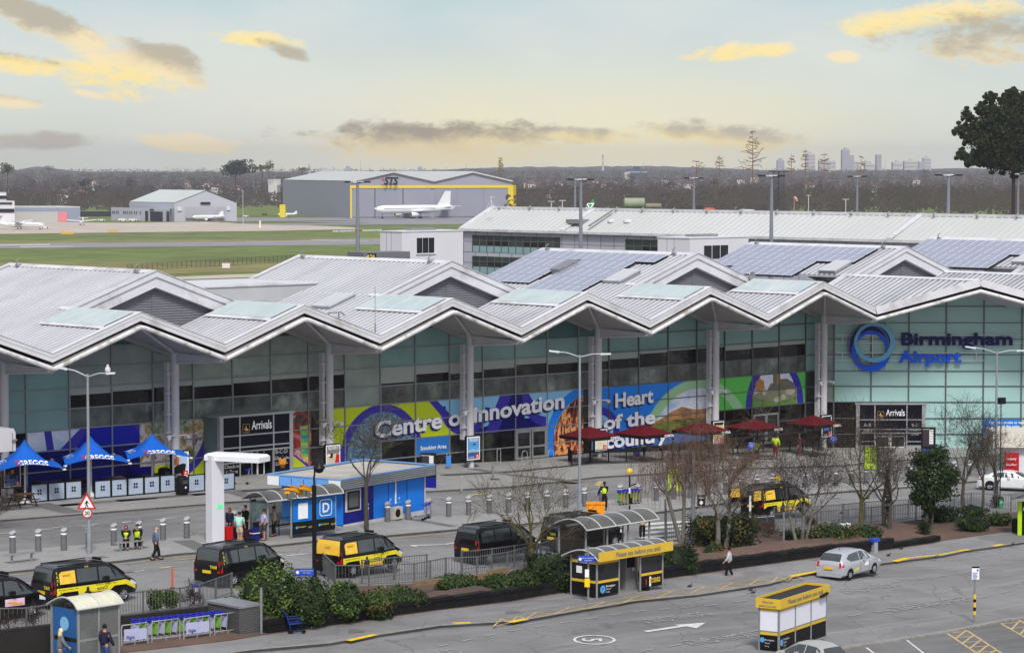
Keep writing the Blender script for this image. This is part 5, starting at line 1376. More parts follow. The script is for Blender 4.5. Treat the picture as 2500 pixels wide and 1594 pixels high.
# ---- high mast lights
dQ=mat('mast_grey',(136,140,150),.5,metal=.3,var=.05)
def mast(px,pt,D,label,zb=-1.0):
 p=VD(px,pt,D);t=aB('high_mast_light',label,'floodlight mast',(p.x,p.y,zb),0,'tall floodlight masts around the stands')
 mb=MB();mb.tube([(p.x,p.y,zb),(p.x,p.y,p.z-.3)],[.42,.2],8);mb.build('mast',dQ,t)
 mb=MB()
 for a in range(4):an=a*math.pi/2+.5;mb.tube([(p.x,p.y,p.z-.3),(p.x+1.5*math.cos(an),p.y+1.5*math.sin(an),p.z-.1)],.07,5)
 mb.build('head_frame',aC,t)
 for a in range(4):
  an=a*math.pi/2+.5;f=MB();c=(p.x+1.55*math.cos(an),p.y+1.55*math.sin(an),p.z-.1)
  f.box(c[0]-.4,c[1]-.3,c[2]-.12,c[0]+.4,c[1]+.3,c[2]+.12);f.build('lamp_head',aU if a%2 else aI,t)
for(px,pt,D,lb)in((873,443,400,'tall mast in front of the huge hangar, leftmost of all'),(1404,437,560,'tall mast behind the pier just left of its twin near the green tail'),(1418,437,400,'tall mast standing before the pier wall near the green tail'),(1694,434,560,'tall mast behind the pier left of the dark tank gap'),(1884,428,400,'tall mast before the lattice tower, crossing the pier roof'),(2093,430,560,'tall mast behind the pier under the city skyline'),(2316,426,395,'tall mast crossing the pier roof above the airport name sign'),(2486,424,560,'tall mast at the right picture edge behind the pier')):mast(px,pt,D,lb)
def thinpole(px,pt,D,zb,label,name='lamp_column',r=.1):
 p=VD(px,pt,D);b=MB();b.cyl(p.x,p.y,zb,p.z,r,6);b.obox(p-R3*.8,p+R3*.8,.2,.15);return tag(b.build(name,aI),label,'pole')
thinpole(593,467,1500,FLT_Z,'thin twin lamp column between the two hangars',r=.12);thinpole(1346,492,640,0,'short thin pole behind the pier left of the masts');thinpole(1373,490,640,0,'short white pole behind the pier beside the left mast of the twins');thinpole(1974,477,900,0,'thin lamp column beyond the pier right of the windsock',r=.12);thinpole(2065,487,640,0,'short white aerial pole left of the skyline mast')
p=VD(1901,420,1300);t=aB('lattice_tower','dark square lattice radar tower rising before the trees','tower',(p.x,p.y,FLT_Z));mb=MB();s_=2.0
zt=p.z;
for a in(-1,1):
 for b_ in(-1,1):mb.tube([(p.x+a*s_,p.y+b_*s_,FLT_Z),(p.x+a*s_*.9,p.y+b_*s_*.9,zt)],.16,4)
n_=12
for k in range(n_):
 z0,z1=FLT_Z+(zt-FLT_Z)*k/n_,FLT_Z+(zt-FLT_Z)*(k+1)/n_
 for(a,b_,c_,d_)in((-1,-1,1,-1),(1,-1,1,1),(1,1,-1,1),(-1,1,-1,-1)):mb.tube([(p.x+a*s_,p.y+b_*s_,z0),(p.x+c_*s_,p.y+d_*s_,z1)],.1,3);mb.tube([(p.x+a*s_,p.y+b_*s_,z1),(p.x+c_*s_,p.y+d_*s_,z1)],.08,3)
mb.build('lattice',aU,t);mb=MB();mb.box(p.x-3.5,p.y-3.5,zt,p.x+3.5,p.y+3.5,zt+.5);mb.build('platform',aU,t)
p=VD(1939,482,900);t=aB('windsock','drooping pale pink windsock on a red and white pole','windsock',(p.x,p.y,FLT_Z));mb=MB();mb.cyl(p.x,p.y,FLT_Z,p.z+.4,.12,6);mb.build('pole',mat('pole_redwhite',(190,140,140),.6,var=0),t);mb=MB();mb.tube([p,p+R3*.6-Vector((0,0,.5)),p+R3*1.0-Vector((0,0,1.3))],[.45,.4,.25],8);mb.build('sock',mat('sock_pink',(224,170,160),.7,var=.05),t)
p=VD(1199,478,460);t=aB('weather_mast','white tripod weather instrument on the pier roof end','instrument',(p.x,p.y,RZ_));mb=MB();zb=VD(1199,508,460).z
mb.tube([(p.x,p.y,zb),(p.x,p.y,p.z)],.06,5)
for a in(0,2.1,4.2):mb.tube([(p.x,p.y,zb+1.4),(p.x+.8*math.cos(a),p.y+.8*math.sin(a),zb)],.05,4)
mb.tube([p-R3*.3+Vector((0,0,-.3)),p+R3*.7+Vector((0,0,-.3))],.05,4);mb.build('tripod',aI,t)
# ---- city skyline, chimney, spires
bJ=mat('far_tower_hazed',(166,168,178),.6,var=.04);aO=mat('far_tower_pale',(194,192,190),.6,var=.04)  # tower colours paled so distance haze is partly in the paint
def far(px0,px1,pt,label,name='tower_block',cat='tower block',D=7000,m=None,pb=420,shape=None,group=None):
 a,b=VD(px0,pb,D),VD(px1,pb,D);zt=VD(px0,pt,D).z;dz=Vector((FW[0],FW[1],0))*max(30,(b-a).length*.6);zb=min(a.z,terrain(D))-4
 v=[Vector((a.x,a.y,zb)),Vector((b.x,b.y,zb))];v+=[v[1]+dz,v[0]+dz];v+=[Vector((p_.x,p_.y,zt))for p_ in v]
 mb=MB();mb.add(v,[(0,1,5,4),(1,2,6,5),(2,3,7,6),(3,0,4,7),(4,5,6,7)])
 h_=zt-a.z
 n_=int(h_/9)
 mb.use(1)
 for k in range(n_):
  z=a.z+h_*(k+.3)/max(1,n_);q=Vector((FW[0],FW[1],0))*-1.0
  mb.add([Vector((a.x,a.y,z))+q,Vector((b.x,b.y,z))+q,Vector((b.x,b.y,z+2.5))+q,Vector((a.x,a.y,z+2.5))+q],[(0,1,2,3)])
 if(px1-px0)>12:c=(a+b)/2+dz*.5;mb.use(0);mb.box(c.x-4,c.y-4,zt,c.x+4,c.y+4,zt+5)
 o=mb.build(name,[m or bJ,mat('far_window_band',(158,160,170),.5,var=0)]);return tag(o,label,cat,group)
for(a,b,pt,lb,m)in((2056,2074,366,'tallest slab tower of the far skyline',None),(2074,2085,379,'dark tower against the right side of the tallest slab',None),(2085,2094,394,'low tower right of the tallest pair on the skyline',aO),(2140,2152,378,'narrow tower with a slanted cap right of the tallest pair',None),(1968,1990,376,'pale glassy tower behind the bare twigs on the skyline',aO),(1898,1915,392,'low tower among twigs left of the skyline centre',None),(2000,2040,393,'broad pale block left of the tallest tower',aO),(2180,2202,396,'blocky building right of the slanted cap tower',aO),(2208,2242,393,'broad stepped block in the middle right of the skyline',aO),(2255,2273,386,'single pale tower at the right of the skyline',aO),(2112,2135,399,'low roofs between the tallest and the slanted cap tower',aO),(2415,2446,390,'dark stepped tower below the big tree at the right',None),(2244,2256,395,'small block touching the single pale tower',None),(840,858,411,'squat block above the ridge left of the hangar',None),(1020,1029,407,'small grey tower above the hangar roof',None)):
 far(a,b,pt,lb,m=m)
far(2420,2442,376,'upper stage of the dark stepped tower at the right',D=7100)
p=VD(1472,385,6500);b=MB();zb=10;b.tube([(p.x,p.y,zb),(p.x,p.y,p.z)],[3.0,1.9],10);b.use(1);b.tube([(p.x,p.y,p.z),(p.x,p.y,p.z+6)],[2.1,2.1],10);tag(b.build('chimney',[aO,bJ]),'tall pale industrial chimney on the far ridge','chimney')
for(px,pt,lb)in((755,399,'church spire on the ridge left of the hangar'),(784,408,'small second spire right of the church spire'),(814,407,'stubby spire nearest the hangar roof')):
 p=VD(px,pt,4500);b=MB();b.tube([(p.x,p.y,5),(p.x,p.y,p.z-8)],[3.0,2.4],6);b.tube([(p.x,p.y,p.z-8),(p.x,p.y,p.z)],[2.4,.3],6);tag(b.build('church_spire',bJ),lb,'spire')
for(px,pt,lb,D)in((880,390,'hair-thin mast above the ridge left of the hangar sign',6500),(1139,400,'hair-thin mast above the hangar right gable',6500),(1571,396,'thin mast on the dark roofed building beyond the pier',5000),(2162,389,'needle mast on the skyline right of the slanted cap tower',7000)):p=VD(px,pt,D);b=MB();b.tube([(p.x,p.y,5),(p.x,p.y,p.z)],[1.0,.4],4);tag(b.build('radio_mast',bJ),lb,'mast')
def hill(name,pts,D,dep,m,base=-14):
 mb=MB();vs=[];N=len(pts)
 for(px,py)in pts:
  a=VD(px,py,D);f_=VD(px,py,D-dep);g=VD(px,py,D+dep)
  vs+=[(f_.x,f_.y,base),((a.x+f_.x)/2,(a.y+f_.y)/2,(a.z+base)*.62),(a.x,a.y,a.z),(g.x,g.y,base)]
 fs=[]
 for i in range(N-1):
  for j in range(3):fs.append((4*i+j,4*i+4+j,4*i+5+j,4*i+1+j))
 mb.add(vs,fs,True);return tag(mb.build(name,m),kind='structure')
b3=mat('wooded_hill',(66,64,52),.95,var=.2,scale=.004)
hr=random.Random(11)
def ridge(x0,x1,f,step=14,j=1.2):return[(x,f(x)+hr.uniform(-j,j))for x in range(x0,x1,step)]
hill('hills',ridge(-200,2800,lambda x:417-12*math.exp(-((x-95)/60)**2)-11*math.exp(-((x-1560)/230)**2)-7*math.exp(-((x-1250)/150)**2)-6*math.exp(-((x-2350)/200)**2)+(3 if x<900 else 0)),8600,900,b3)
hill('hills',ridge(-300,2900,lambda x:423+2*math.sin(x/130)+(0 if x<1200 else-4),10,1.6),6700,800,b3)
hill('hills',ridge(-300,2900,lambda x:433+2*math.sin(x/90+1),8,2.0),5000,700,b3)
#  STREET FURNITURE
UX=Vector((1,0,0))
cW=mat('bollard_grey',(118,118,122),.4,metal=.35,var=.08,scale=4)
bK=mat('bollard_cap',(168,170,174),.35,metal=.2,var=.08)
aM=mat('reflective_band',(236,238,242),.3,var=.02)
def mk_bollard():
 t=aB('bollard','','bollard',(0,0,0),0,'bollards along the island kerb')
 b=MB();b.lathe([(.17,0),(.165,.92),(.165,1.0)],16);b.build('post',cW,t)
 b=MB();b.lathe([(.172,.88),(.172,.97)],16);b.build('reflective_band',aM,t)
 b=MB();N=16;v=[(.175*math.cos(2*math.pi*k/N),.175*math.sin(2*math.pi*k/N),1.0)for k in range(N)]
 v2=[(.175*math.cos(2*math.pi*k/N),.175*math.sin(2*math.pi*k/N),1.14+.1*math.cos(2*math.pi*k/N+.0))for k in range(N)]
 b.add(v+v2,[(k,(k+1)%N,N+(k+1)%N,N+k)for k in range(N)]);b.use(1);b.add(v2,[list(range(N))]);b.build('slanted_cap',[cW,bK],t)
 return t
bol=mk_bollard()
bpts=[((31,1357),'bollard at the far left beside the front bench'),((93.5,1353),'second bollard from the left, behind the front bench end'),((156,1350),'third bollard from the left, clear of bench and lamp post'),((217,1344),'bollard hidden behind the lamp post with the 20 sign'),((278,1338),'bollard left of the two seated workers'),((339,1332),'bollard behind the right seated worker'),((398,1325),'bollard right of the bald walking man'),((456,1320.5),'bollard just left of the white arch leg'),((570,1306),'bollard behind the man in the mint shirt'),((842,1287),'bollard at the kiosk window, right of the D shelter'),((894,1283.5),'bollard behind the clipped tree trunk by the kiosk'),((946,1280),'bollard left of the air conditioning unit'),((996.5,1275.5),'bollard right of the air conditioning unit'),((1046,1271.5),'bollard behind the two parked luggage trolleys'),((1095.5,1268),'bollard right of the kiosk, first in the open'),((1144,1264),'second open bollard right of the kiosk'),((1194.5,1260.5),'third open bollard, at the left twigs of the bare tree'),((1242,1256.5),'bollard in the left crown of the bare tree'),((1288.5,1253),'bollard in the middle crown of the bare tree'),((1335,1249.5),'bollard in the right crown of the bare tree'),((1381.5,1246),'bollard left of the middle lamp post'),((1427,1242.5),'bollard just right of the middle lamp post'),((1469,1238),'bollard behind the standing worker in a yellow vest'),((1514,1235),'bollard behind the trolley row'),((1559,1232),'bollard right of the striped beacon pole'),((1602,1228),'bollard left of the weeping birch'),((1644,1225),'bollard between the two weeping birch trunks'),((1684,1221.5),'bollard right of the green banner and birch'),((1727,1217),'bollard above the square hedge'),((1771,1213),'bollard at the left twigs of the second birch'),((1810,1210),'bollard above the open van tailgate'),((1848,1206),'bollard behind the roof of the van with open tailgate'),((1888,1203),'bollard below the second yellow beacon'),((1927,1199),'bollard right of the second yellow beacon'),((1966,1196),'bollard above the bonnet of the van with open tailgate'),((2003.5,1193.5),'first bollard right of the pale birch'),((2041,1191),'second bollard right of the pale birch')]
k=0
for i in range(9):bpts.append(((2078+36*i,1188.5-2.6*i),'%s bollard of the run behind the bare trees on the right'%('first','second','third','fourth','fifth','sixth','seventh','eighth','ninth')[i]))
for i,((px,py),lb)in enumerate(bpts):
 p=G(px,py-2);p.z+=.11
 q=bol if i==0 else aT(bol)
 q.location=p;q.rotation_euler=(0,0,random.uniform(-.12,.12)-YAW+1.2);q['label']=lb
for i,((px,py),lb,h)in enumerate((((1069,1201),'slim steel post on the pavement corner right of the kiosk',1.05),((1127,1203),'slim steel post on the corner by the yellow kerb mark',1.05),((1419,1262),'slim post left of the orange grit bin',.75),((1488,1258),'slim post right of the orange grit bin',.75),((1350,1270),'slim steel post under the bare tree crown by the taxi lane',1.0))):
 p=G(px,py);b=MB();b.lathe([(.055,0),(.055,h-.03),(.03,h),(0,h)],10,'z',(p.x,p.y,p.z+.1));tag(b.build('slim_post',bK),lb,'post','slim steel posts')
dR=mat('bench_slats_grey',(150,150,152),.5,metal=.3,var=.1)
def cX(pa,pb,label):
 a,b_=G(*pa),G(*pb);a.z+=.12;b_.z+=.12;t=aB('bench',label,'bench',tuple(a.lerp(b_,.5)),0,'backless benches on the island');d=(b_-a).normalized();n=Vector((-d.y,d.x,0))
 for k in range(4):m_=MB();o=n*(-.2+.13*k)+Vector((0,0,.46));m_.obox(a-d*.35+o,b_+d*.35+o,.1,.04);m_.build('seat_slat',dR,t)
 for q in(a,b_):m_=MB();m_.cyl(q.x,q.y,q.z,q.z+.4,.06,8);m_.obox(q-n*.22+Vector((0,0,.41)),q+n*.22+Vector((0,0,.41)),.06,.05);m_.obox(q-n*.15+Vector((0,0,.02)),q+n*.15+Vector((0,0,.02)),.15,.03);m_.build('leg',aE,t)
cX((29,1380),(77,1374),'empty grey backless bench at the far left');cX((294,1350),(346,1344),'grey bench with two seated workers')
cG=mat('lamp_post_grey',(148,154,162),.5,metal=.3,var=.1,scale=2,dirt_reflect=((110,112,112),.4))
def lamp_post(px,pb,pt,px_t,L,R,label,bird=False):
 p=G(px,pb);D=p.x*FW[0]+p.y*FW[1];top=VD(px_t,pt,D);t=aB('street_lamp',label,'street lamp',tuple(p),0,'tall double armed street lamps')
 z0=p.z+.1
 b=MB();b.tube([(p.x,p.y,z0),(p.x,p.y,z0+1.6)],.14,12);b.tube([(p.x,p.y,z0+1.6),(p.x,p.y,top.z)],[.1,.065],12);b.build('column',cG,t)
 for(ex,ey)in(L,R):
  e=VD(ex,ey,D);c=Vector((p.x,p.y,top.z));dd=(e-c)
  b=MB();b.tube([c-Vector((0,0,.15)),c+dd*.45+Vector((0,0,.02)),c+dd*.8],.045,6);b.build('arm',cG,t)
  b=MB();u=dd.normalized();b.obox(c+dd*.72,c+dd*.86,.16,.12);b.obox(c+dd*.84,c+dd*1.08,.34,.09);b.build('lamp_head',mat('lamp_head_pale',(206,212,216),.4,var=.05),t)
 return t,p,D
lamp_post(218,1356,913,209,(145,897),(276,911),'tall double lamp post at the left carrying the 20 and pedestrian signs')
lamp_post(1415,1256,866,1415,(1346,857),(1486,864),'tall double lamp post in the middle, right of Centre of innovation')
lamp_post(2430,1236,857,2430,(2362,847),(2500,856),'tall double lamp post at the right, before the Airport lettering')
g_=VD(263,903,G(218,1356).x*FW[0]+G(218,1356).y*FW[1])
b=MB();b.ball(g_,.16,8,1.25);b.ball(g_+Vector((0,0,.22)),.08,6);tag(b.build('gull',aI),'white gull perched on the right arm of the left lamp post','bird')
def disc(mb,c,r,n,ax,up,off):
 vs=[c+ax*r*math.cos(2*math.pi*k/n)+up*r*math.sin(2*math.pi*k/n)+off for k in range(n)];mb.add(vs,[list(range(n))])
AX=R3;UPV=Vector((0,0,1));TO=Vector((-FW[0],-FW[1],0))
bX=mat('sign_red',(190,36,40),.45,var=.04);aN=mat('sign_white',(226,226,228),.45,var=.02);bL=mat('sign_black',(16,16,18),.5,var=0)
Dp=G(218,1356).x*FW[0]+G(218,1356).y*FW[1]
c=VD(213,1228,Dp)+TO*.18;t=aB('warning_sign','red triangle sign with a walking figure on the left lamp post','road sign',tuple(c));s=.5
b=MB();tri=lambda r:[c+AX*r*math.cos(a)+UPV*r*math.sin(a)for a in(math.pi/2,math.pi*7/6,math.pi*11/6)]
b.use(0).add(tri(.62),[(0,1,2)]);b.use(1).add([q+TO*.006 for q in tri(.44)],[(0,1,2)]);b.use(2).add([q-TO*.01 for q in tri(.62)],[(2,1,0)]);b.build('plate',[bX,aN,aE],t)
fig=[(-.02,.22),(.03,.22),(.05,.17),(.12,.05),(.09,.03),(.04,.1),(.03,.0),(.11,-.2),(.07,-.21),(0,-.06),(-.07,-.21),(-.11,-.2),(-.03,.0),(-.05,.08),(-.1,.0),(-.13,.02),(-.06,.14)]
b=MB();b.add([c+AX*x*.95+UPV*(y*.95-.04)+TO*.012 for x,y in fig],[list(range(len(fig)))]);b.build('figure',bL,t)
c=VD(214,1251,Dp)+TO*.18;t=aB('speed_sign','round red ringed 20 sign under the red triangle','road sign',tuple(c));b=MB();b.use(0);disc(b,c,.27,24,AX,UPV,TO*0);b.use(1);disc(b,c,.21,24,AX,UPV,TO*.006);b.build('plate',[bX,aN],t)
b=MB();aA(b,'20',lambda x,y,z:c+AX*x+UPV*(y-.1)+TO*.012,size=.29,off=.008);b.build('number',bL,t)
def a3(px0,px1,pt,pb,Y,base,extras,label,red=True,legs=True,word=None):
 a,c_=VY(px0,pb,Y),VY(px1,pt,Y);x0,x1,z0,z1=a.x,c_.x,a.z,c_.z
 t=aB('poster_board',label,'poster board',(x0,Y,z0),0,'framed poster boards along the terminal front')
 b=MB();b.box(x0-.09,Y-.02,z0-.09,x1+.09,Y+.16,z1+.09);b.build('case',aC,t)
 b=MB();f=.045;b.box(x0-.02,Y-.045,z0-.02,x1+.02,Y-.022,z0+f);b.box(x0-.02,Y-.045,z1-f,x1+.02,Y-.022,z1+.02);b.box(x0-.02,Y-.045,z0+f,x0+f,Y-.022,z1-f);b.box(x1-f,Y-.045,z0+f,x1+.02,Y-.022,z1-f);b.build('frame',aM,t)
 w_,h_=x1-x0,z1-z0
 b=MB();b.quad((x0,Y-.03,z0),(x1,Y-.03,z0),(x1,Y-.03,z1),(x0,Y-.03,z1));b.build('picture',base,t)
 for i,(m_,poly)in enumerate(extras):
  b=MB();b.add([(x0+u*w_,Y-.034-.003*i,z0+v*h_)for u,v in poly],[list(range(len(poly)))]);b.build('picture_detail',m_,t)
 if red:
  b=MB();b.box(x0+w_*.66,Y-.06,z0+h_*.03,x0+w_*.95,Y-.05,z0+h_*.25);b.build('red_badge',dS,t)
  b=MB();b.add([(x0+w_*(.8+.06*math.cos(a)),Y-.064,z0+h_*.16+w_*.06*math.sin(a))for a in[k*.9 for k in range(7)]],[list(range(7))]);b.box(x0+w_*.7,Y-.066,z0+h_*.055,x0+w_*.91,Y-.062,z0+h_*.085);b.build('badge_mark',aN,t)
  b=MB();aA(b,'FLY BETTER',lambda x,y,z:(x0+w_*.3+x,Y-.06,z0+h_*.06+y),size=.2,width=w_*.45,shear=.2);b.build('slogan',aN,t)
 if word:b=MB();aA(b,word,lambda x,y,z:(x0+w_*.5+x,Y-.06,z0+h_*.8+y),size=.4,width=w_*.75,shear=.12,off=.01);b.build('headline',aN,t)
 if legs:b=MB();b.box((x0+x1)/2-.15,Y+.1,zg(x0,Y)+.1,(x0+x1)/2+.15,Y+.3,z0);b.build('leg',aR,t)
 return t
dS=mat('badge_red',(214,34,34),.4,var=.02)
C_=lambda n,c:mat('print_'+n,c,.4,var=.12,scale=3)
a3(10,49,1135,1189,144.2,C_('night',(20,22,36)),[(C_('blue',(60,110,190)),[(.1,.1),(.85,.1),(.85,.45),(.7,.6),(.2,.55)]),(C_('skin',(190,140,110)),[(.4,.55),(.6,.55),(.62,.8),(.42,.82)]),(C_('coat',(20,20,24)),[(.3,.4),(.75,.38),(.7,.62),(.35,.62)])],'poster with dark figure under the left blue parasol')
a3(421,459,1102,1166,144.0,C_('white',(220,222,230)),[(C_('window',(170,196,226)),[(.4,.35),(.95,.3),(.9,.95),(.5,.98)]),(C_('coat',(20,20,24)),[(.1,.05),(.75,.05),(.85,.5),(.7,.55),(.3,.5),(.1,.4)]),(C_('blond',(190,120,70)),[(.1,.5),(.4,.5),(.45,.8),(.25,.85),(.1,.7)])],'poster of a person in black at an aircraft window, left of first Arrivals')
a3(796,829,1085,1142,144.0,C_('cabin',(200,186,166)),[(C_('grey',(120,120,120)),[(0,.62),(1,.62),(1,1),(0,1)]),(C_('red',(190,40,34)),[(.6,.1),(1,.05),(1,.55),(.75,.62)]),(C_('dark_people',(44,34,32)),[(.2,.45),(.45,.42),(.5,.62),(.3,.66)]),(C_('cream',(230,218,196)),[(.05,.5),(.3,.5),(.3,.62),(.08,.62)])],'poster headed NOTHING right of the first Arrivals porch',word='NOTHING')
a3(1140,1170,1065,1123,143.9,C_('sky_blue',(80,150,214)),[(C_('city',(150,180,196)),[(0,.32),(1,.32),(1,.42),(.8,.48),(.7,.42),(.4,.5),(.2,.42),(0,.45)]),(C_('water',(40,90,150)),[(0,0),(1,0),(1,.32),(0,.32)]),(C_('plane_dark',(30,30,40)),[(.45,.66),(.6,.72),(.7,.66),(.6,.64)])],'poster of a blue city bay, right of the smoking area',word='TAKE FLIGHT')
a3(1453,1481,1047,1101,143.9,C_('cream2',(222,216,190)),[(C_('palms',(70,110,120)),[(.1,.5),(.9,.5),(.8,.75),(.3,.8)]),(C_('navy',(40,56,90)),[(0,.85),(1,.85),(1,1),(0,1)])],'poster of palms under the left burgundy parasol')
a3(1741,1766,1028,1086,143.9,C_('sunset',(226,190,120)),[(C_('dark_top',(30,30,36)),[(0,.85),(1,.85),(1,1),(0,1)]),(C_('pink',(206,170,160)),[(0,0),(1,0),(1,.35),(0,.3)])],'poster with an orange desert, between second and third parasols')
a3(2006,2029,1014,1067,143.9,C_('night2',(26,26,40)),[(C_('blue2',(70,110,190)),[(.15,.3),(.8,.3),(.7,.6),(.3,.62)])],'poster with a blue figure under the rightmost burgundy parasol')
# ---- blue tent parasols
dT=mat('tent_blue',(26,96,200),.55,var=.1,scale=.6)
dE=mat('tent_lettering',(232,238,250),.5,var=0)
def tent(apex_px,pole_px,label):
 Yc=143.2;ap=VY(apex_px[0],apex_px[1],Yc);g0=zg(ap.x,Yc)+.1;t=aB('tent_parasol',label,'parasol',(ap.x,Yc,g0),0,'blue tent parasols by the cafe screens')
 N=12;h0,h1=3.3,ap.z;hw=2.05;cr,sr=math.cos(-.38),math.sin(-.38);vs=[];fs=[]
 def P(u,v):
  r=max(abs(u),abs(v));z=h1-(h1-h0)*(1-(1-r)**1.75);
  m_=min(abs(u),abs(v))/r if r>0 else 1
  z+=.32*r*r*(1-m_**2);sc=1-.13*(1-m_)*r
  u*=hw*sc;v*=hw*sc;return(ap.x+u*cr-v*sr,Yc+u*sr+v*cr,z)
 for i in range(N+1):
  for j in range(N+1):vs.append(P(-1+2*i/N,-1+2*j/N))
 for i in range(N):
  for j in range(N):fs.append((i*(N+1)+j,(i+1)*(N+1)+j,(i+1)*(N+1)+j+1,i*(N+1)+j+1))
 b=MB();b.add(vs,fs,True);b.build('canopy',dT,t)
 b=MB()
 for a,c_ in((-1,-1),(1,-1),(1,1),(-1,1)):q=P(a,c_);b.box(q[0]-.08,q[1]-.08,q[2]-.06,q[0]+.08,q[1]+.08,q[2]+.03)
 b.build('corner_fitting',aM,t)
 b=MB();b.cyl(ap.x,Yc,g0,h1-.15,.07,10);b.lathe([(.35,0),(.3,.05),(.09,.3)],12,'z',(ap.x,Yc,g0));b.build('pole',aI,t)
 def face(x,y,k0):
  v=-.86+y*.95;u=k0+x/hw;q=P(u,v);e=.03;return(q[0]-e*.37,q[1]-e,q[2]+e*1.2)
 b=MB();aA(b,'GREGGS',lambda x,y,z:face(x,y/hw*2,0.12),size=.46,off=.012,width=1.9);b.build('lettering',dE,t)
 b=MB()
 for i in range(2):
  for j in range(2):b.add([face(-1.1+.17*i+dx,(.06+.17*j+dy)/hw*2,.12)for dx,dy in((0,0),(.13,0),(.13,.13),(0,.13))],[(0,1,2,3)])
 b.build('square_mark',mat('mark_faded_red',(150,70,110),.5,var=0),t)
 def side(x,y):
  u=-.86+y*.9;v=-(x/hw);q=P(u,v);return(q[0]-.03,q[1],q[2]+.04)
 b=MB();aA(b,'GREGGS',lambda x,y,z:side(x,y/hw*2),size=.42,off=.01,width=1.5);b.build('side_lettering',mat('lettering_pale_blue',(150,180,230),.5,var=0),t)
tent((60,1072),0,'blue tent parasol at the far left, peak beside the picture edge');tent((221,1064),0,'middle blue tent parasol, behind the left lamp post');tent((371,1058),0,'right blue tent parasol, nearest the Arrivals porch')
# ---- grey panel screens round the cafe
eE=mat('screen_panel_grey',(164,178,198),.4,var=.05)
def screen(pa,pb,ht,label):
 a,b_=G(*pa),G(*pb);a.z+=.1;b_.z+=.1;t=aB('cafe_screen',label,'windbreak',tuple(a),0,'grey cafe windbreak panels');d=(b_-a).normalized();n=Vector((d.y,-d.x,0));L=(b_-a).length
 z0,z1=.1,1.12
 b=MB();b.add([a+Vector((0,0,z0))+d*.06,b_+Vector((0,0,z0))-d*.06,b_+Vector((0,0,z1))-d*.06,a+Vector((0,0,z1))+d*.06],[(0,1,2,3)]);b.build('panel',eE,t)
 b=MB()
 for q in(a+d*.02,b_-d*.02):b.box(q.x-.03,q.y-.03,q.z,q.x+.03,q.y+.03,q.z+1.22)
 b.obox(a+Vector((0,0,z1+.02)),b_+Vector((0,0,z1+.02)),.05,.05);b.obox(a+Vector((0,0,.08)),b_+Vector((0,0,.08)),.05,.05);b.build('frame',aC,t)
 b=MB();m_=a.lerp(b_,.5)+n*.015
 for i in(-1,0):
  for j in(-1,0):q=m_+d*(i*.17+.02)+Vector((0,0,.68+j*.19));b.add([q,q+d*.12,q+d*.12+Vector((0,0,.14)),q+Vector((0,0,.14))],[(0,1,2,3)])
 b.build('square_mark',aC,t)
S1=[((76,1232),(117,1228)),((118,1228),(159,1224)),((160,1224),(200,1220.5)),((231,1222),(271,1218.5)),((272,1218.5),(311,1215)),((312,1215),(351,1211.5)),((352,1211.5),(390,1208)),((391,1208),(428,1204.5)),((460,1207),(500,1203)),((532,1204),(573,1199))]
nm=('leftmost windbreak panel beside the tent pole foot','second windbreak panel from the left','third windbreak panel, just left of the lamp post','windbreak panel just right of the lamp post','second windbreak panel right of the lamp post','third windbreak panel right of the lamp post','windbreak panel cut by a tent pole, two left of the black bin','windbreak panel left of the black bin','windbreak panel between the black bin and the arch leg','windbreak panel standing right of the arch leg')
for i,(a,b_)in enumerate(S1):screen(a,b_,0,nm[i])
def bin_(px,py,r,h,label,m=None):
 p=G(px,py);t=aB('litter_bin',label,'litter bin',(p.x,p.y,p.z+.1),0,None);b=MB();b.lathe([(r*.92,0),(r,h*.5),(r,h*.78),(r*.85,h*.93),(r*.4,h),(0,h)],16);b.build('body',m or aC,t,world=False)
 b=MB();b.use(0).box(-.1*2,-r-.02,h*.6,.1*2,-r+.08,h*.78);b.build('opening',mat('bin_opening_grey',(70,70,74),.5,var=0),t,world=False);b=MB();disc(b,Vector((0,-r-.01,h*.42)),.07,10,Vector((1,0,0)),UPV,Vector());b.build('emblem',aM,t,world=False);return t
bin_(444,1212,.42,1.25,'black domed bin between two windbreak panels');bin_(401,1190,.42,1.25,'black domed bin behind the windbreak on the lime wall');bin_(90,1222,.38,1.2,'black bin in shade behind the leftmost windbreak')
def picnic(px,py,label):
 p=G(px,py);p.z+=.12;t=aB('picnic_table',label,'table',tuple(p),0,'brown picnic tables behind the windbreaks');m=mat('dark_timber',(88,64,56),.7,var=.15)
 b=MB();b.box(-.8,-.38,.72,.8,.38,.77);b.build('tabletop',m,t,world=False)
 for s in(-1,1):b=MB();b.box(-.8,s*.72-.14,.43,.8,s*.72+.14,.47);b.build('seat',m,t,world=False)
 for s in(-1,1):b=MB();b.obox((s*.6,-.75,0),(s*.6,-.2,.72),.06,.06);b.obox((s*.6,.75,0),(s*.6,.2,.72),.06,.06);b.obox((s*.6,-.75,.42),(s*.6,.75,.42),.05,.06);b.build('leg_frame',aC,t,world=False)
for px,py,lb in((28,1222,'dark picnic table at the picture edge below the left poster'),(55,1240,'second dark picnic table left of the tent pole foot'),(120,1206,'brown picnic table behind the second windbreak panel'),(190,1202,'brown picnic table behind the third windbreak panel'),(275,1198,'brown picnic table right of the lamp post'),(370,1190,'brown picnic table behind the middle windbreaks')):picnic(px,py,lb)
p=VY(30,1100,138.0);t=aB('signal_cabinet','pale grey metal hood jutting in at the left picture edge','cabinet',(p.x,138,3))
a,c_=VY(-40,1107,138.0),VY(38,1052,138.0)
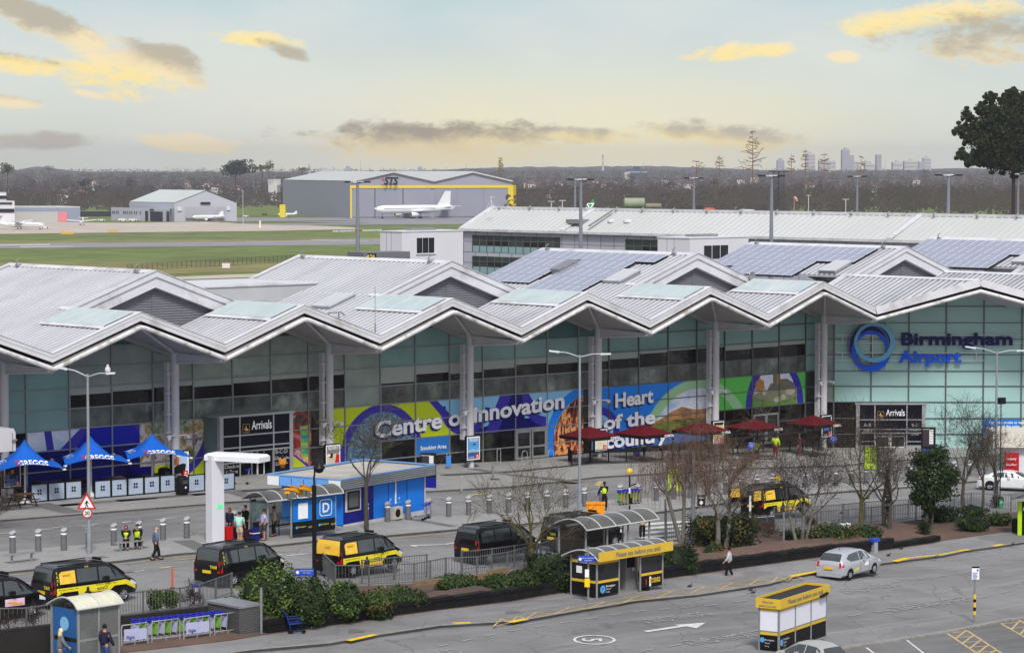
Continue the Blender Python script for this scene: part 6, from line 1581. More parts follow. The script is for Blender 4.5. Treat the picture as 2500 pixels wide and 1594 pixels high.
b=MB();b.prism([(a.x,a.z),(c_.x,a.z),(c_.x,c_.z-.1),(c_.x-.12,c_.z+.16),(a.x,c_.z+.2)],(138.0,139.5),lambda x,z,y:(x,y,z));b.build('hood',aR,t);b=MB();b.box(c_.x-.25,137.96,a.z+.02,c_.x-.22,138.0,c_.z-.1);b.box(c_.x-.3,137.85,a.z+.62,c_.x+.02,137.95,a.z+.72);b.build('hatch_seam',aE,t)
b=MB();b.cyl(a.x+.5,138.7,0,a.z,.1,8);b.build('post',aE,t)
# ---- burgundy square parasols
dU=mat('parasol_burgundy',(92,18,28),.65,var=.1,scale=1)
def para(apex,rz,label,i):
 Yc=141.6 if i<5 else 141.2;ap=VY(apex[0],apex[1],Yc);g0=zg(ap.x,Yc)+.1;t=aB('square_parasol',label,'parasol',(ap.x,Yc,g0),rz,'burgundy square parasols in front of the cafe')
 h1=ap.z-g0;w_=1.6;h0=h1-.66
 vs=[(-w_,-w_,h0),(w_,-w_,h0),(w_,w_,h0),(-w_,w_,h0),(0,0,h1)];b=MB();b.add(vs,[(0,1,4),(1,2,4),(2,3,4),(3,0,4)]);b.build('canopy',dU,t,world=False)
 b=MB();b.add([(-w_,-w_,h0),(w_,-w_,h0),(w_,w_,h0),(-w_,w_,h0)]+[(-w_,-w_,h0-.24),(w_,-w_,h0-.24),(w_,w_,h0-.24),(-w_,w_,h0-.24)],[(0,1,5,4),(1,2,6,5),(2,3,7,6),(3,0,4,7)]);b.build('valance',mat('valance_black',(24,14,18),.7,var=.1),t,world=False)
 b=MB();b.lathe([(.04,0),(.04,h1-.05)],8);b.lathe([(.4,0),(.4,.06),(.05,.08)],12);b.build('pole',aC,t,world=False)
 b=MB();aA(b,'COSTA',lambda x,y,z:(w_*.68+x,-w_-.015,h0-.21+y),size=.24,off=.008,width=.95);b.build('lettering',bR,t,world=False)
 b=MB()
 for k in range(4):a=math.pi/4+k*math.pi/2;b.tube([(0,0,h1-.12),(w_*1.35*math.cos(a),w_*1.35*math.sin(a),h0-.02)],.02,4)
 b.build('rib',aE,t,world=False)
for i,(ax_,lb)in enumerate((((1440,1041),'leftmost burgundy parasol, left of its poster board'),((1572,1036),'second burgundy parasol, behind the weeping birch'),((1712,1029),'third burgundy parasol, partly behind birch twigs'),((1841,1022),'fourth burgundy parasol, over the workers at the railing'),((1985,1013),'rightmost burgundy parasol, just left of second Arrivals'))):para(ax_,-.05,lb,i)
# ---- black railings round the cafe
b4=mat('railing_black',(30,30,34),.5,var=.1)
eF=mat('galvanised_railing',(112,114,118),.5,metal=.35,var=.1,scale=2)
def a5(pts,label,h=1.05,step=.12,post=2.0,m=eF,name='guard_rail',cat='railing',grp=None,r=.011,zoff=.12,sign=None,bh=.1):
 P=[G(*p)for p in pts];
 for q in P:q.z+=zoff
 t=aB(name,label,cat,tuple(P[0]),0,grp);rails=MB();bars=MB();k_post=0
 for i in range(len(P)-1):
  a,b_=P[i],P[i+1];L=(b_-a).length;d=(b_-a)/L
  rails.obox(a+Vector((0,0,h)),b_+Vector((0,0,h)),.045,.05);rails.obox(a+Vector((0,0,bh)),b_+Vector((0,0,bh)),.04,.04)
  n=int(L/step)
  for k in range(1,n):q=a+d*(L*k/n);bars.box(q.x-r,q.y-r,q.z+bh,q.x+r,q.y+r,q.z+h)
  np_=max(1,int(round(L/post)))
  for k in range(np_+(1 if i==len(P)-2 else 0)):
   q=a+d*(L*k/np_);pm=MB();pm.box(q.x-.035,q.y-.035,q.z-.1,q.x+.035,q.y+.035,q.z+h+.04);pm.build('post',m,t)
 rails.build('rail',m,t);bars.build('bars',m,t)
 return t
a5([(1388,1130),(1396,1140),(1700,1124),(1790,1117)],'black cafe railing from the leftmost parasol to behind the birches',m=b4,r=.014,step=.14)
a5([(1800,1112),(1830,1112),(1960,1103)],'black cafe railing below the fourth burgundy parasol',m=b4,r=.014,step=.14)
a5([(1968,1098),(2060,1090)],'black cafe railing below the rightmost burgundy parasol',m=b4,r=.014,step=.14)
def dV(px,py,w_,h_,D,m,label,name='blue_notice',text=None,cat='notice',tm=None,ts=.2):
 c=VD(px,py,D);t=aB(name,label,cat,tuple(c));b=MB();b.obox(c-R3*w_/2,c+R3*w_/2,.04,h_);b.build('board',m,t)
 if text:
  for i,s in enumerate(text):b=MB();aA(b,s,lambda x,y,z:c+R3*x+UPV*(y+h_/2-ts*(1.15+1.15*i))+TO*.04,size=ts,off=.002);b.build('lettering',tm or aN,t)
 return t,c
bS=mat('notice_blue',(40,76,180),.5,var=.05)
for(px,py,lb)in((1554,1108,'small blue notice on the left cafe railing'),(1835,1087,'small blue notice on the railing beside the seated worker'),(2035,1072,'small blue notice right of the rightmost poster board')):dV(px,py,.5,.5,205,bS,lb,text=('This is a','no smoking','area'),ts=.1)
def hoop(px,py,w_,h_,label):
 p=G(px,py);p.z+=.12;b=MB();pts=[p-UX*w_/2];pts+=[p-UX*w_/2+UPV*(h_-w_/2)]+[p+UX*(w_/2)*-math.cos(a)+UPV*(h_-w_/2+w_/2*math.sin(a))for a in(.5,1,1.57,2.1,2.6)]+[p+UX*w_/2+UPV*(h_-w_/2),p+UX*w_/2];b.tube(pts,.025,6);tag(b.build('steel_hoop',bK),label,'cycle hoop','steel hoops on the pavement')
hoop(1218,1140,.35,1.25,'steel hoop stand at the dark shopfront, left of the doors');hoop(1281,1135,.55,.95,'low steel hoop before the double doors');hoop(1345,1133,.55,.95,'low steel hoop right of the double doors');hoop(1095,1146,.35,1.1,'steel hoop stand behind the blue floor notice')
p=G(1095,1148);t=aB('floor_notice','slim pale blue pavement notice below the smoking area sign','sign',(p.x,p.y,p.z+.12));b=MB();b.box(p.x-.22,p.y-.03,p.z+.3,p.x+.22,p.y+.03,p.z+1.05);b.build('board',mat('notice_light_blue',(70,140,220),.5,var=.04),t);b=MB();b.box(p.x-.2,p.y-.15,p.z+.12,p.x+.2,p.y+.15,p.z+.18);b.build('base',aE,t)
def totem(px,py,label,w_=1.05,h_=2.35):
 p=G(px,py);p.z+=.1;t=aB('information_totem',label,'information board',tuple(p));b=MB();b.obox(p-R3*w_/2+UPV*(h_*.65),p+R3*w_/2+UPV*(h_*.65),.22,h_*.7);b.build('case',aC,t)
 b=MB();b.obox(p-R3*w_/2+UPV*(h_*.15),p+R3*w_/2+UPV*(h_*.15),.2,h_*.3);b.build('base',mat('totem_navy',(22,26,130),.4,var=.05),t)
 b=MB();c=p+UPV*(h_*.66)+TO*.12;b.add([c+R3*(-w_*.4)+UPV*(-h_*.3),c+R3*(w_*.4)+UPV*(-h_*.3),c+R3*(w_*.4)+UPV*(h_*.3),c+R3*(-w_*.4)+UPV*(h_*.3)],[(0,1,2,3)]);b.build('screen',mat('screen_dark',(60,52,56),.3,var=.05),t)
 b=MB()
 for k in range(9):z=h_*(.22-.055*k);b.add([c+TO*.01+R3*(.05*w_)+UPV*z,c+TO*.01+R3*(w_*.33)+UPV*z,c+TO*.01+R3*(w_*.33)+UPV*(z+h_*.04),c+TO*.01+R3*(.05*w_)+UPV*(z+h_*.04)],[(0,1,2,3)])
 b.build('listing_row',aM,t);b=MB();aA(b,'Information',lambda x,y,z:c+TO*.01+R3*(x-w_*.15)+UPV*(y+h_*.26),size=.13);b.build('heading',aN,t)
totem(1046,1194,'dark information totem with white rows, behind the blue kiosk');totem(2266,1118,'dark information totem right of the second Arrivals door',1.15,2.4)
p=G(1203,1174);t=aB('base_stand_sign','slim sign on a black rubber foot on the open pavement','sign',(p.x,p.y,.12));b=MB();b.box(p.x-.35,p.y-.3,.12,p.x+.35,p.y+.3,.2);b.build('base',aC,t);b=MB();b.box(p.x-.06,p.y-.06,.2,p.x+.1,p.y+.04,1.15);b.build('blade',aE,t)
def vboard(pxa,pxb,pt,pb,D,m,label,name,cat,parts=(),th=.15):
 a=VD(pxa,pb,D);b_=VD(pxb,pb,D);zt=VD(pxa,pt,D).z;t=aB(name,label,cat,tuple(a));b=MB();zc=(a.z+zt)/2;b.obox(Vector((a.x,a.y,zc)),Vector((b_.x,b_.y,zc)),th,zt-a.z);b.build('board',m,t);return t
D_=196.0
t=vboard(2445,2560,1072,1196,D_+4,a9,'white hoarding unit with a grey roof strip at the right edge','hoarding','hoarding',th=2.0)
b=MB();a,c_=VD(2415,1056,D_+4),VD(2560,1056,D_+4);b.obox(a+UPV*-.35,c_+UPV*-.35,3.2,1.2);b.build('canopy',mat('hoarding_cream',(206,200,190),.6,var=.05),t)
b=MB()
for k in range(8):a=VD(2455+k*6,1089,D_+2.9);b.obox(a,a+R3*.17,.06,.14)
b.build('tape_stripe',bX,t)
t=vboard(2452,2487,1105,1156,D_+2.6,mat('board_red',(170,30,36),.5,var=.05),'red board with white writing on the hoarding at the right edge','red_sign','sign')
c=VD(2469,1122,D_+2.4)
b=MB()
for i,s in enumerate(('Luxury','Chauffeur','drive','SV')):aA(b,s,lambda x,y,z:c+R3*x+UPV*(y-.42*i)+TO*.05,size=.2 if i else.26,off=.003)
b.build('lettering',aN,t)
# ---- white arch totem
p=G(519,1329);D=p.x*FW[0]+p.y*FW[1];t=aB('white_arch','tall white inverted L arch standing on the island left of the bus shelter','arch',(p.x,p.y,p.z+.1));cY=mat('arch_white',(228,228,236),.35,var=.03,scale=.6,dirt_reflect=((206,206,214),.4))
zT=VD(519,1110,D).z
la=G(503,1326);lb_=G(548,1329)
x0,y0=G(505,1329).x,G(548,1331).y
w1=.55;
b=MB();A=G(503,1328);B_=G(518,1333);C2_=G(548,1328.5)
def pr(ps,z0,z1,mb):n=len(ps);mb.add([(q.x,q.y,z0)for q in ps]+[(q.x,q.y,z1)for q in ps],[tuple(range(n))[::-1],tuple(range(n,2*n))]+[(i,(i+1)%n,n+(i+1)%n,n+i)for i in range(n)])
D4=A+(C2_-B_)
pr([A,B_,C2_,D4],p.z+.1,zT-.0,b);b.build('leg',cY,t)
dirx=(C2_-B_).normalized();e1=VD(651,1140,D-1.6)
b=MB();tip=B_+dirx*0;hz0,hz1=zT-.3,zT+.1
side=(B_-A)
far_=Vector((e1 .x,e1 .y,0))-Vector((C2_.x,C2_.y,0));LL=3.3
fwd=Vector((RT[0]-FW[0]*.45,RT[1]-FW[1]*.45,0)).normalized()
nrm=Vector((-fwd.y,fwd.x,0))
o=A.copy();o.z=0
o=A.lerp(B_,.0)
q0=o-nrm*.15;
Pp=[q0,q0+fwd*3.5,q0+fwd*3.5+nrm*1.25,q0+nrm*1.25]
Pt=[q+(fwd*(.15 if i in(0,3)else-.12))+nrm*(.12 if i<2 else-.12)for i,q in enumerate(Pp)]
b.add([(q.x,q.y,hz0)for q in Pp]+[(q.x,q.y,hz1-.12)for q in Pp]+[(q.x,q.y,hz1)for q in Pt],[(3,2,1,0),(0,1,5,4),(1,2,6,5),(2,3,7,6),(3,0,4,7),(4,5,9,8),(5,6,10,9),(6,7,11,10),(7,4,8,11),(8,9,10,11)])
b.build('arm',cY,t)
b=MB();f0=B_.lerp(C2_,.42);f1=B_.lerp(C2_,.88);n_=Vector((dirx.y,-dirx.x,0))*.02
zz=VD(530,1236,D).z
b.add([(f0 .x+n_.x,f0 .y+n_.y,zz-.1),(f1 .x+n_.x,f1 .y+n_.y,zz-.1),(f1 .x+n_.x,f1 .y+n_.y,zz+.14),(f0 .x+n_.x,f0 .y+n_.y,zz+.14)],[(0,1,2,3)]);b.build('display',mat('display_green',(90,216,150),.4,emit=.5,var=.03),t)
# ---- bus shelters
cZ=aW('shelter_glass',(150,176,172),.45,.1)
c1=mat('shelter_roof_smoked',(88,88,86),.25,var=.12,scale=.6,dirt_reflect=((140,122,96),.35))
eG=mat('shelter_blue',(20,116,206),.4,var=.04)
a6=mat('shelter_frame',(150,152,152),.4,metal=.3,var=.08)
eH=mat('rib_grey',(186,188,190),.4,var=.05)
def vault(t,P0,d,n,L,dep,z0,rise,ribs,m=c1,name='roof',ribm=None):
 0
 N=10;b=MB();prof=[(dep*k/N,z0+rise*math.sin(math.pi*(k/N)**.8)if True else 0)for k in range(N+1)]
 vs=[]
 for u in(0,L):
  for(v,z)in prof:q=P0+d*u+n*v;vs.append((q.x,q.y,P0 .z+z))
 b.add(vs,[(k,k+1,N+2+k,N+1+k)for k in range(N)],True)
 b.build(name,m,t)
 b=MB()
 for i in range(ribs+1):
  u=L*i/ribs;b.tube([(lambda q:(q.x,q.y,P0 .z+z+.02))(P0+d*u+n*v)for v,z in prof],.035,5)
 for(v,z)in(prof[0],prof[-1]):
  a_,b2=P0+n*v,P0+d*L+n*v;b.tube([(a_.x,a_.y,P0 .z+z),(b2 .x,b2 .y,P0 .z+z)],.045,6)
 b.build('roof_rib',ribm or eH,t)
def bT(fl,fr_,dep,ht,rise,label,posts,group='vaulted bus shelters',over=.35,flip=False,ribs=5):
 0
 a,b_=G(*fl),G(*fr_);a.z+=.12;b_.z=a.z if abs(a.z-b_.z)<.3 else b_.z;d=(b_-a);d.z=0;L=d.length;d.normalize();n=Vector((-d.y,d.x,0))
 t=aB('bus_shelter',label,'bus shelter',tuple(a),0,group)
 vault(t,a-d*over-n*over,d,n,L+2*over,dep+2*over,ht,rise,ribs)
 for(u,v)in posts:q=a+d*(u*L)+n*(v*dep);p_=MB();p_.cyl(q.x,q.y,a.z,a.z+ht+(rise*.5 if 0<v<1 else.05),.055,8);p_.build('post',a6,t)
 return t,a,d,n,L
t,a,d,n,L=bT((654,1324),(819,1310),1.5,2.25,.45,'vaulted bus shelter with a blue D panel, left of the kiosk',[(0,0),(.34,0),(1,0),(.0,1),(.35,1),(1,1)])
q0=a+d*(L*.36)-n*.02;q1=a+d*(L*.99)-n*.02
q0=Vector(q0);
def aF(t,p0,p1,z0,z1,m,name,off=0.0,n=None,th=.04):
 b=MB();o=(n or Vector())*-off;b.obox(p0+o+UPV*((z0+z1)/2),p1+o+UPV*((z0+z1)/2),th,z1-z0);return b.build(name,m,t)
aF(t,q0,q1,.85,2.12,eG,'blue_panel');aF(t,q0,q1,.15,.85,aC,'kick_panel')
aF(t,q0 .lerp(q1,.12),q0 .lerp(q1,.34),1.0,1.9,aM,'timetable',.04,n)
pc=q0 .lerp(q1,.77)-n*.04
b=MB();s=.48
for r_ in range(1):
 pts=[]
 for k in range(32):
  an=2*math.pi*k/32;cx_=max(-1,min(1,1.25*math.cos(an)));cz_=max(-1,min(1,1.25*math.sin(an)));pts.append((cx_,cz_))
 vs=[pc+d*(x*s)+UPV*(1.48+z*s)for x,z in pts]+[pc+d*(x*(s-.05))+UPV*(1.48+z*(s-.05))for x,z in pts]
 b.add(vs,[(k,(k+1)%32,32+(k+1)%32,32+k)for k in range(32)])
aA(b,'D',lambda x,y,z:pc+d*x+UPV*(1.22+y)-n*.005,size=.78,off=.02);b.build('letter_d',aN,t)
b=MB()
for k,u in enumerate((.06,.60)):
 aA(b,'Birmingham',lambda x,y,z:q0 .lerp(q1,u)+d*(x+.18)-n*.03+UPV*(.5+y),size=.13,align='LEFT');aA(b,'NCP',lambda x,y,z:q0 .lerp(q1,u+.3)+d*x-n*.03+UPV*(.42+y),size=.16,align='LEFT')
b.build('small_lettering',mat('lettering_pale_yellow',(206,200,120),.5,var=0),t)
for k,u in enumerate((.06,.60)):b=MB();disc(b,q0 .lerp(q1,u)+UPV*.52-n*.03+d*.08,.08,14,d,UPV,Vector());b.build('round_emblem',mat('emblem_blue',(90,160,220),.5,var=0),t)
bk=a+n*1.5
for(u0,u1)in((.0,.33),(.36,.98)):aF(t,bk+d*(L*u0),bk+d*(L*u1),.35,2.12,cZ,'glass_pane',th=.02)
aF(t,a+n*.1,bk-n*.1,.35,2.1,cZ,'glass_pane',th=.02)
b=MB();aA(b,'D',lambda x,y,z:bk+d*(L*.2+x)+UPV*(1.3+y)-n*.03,size=.8,off=.02);b.build('etched_letter',mat('etched_grey',(150,178,176),.5,var=0),t)
aF(t,bk+d*.05-n*.03,bk+d*.4-n*.03,1.5,2.2,mat('poster_navy_grey',(40,60,100),.5,var=.2,scale=3),'poster')
b=MB();b.obox(bk+d*(L*.12)-n*.4+UPV*.6,bk+d*(L*.9)-n*.4+UPV*.6,.25,.05);b.tube([bk+d*(L*.34)-n*.45+UPV*0,bk+d*(L*.34)-n*.45+UPV*1.0,bk+d*(L*.6)-n*.45+UPV*1.0],.03,6);b.build('perch_bench',aC,t)
# ---- blue kiosk
A,B_,C2_=G(732,1240),G(838,1290),G(1038,1262)
A.z=B_.z=C2_.z=zg(B_.x,B_.y)*.6+zg(C2_.x,C2_.y)*.4+.08;d1=C2_-B_;D4=A+(C2_-B_)
A=B_+Vector((-d1 .normalized().y,d1 .normalized().x,0))*4.6;D4=A+d1
t=aB('kiosk','flat roofed two tone blue kiosk with corrugated grey fascia','kiosk',tuple(B_));KH=2.42
dW,dX=mat('kiosk_navy',(14,26,122),.5,var=.05),mat('kiosk_blue',(26,122,226),.45,var=.05,scale=.5)
def wallq(mb,p0,p1,z0,z1):mb.add([p0+UPV*z0,p1+UPV*z0,p1+UPV*z1,p0+UPV*z1],[(0,1,2,3)])
b=MB();wallq(b,B_,B_.lerp(C2_,.36),.2,KH);wallq(b,D4,A,.2,KH);b.build('navy_wall',dW,t)
b=MB();wallq(b,B_.lerp(C2_,.36),C2_,.2,KH);wallq(b,C2_,D4,.2,KH);b.build('blue_wall',dX,t);b=MB();wallq(b,B_,A,.2,KH);b.build('blue_wall',dX,t)
b=MB();o=(B_-A).normalized();dd=d1 .normalized();wallq(b,B_-dd*.02+o*.02,C2_+dd*.02+o*.02,-.05,.25);wallq(b,C2_+o*.025-dd*.12,C2_+o*.025+dd*.02,.25,KH);b.build('plinth',aR,t)
ov=.55;Q=[B_-dd*.9+o*.5,C2_+dd*.35+o*.5,D4+dd*.35-o*.4,A-dd*.9-o*.4]
b=MB();b.add([q+UPV*(KH-.02)for q in Q]+[q+UPV*(KH+.6)for q in Q],[(3,2,1,0),(0,1,5,4),(1,2,6,5),(2,3,7,6)])
b.use(1)
for k in range(5):z=KH+.06+k*.115;b.obox(Q[0]+o*.03+UPV*z,Q[1]+o*.03+UPV*z,.07,.06)
b.build('fascia',[aE,cG],t)
b=MB();lq=Q[0];rq=Q[3]
for k in range(6):
 b.use(1 if k in(0,5)else 0);p0=lq.lerp(rq,k/6)-dd*.03;p1=lq.lerp(rq,(k+.96)/6)-dd*.03;b.add([p0+UPV*KH,p1+UPV*KH,p1+UPV*(KH+.63),p0+UPV*(KH+.63)],[(0,1,2,3)])
b.build('side_fascia',[mat('kiosk_pale_blue',(110,168,236),.4,var=.05),aM],t)
b=MB();b.add([q+UPV*(KH+.5)for q in Q],[(0,1,2,3)]);b.build('roof',mat('roof_felt',(176,172,166),.8,var=.12,scale=.6),t)
b=MB()
for i in range(4):b.obox(Q[i]+UPV*(KH+.62),Q[(i+1)%4]+UPV*(KH+.62),.12,.06)
b.build('roof_edge',mat('edge_blue',(110,160,220),.5,var=0),t)
w0,w1=B_.lerp(C2_,.02),B_.lerp(C2_,.2);
b=MB();b.use(0);b.obox(w0+o*.04+UPV*1.62,w1+o*.04+UPV*1.62,.06,1.3);b.use(1);b.obox(w0 .lerp(w1,.1)+o*.08+UPV*1.62,w0 .lerp(w1,.9)+o*.08+UPV*1.62,.04,1.1);b.use(2);b.obox(w0 .lerp(w1,.17)+o*.11+UPV*1.65,w0 .lerp(w1,.78)+o*.11+UPV*1.65,.03,.86);b.build('window',[aR,aC,mat('kiosk_glass',(92,92,94),.2,var=.1)],t)
b=MB();wp=B_.lerp(C2_,.62)+o*.06;b.tube([wp+UPV*.95,wp+UPV*2.35],.05,6);b.build('conduit',aM,t)
b=MB()
for u,s_ in((.56,'atm'),(.67,'machine')):disc(b,B_.lerp(C2_,u)+o*.03+UPV*1.25,.1,12,dd,UPV,Vector());aA(b,s_,lambda x,y,z:B_.lerp(C2_,u)+dd*x+o*.03+UPV*(.95+y),size=.2)
b.build('small_lettering',mat('lettering_kiosk',(130,190,240),.5,var=0),t)
for u in(.54,.77):b=MB();p0=B_.lerp(C2_,u)+o*.012;b.obox(p0+UPV*.25,p0+UPV*2.38,.02,.03,up=dd);b.build('panel_joint',dW,t)
p=G(968,1274);t=aB('air_conditioner','cream air conditioning unit standing against the kiosk between two bollards','air conditioner',(p.x,p.y,p.z+.12),math.atan2(d1 .y,d1 .x));b=MB();b.box(-.42,-.18,.08,.42,.18,.82);b.build('case',mat('cream_case',(188,184,172),.5,var=.05),t,world=False)
b=MB();b.lathe([(0,-.19),(.26,-.19),(.26,-.17)],16,'y',(-.1,0,.46));b.build('fan_grille',aC,t,world=False);b=MB();b.box(-.4,-.15,0,-.3,.15,.08);b.box(.3,-.15,0,.4,.15,.08);b.build('foot',aE,t,world=False)
# ---- middle vaulted shelter (behind hedge) and pay station shelter
t,a,d,n,L=bT((1430,1400),(1585,1378),1.9,2.3,.5,'vaulted shelter on the taxi island, behind the pay station',[(0,0),(.33,0),(.66,0),(1,0),(0,1),(.4,1),(.7,1),(1,1)],over=.38)
aF(t,a+n*.1,a+n*1.8,.3,2.2,aW('smoked_shelter_glass',(60,58,56),.6),'glass_pane',th=.02)
for(u0,u1)in((.02,.38),(.42,.68)):aF(t,a+n*1.9+d*(L*u0),a+n*1.9+d*(L*u1),.3,2.2,aW('smoked_shelter_glass',(60,58,56),.6),'glass_pane',th=.02)
a7=mat('pay_yellow',(214,178,62),.45,var=.05);c3=mat('pay_lettering_grey',(120,122,116),.5,var=0)
t,a,d,n,L=bT((1457,1466),(1617,1444),1.75,2.0,.42,'pay station shelter with yellow Please pay before you exit board',[(0,0),(.33,0),(.655,0),(1,0),(0,1),(1,1)],over=.35,ribs=6)
p0,p1=a-d*.3-n*.4,a+d*(L+.35)-n*.4
aF(t,p0,p1,1.92,2.4,a7,'name_board',th=.06)
b=MB();aA(b,'Please pay before you exit',lambda x,y,z:p0 .lerp(p1,.52)+d*x+UPV*(2.04+y)-n*.05,size=.36,width=(p1-p0).length*.6,off=.006);b.build('board_lettering',c3,t)
c4=aW('dark_shelter_glass',(40,42,46),.75)
for k,(u0,u1)in enumerate(((.01,.325),(.665,.99))):
 g0,g1=a+d*(L*u0),a+d*(L*u1)
 aF(t,g0,g1,.88,1.72,c4,'glass_pane',th=.02);aF(t,g0,g1,.12,.75,aC,'kick_panel');aF(t,g0,g1,.75,.88,a7,'yellow_band',.01,n);aF(t,g0,g1,1.72,1.88,a7,'yellow_band',.01,n)
 b=MB()
 if k==0:
  aA(b,'Birmingham',lambda x,y,z:g0+d*(.62+x)-n*.03+UPV*(.5+y),size=.15,align='LEFT',off=.002);aA(b,'Airport',lambda x,y,z:g0+d*(.62+x)-n*.03+UPV*(.36+y),size=.13,align='LEFT');aA(b,'Parking',lambda x,y,z:g0+d*(.62+x)-n*.03+UPV*(.22+y),size=.1,align='LEFT')
  b.build('panel_lettering',aN,t);b=MB();disc(b,g0+d*.38+UPV*.42-n*.03,.2,20,d,UPV,Vector());b.build('round_emblem',mat('emblem_blue',(90,160,220),.5,var=0),t);b=MB();aA(b,'P',lambda x,y,z:g0+d*(.38+x)-n*.04+UPV*(.32+y),size=.28);b.build('emblem_letter',bS,t)
 else:
  for j,s_ in enumerate('NCP'):
   b=MB();c0=g1-d*(.85-.28*j)-n*.03+UPV*.45;b.obox(c0-d*.11,c0+d*.11,.02,.24);o_=b.build('logo_square',a7,t);b=MB();aA(b,s_,lambda x,y,z:c0+d*x-n*.02+UPV*(y-.08),size=.24,off=.004);b.build('logo_letter',bL,t)
aF(t,a+n*.05,a+n*1.7,.88,1.72,c4,'glass_pane',th=.02);aF(t,a+n*.05,a+n*1.7,.12,.75,aC,'kick_panel');aF(t,a+n*.05,a+n*1.7,.75,.88,a7,'yellow_band',.01,d);aF(t,a+n*.05,a+n*1.7,1.72,1.88,a7,'yellow_band',.01,d)
aF(t,a+n*1.0-d*.03,a+n*1.35-d*.03,1.2,1.55,aM,'notice')
PS=(a.copy(),d.copy(),n.copy(),L)
for k,(u,lb)in enumerate(((.12,'grey pay machine inside the left bay of the pay station'),(.6,'grey pay machine facing sideways in the right bay of the pay station'))):
 c=a+d*(L*u+.35)+n*1.05;t2=aB('pay_machine',lb,'ticket machine',tuple(c),math.atan2(d.y,d.x),'pay machines in the pay station');b=MB();b.box(-.4,-.35,0,.4,.35,1.75);b.build('case',mat('machine_grey',(134,134,134),.45,var=.05),t2,world=False)
 b=MB();b.box(-.3,-.37,1.15,.3,-.35,1.75);b.box(.4,-.2,1.2,.43,.2,1.7);b.build('screen_panel',aC,t2,world=False);b=MB();b.box(.43,.0,1.3,.44,.15,1.5);b.box(.1,-.38,.95,.25,-.36,1.1);b.build('label_plate',aM,t2,world=False)
p=G(1436,1473);t2=aB('help_point','post with blue special assistance sign and yellow call box left of the pay station','help point',tuple(p));b=MB();b.cyl(p.x,p.y,p.z+.1,p.z+2.9,.05,8);b.build('post',aE,t2)
D=p.x*FW[0]+p.y*FW[1]
b=MB();c=VD(1431,1364,D-.3);b.obox(c-R3*.42,c+R3*.42,.05,.34);b.build('blue_sign',bS,t2);b=MB();aA(b,'Special Assistance',lambda x,y,z:c+R3*(x+.1)+UPV*(y+.03)+TO*.04,size=.085);aA(b,'Help Point',lambda x,y,z:c+R3*(x+.1)+UPV*(y-.09)+TO*.04,size=.085);disc(b,c+R3*-.3+TO*.04,.08,10,R3,UPV,Vector());b.build('sign_lettering',aN,t2)
c=VD(1433,1422,D-.1);b=MB();b.obox(c-R3*.12,c+R3*.14,.1,.42);b.build('call_box',mat('call_box_yellow',(240,200,20),.5,var=.03),t2);c=VD(1433,1399,D-.1);b=MB();b.obox(c-R3*.1,c+R3*.1,.05,.4);b.build('notice',aM,t2)
p=G(1576,1446);t2=aB('white_meter_box','small white box on a stand before the right bay of the pay station','box',tuple(p));b=MB();b.box(p.x-.2,p.y-.2,p.z+.35,p.x+.2,p.y+.2,p.z+.85);b.build('case',aM,t2);b=MB();b.box(p.x-.15,p.y-.15,p.z,p.x+.15,p.y+.15,p.z+.35);b.build('stand',aC,t2);b=MB();b.obox(Vector((p.x,p.y,p.z+.6))+TO*.3-R3*.04,Vector((p.x,p.y,p.z+.6))+TO*.3+R3*.04,.02,.3);b.build('red_mark',bX,t2)
A,B_,C2_=G(1862,1585),G(1901,1596),G(2016,1566)
D_=B_.x*FW[0]+B_.y*FW[1];dd=(C2_-B_);dd.z=0;L=dd.length;dd.normalize();nn_=Vector((-dd.y,dd.x,0));dep=1.0;z0=B_.z;HK=2.55
t=aB('pay_kiosk','free standing kiosk with white panels and yellow pay board, near the right car park','kiosk',tuple(B_));cs=[B_,B_+dd*L,B_+dd*L+nn_*dep,B_+nn_*dep]
for i,(p0,p1,nb)in enumerate(((cs[0],cs[1],3),(cs[3],cs[0],1),(cs[1],cs[2],1),(cs[2],cs[3],3))):
 e=(p1-p0).normalized()
 for k in range(nb):
  g0,g1=p0 .lerp(p1,k/nb)+e*.05,p0 .lerp(p1,(k+1)/nb)-e*.05
  aF(t,g0,g1,1.02,1.96,mat('kiosk_white_panel',(222,222,236),.35,var=.03),'white_panel',th=.03);aF(t,g0,g1,.12,.82,aC,'kick_panel',th=.03);aF(t,g0,g1,.84,.99,a7,'yellow_band',th=.03);aF(t,g0,g1,1.96,2.12,a7,'yellow_band',th=.03)
  q=MB();q.box(p0 .lerp(p1,k/nb).x-.04,p0 .lerp(p1,k/nb).y-.04,z0,p0 .lerp(p1,k/nb).x+.04,p0 .lerp(p1,k/nb).y+.04,z0+2.3);q.build('post',a6,t)
 aF(t,p0,p1,0.0,.1,a6,'bottom_rail',th=.06);aF(t,p0,p1,1.0,1.04,a6,'mid_rail',th=.06)
ov=.12;rs=[cs[0]-dd*ov-nn_*ov,cs[1]+dd*ov-nn_*ov,cs[2]+dd*ov+nn_*ov,cs[3]-dd*ov+nn_*ov]
for i in range(4):aF(t,rs[i],rs[(i+1)%4],2.1,HK,a7,'name_board',th=.05)
b=MB();b.add([q+UPV*(HK-.1)for q in rs],[(0,1,2,3)]);b.build('roof',aC,t)
b=MB();aA(b,'Please pay before you exit',lambda x,y,z:rs[0].lerp(rs[1],.5)+dd*x+UPV*(2.24+y)-nn_*.04,size=.3,width=L*.74,off=.005)
e=(rs[0]-rs[3]).normalized()
for i,s_ in enumerate(('Please pay','before you exit')):aA(b,s_,lambda x,y,z:rs[3].lerp(rs[0],.5)+e*x+UPV*(2.35-.18*i+y)-dd*.04,size=.14,off=.003)
b.build('board_lettering',c3,t)
b=MB()
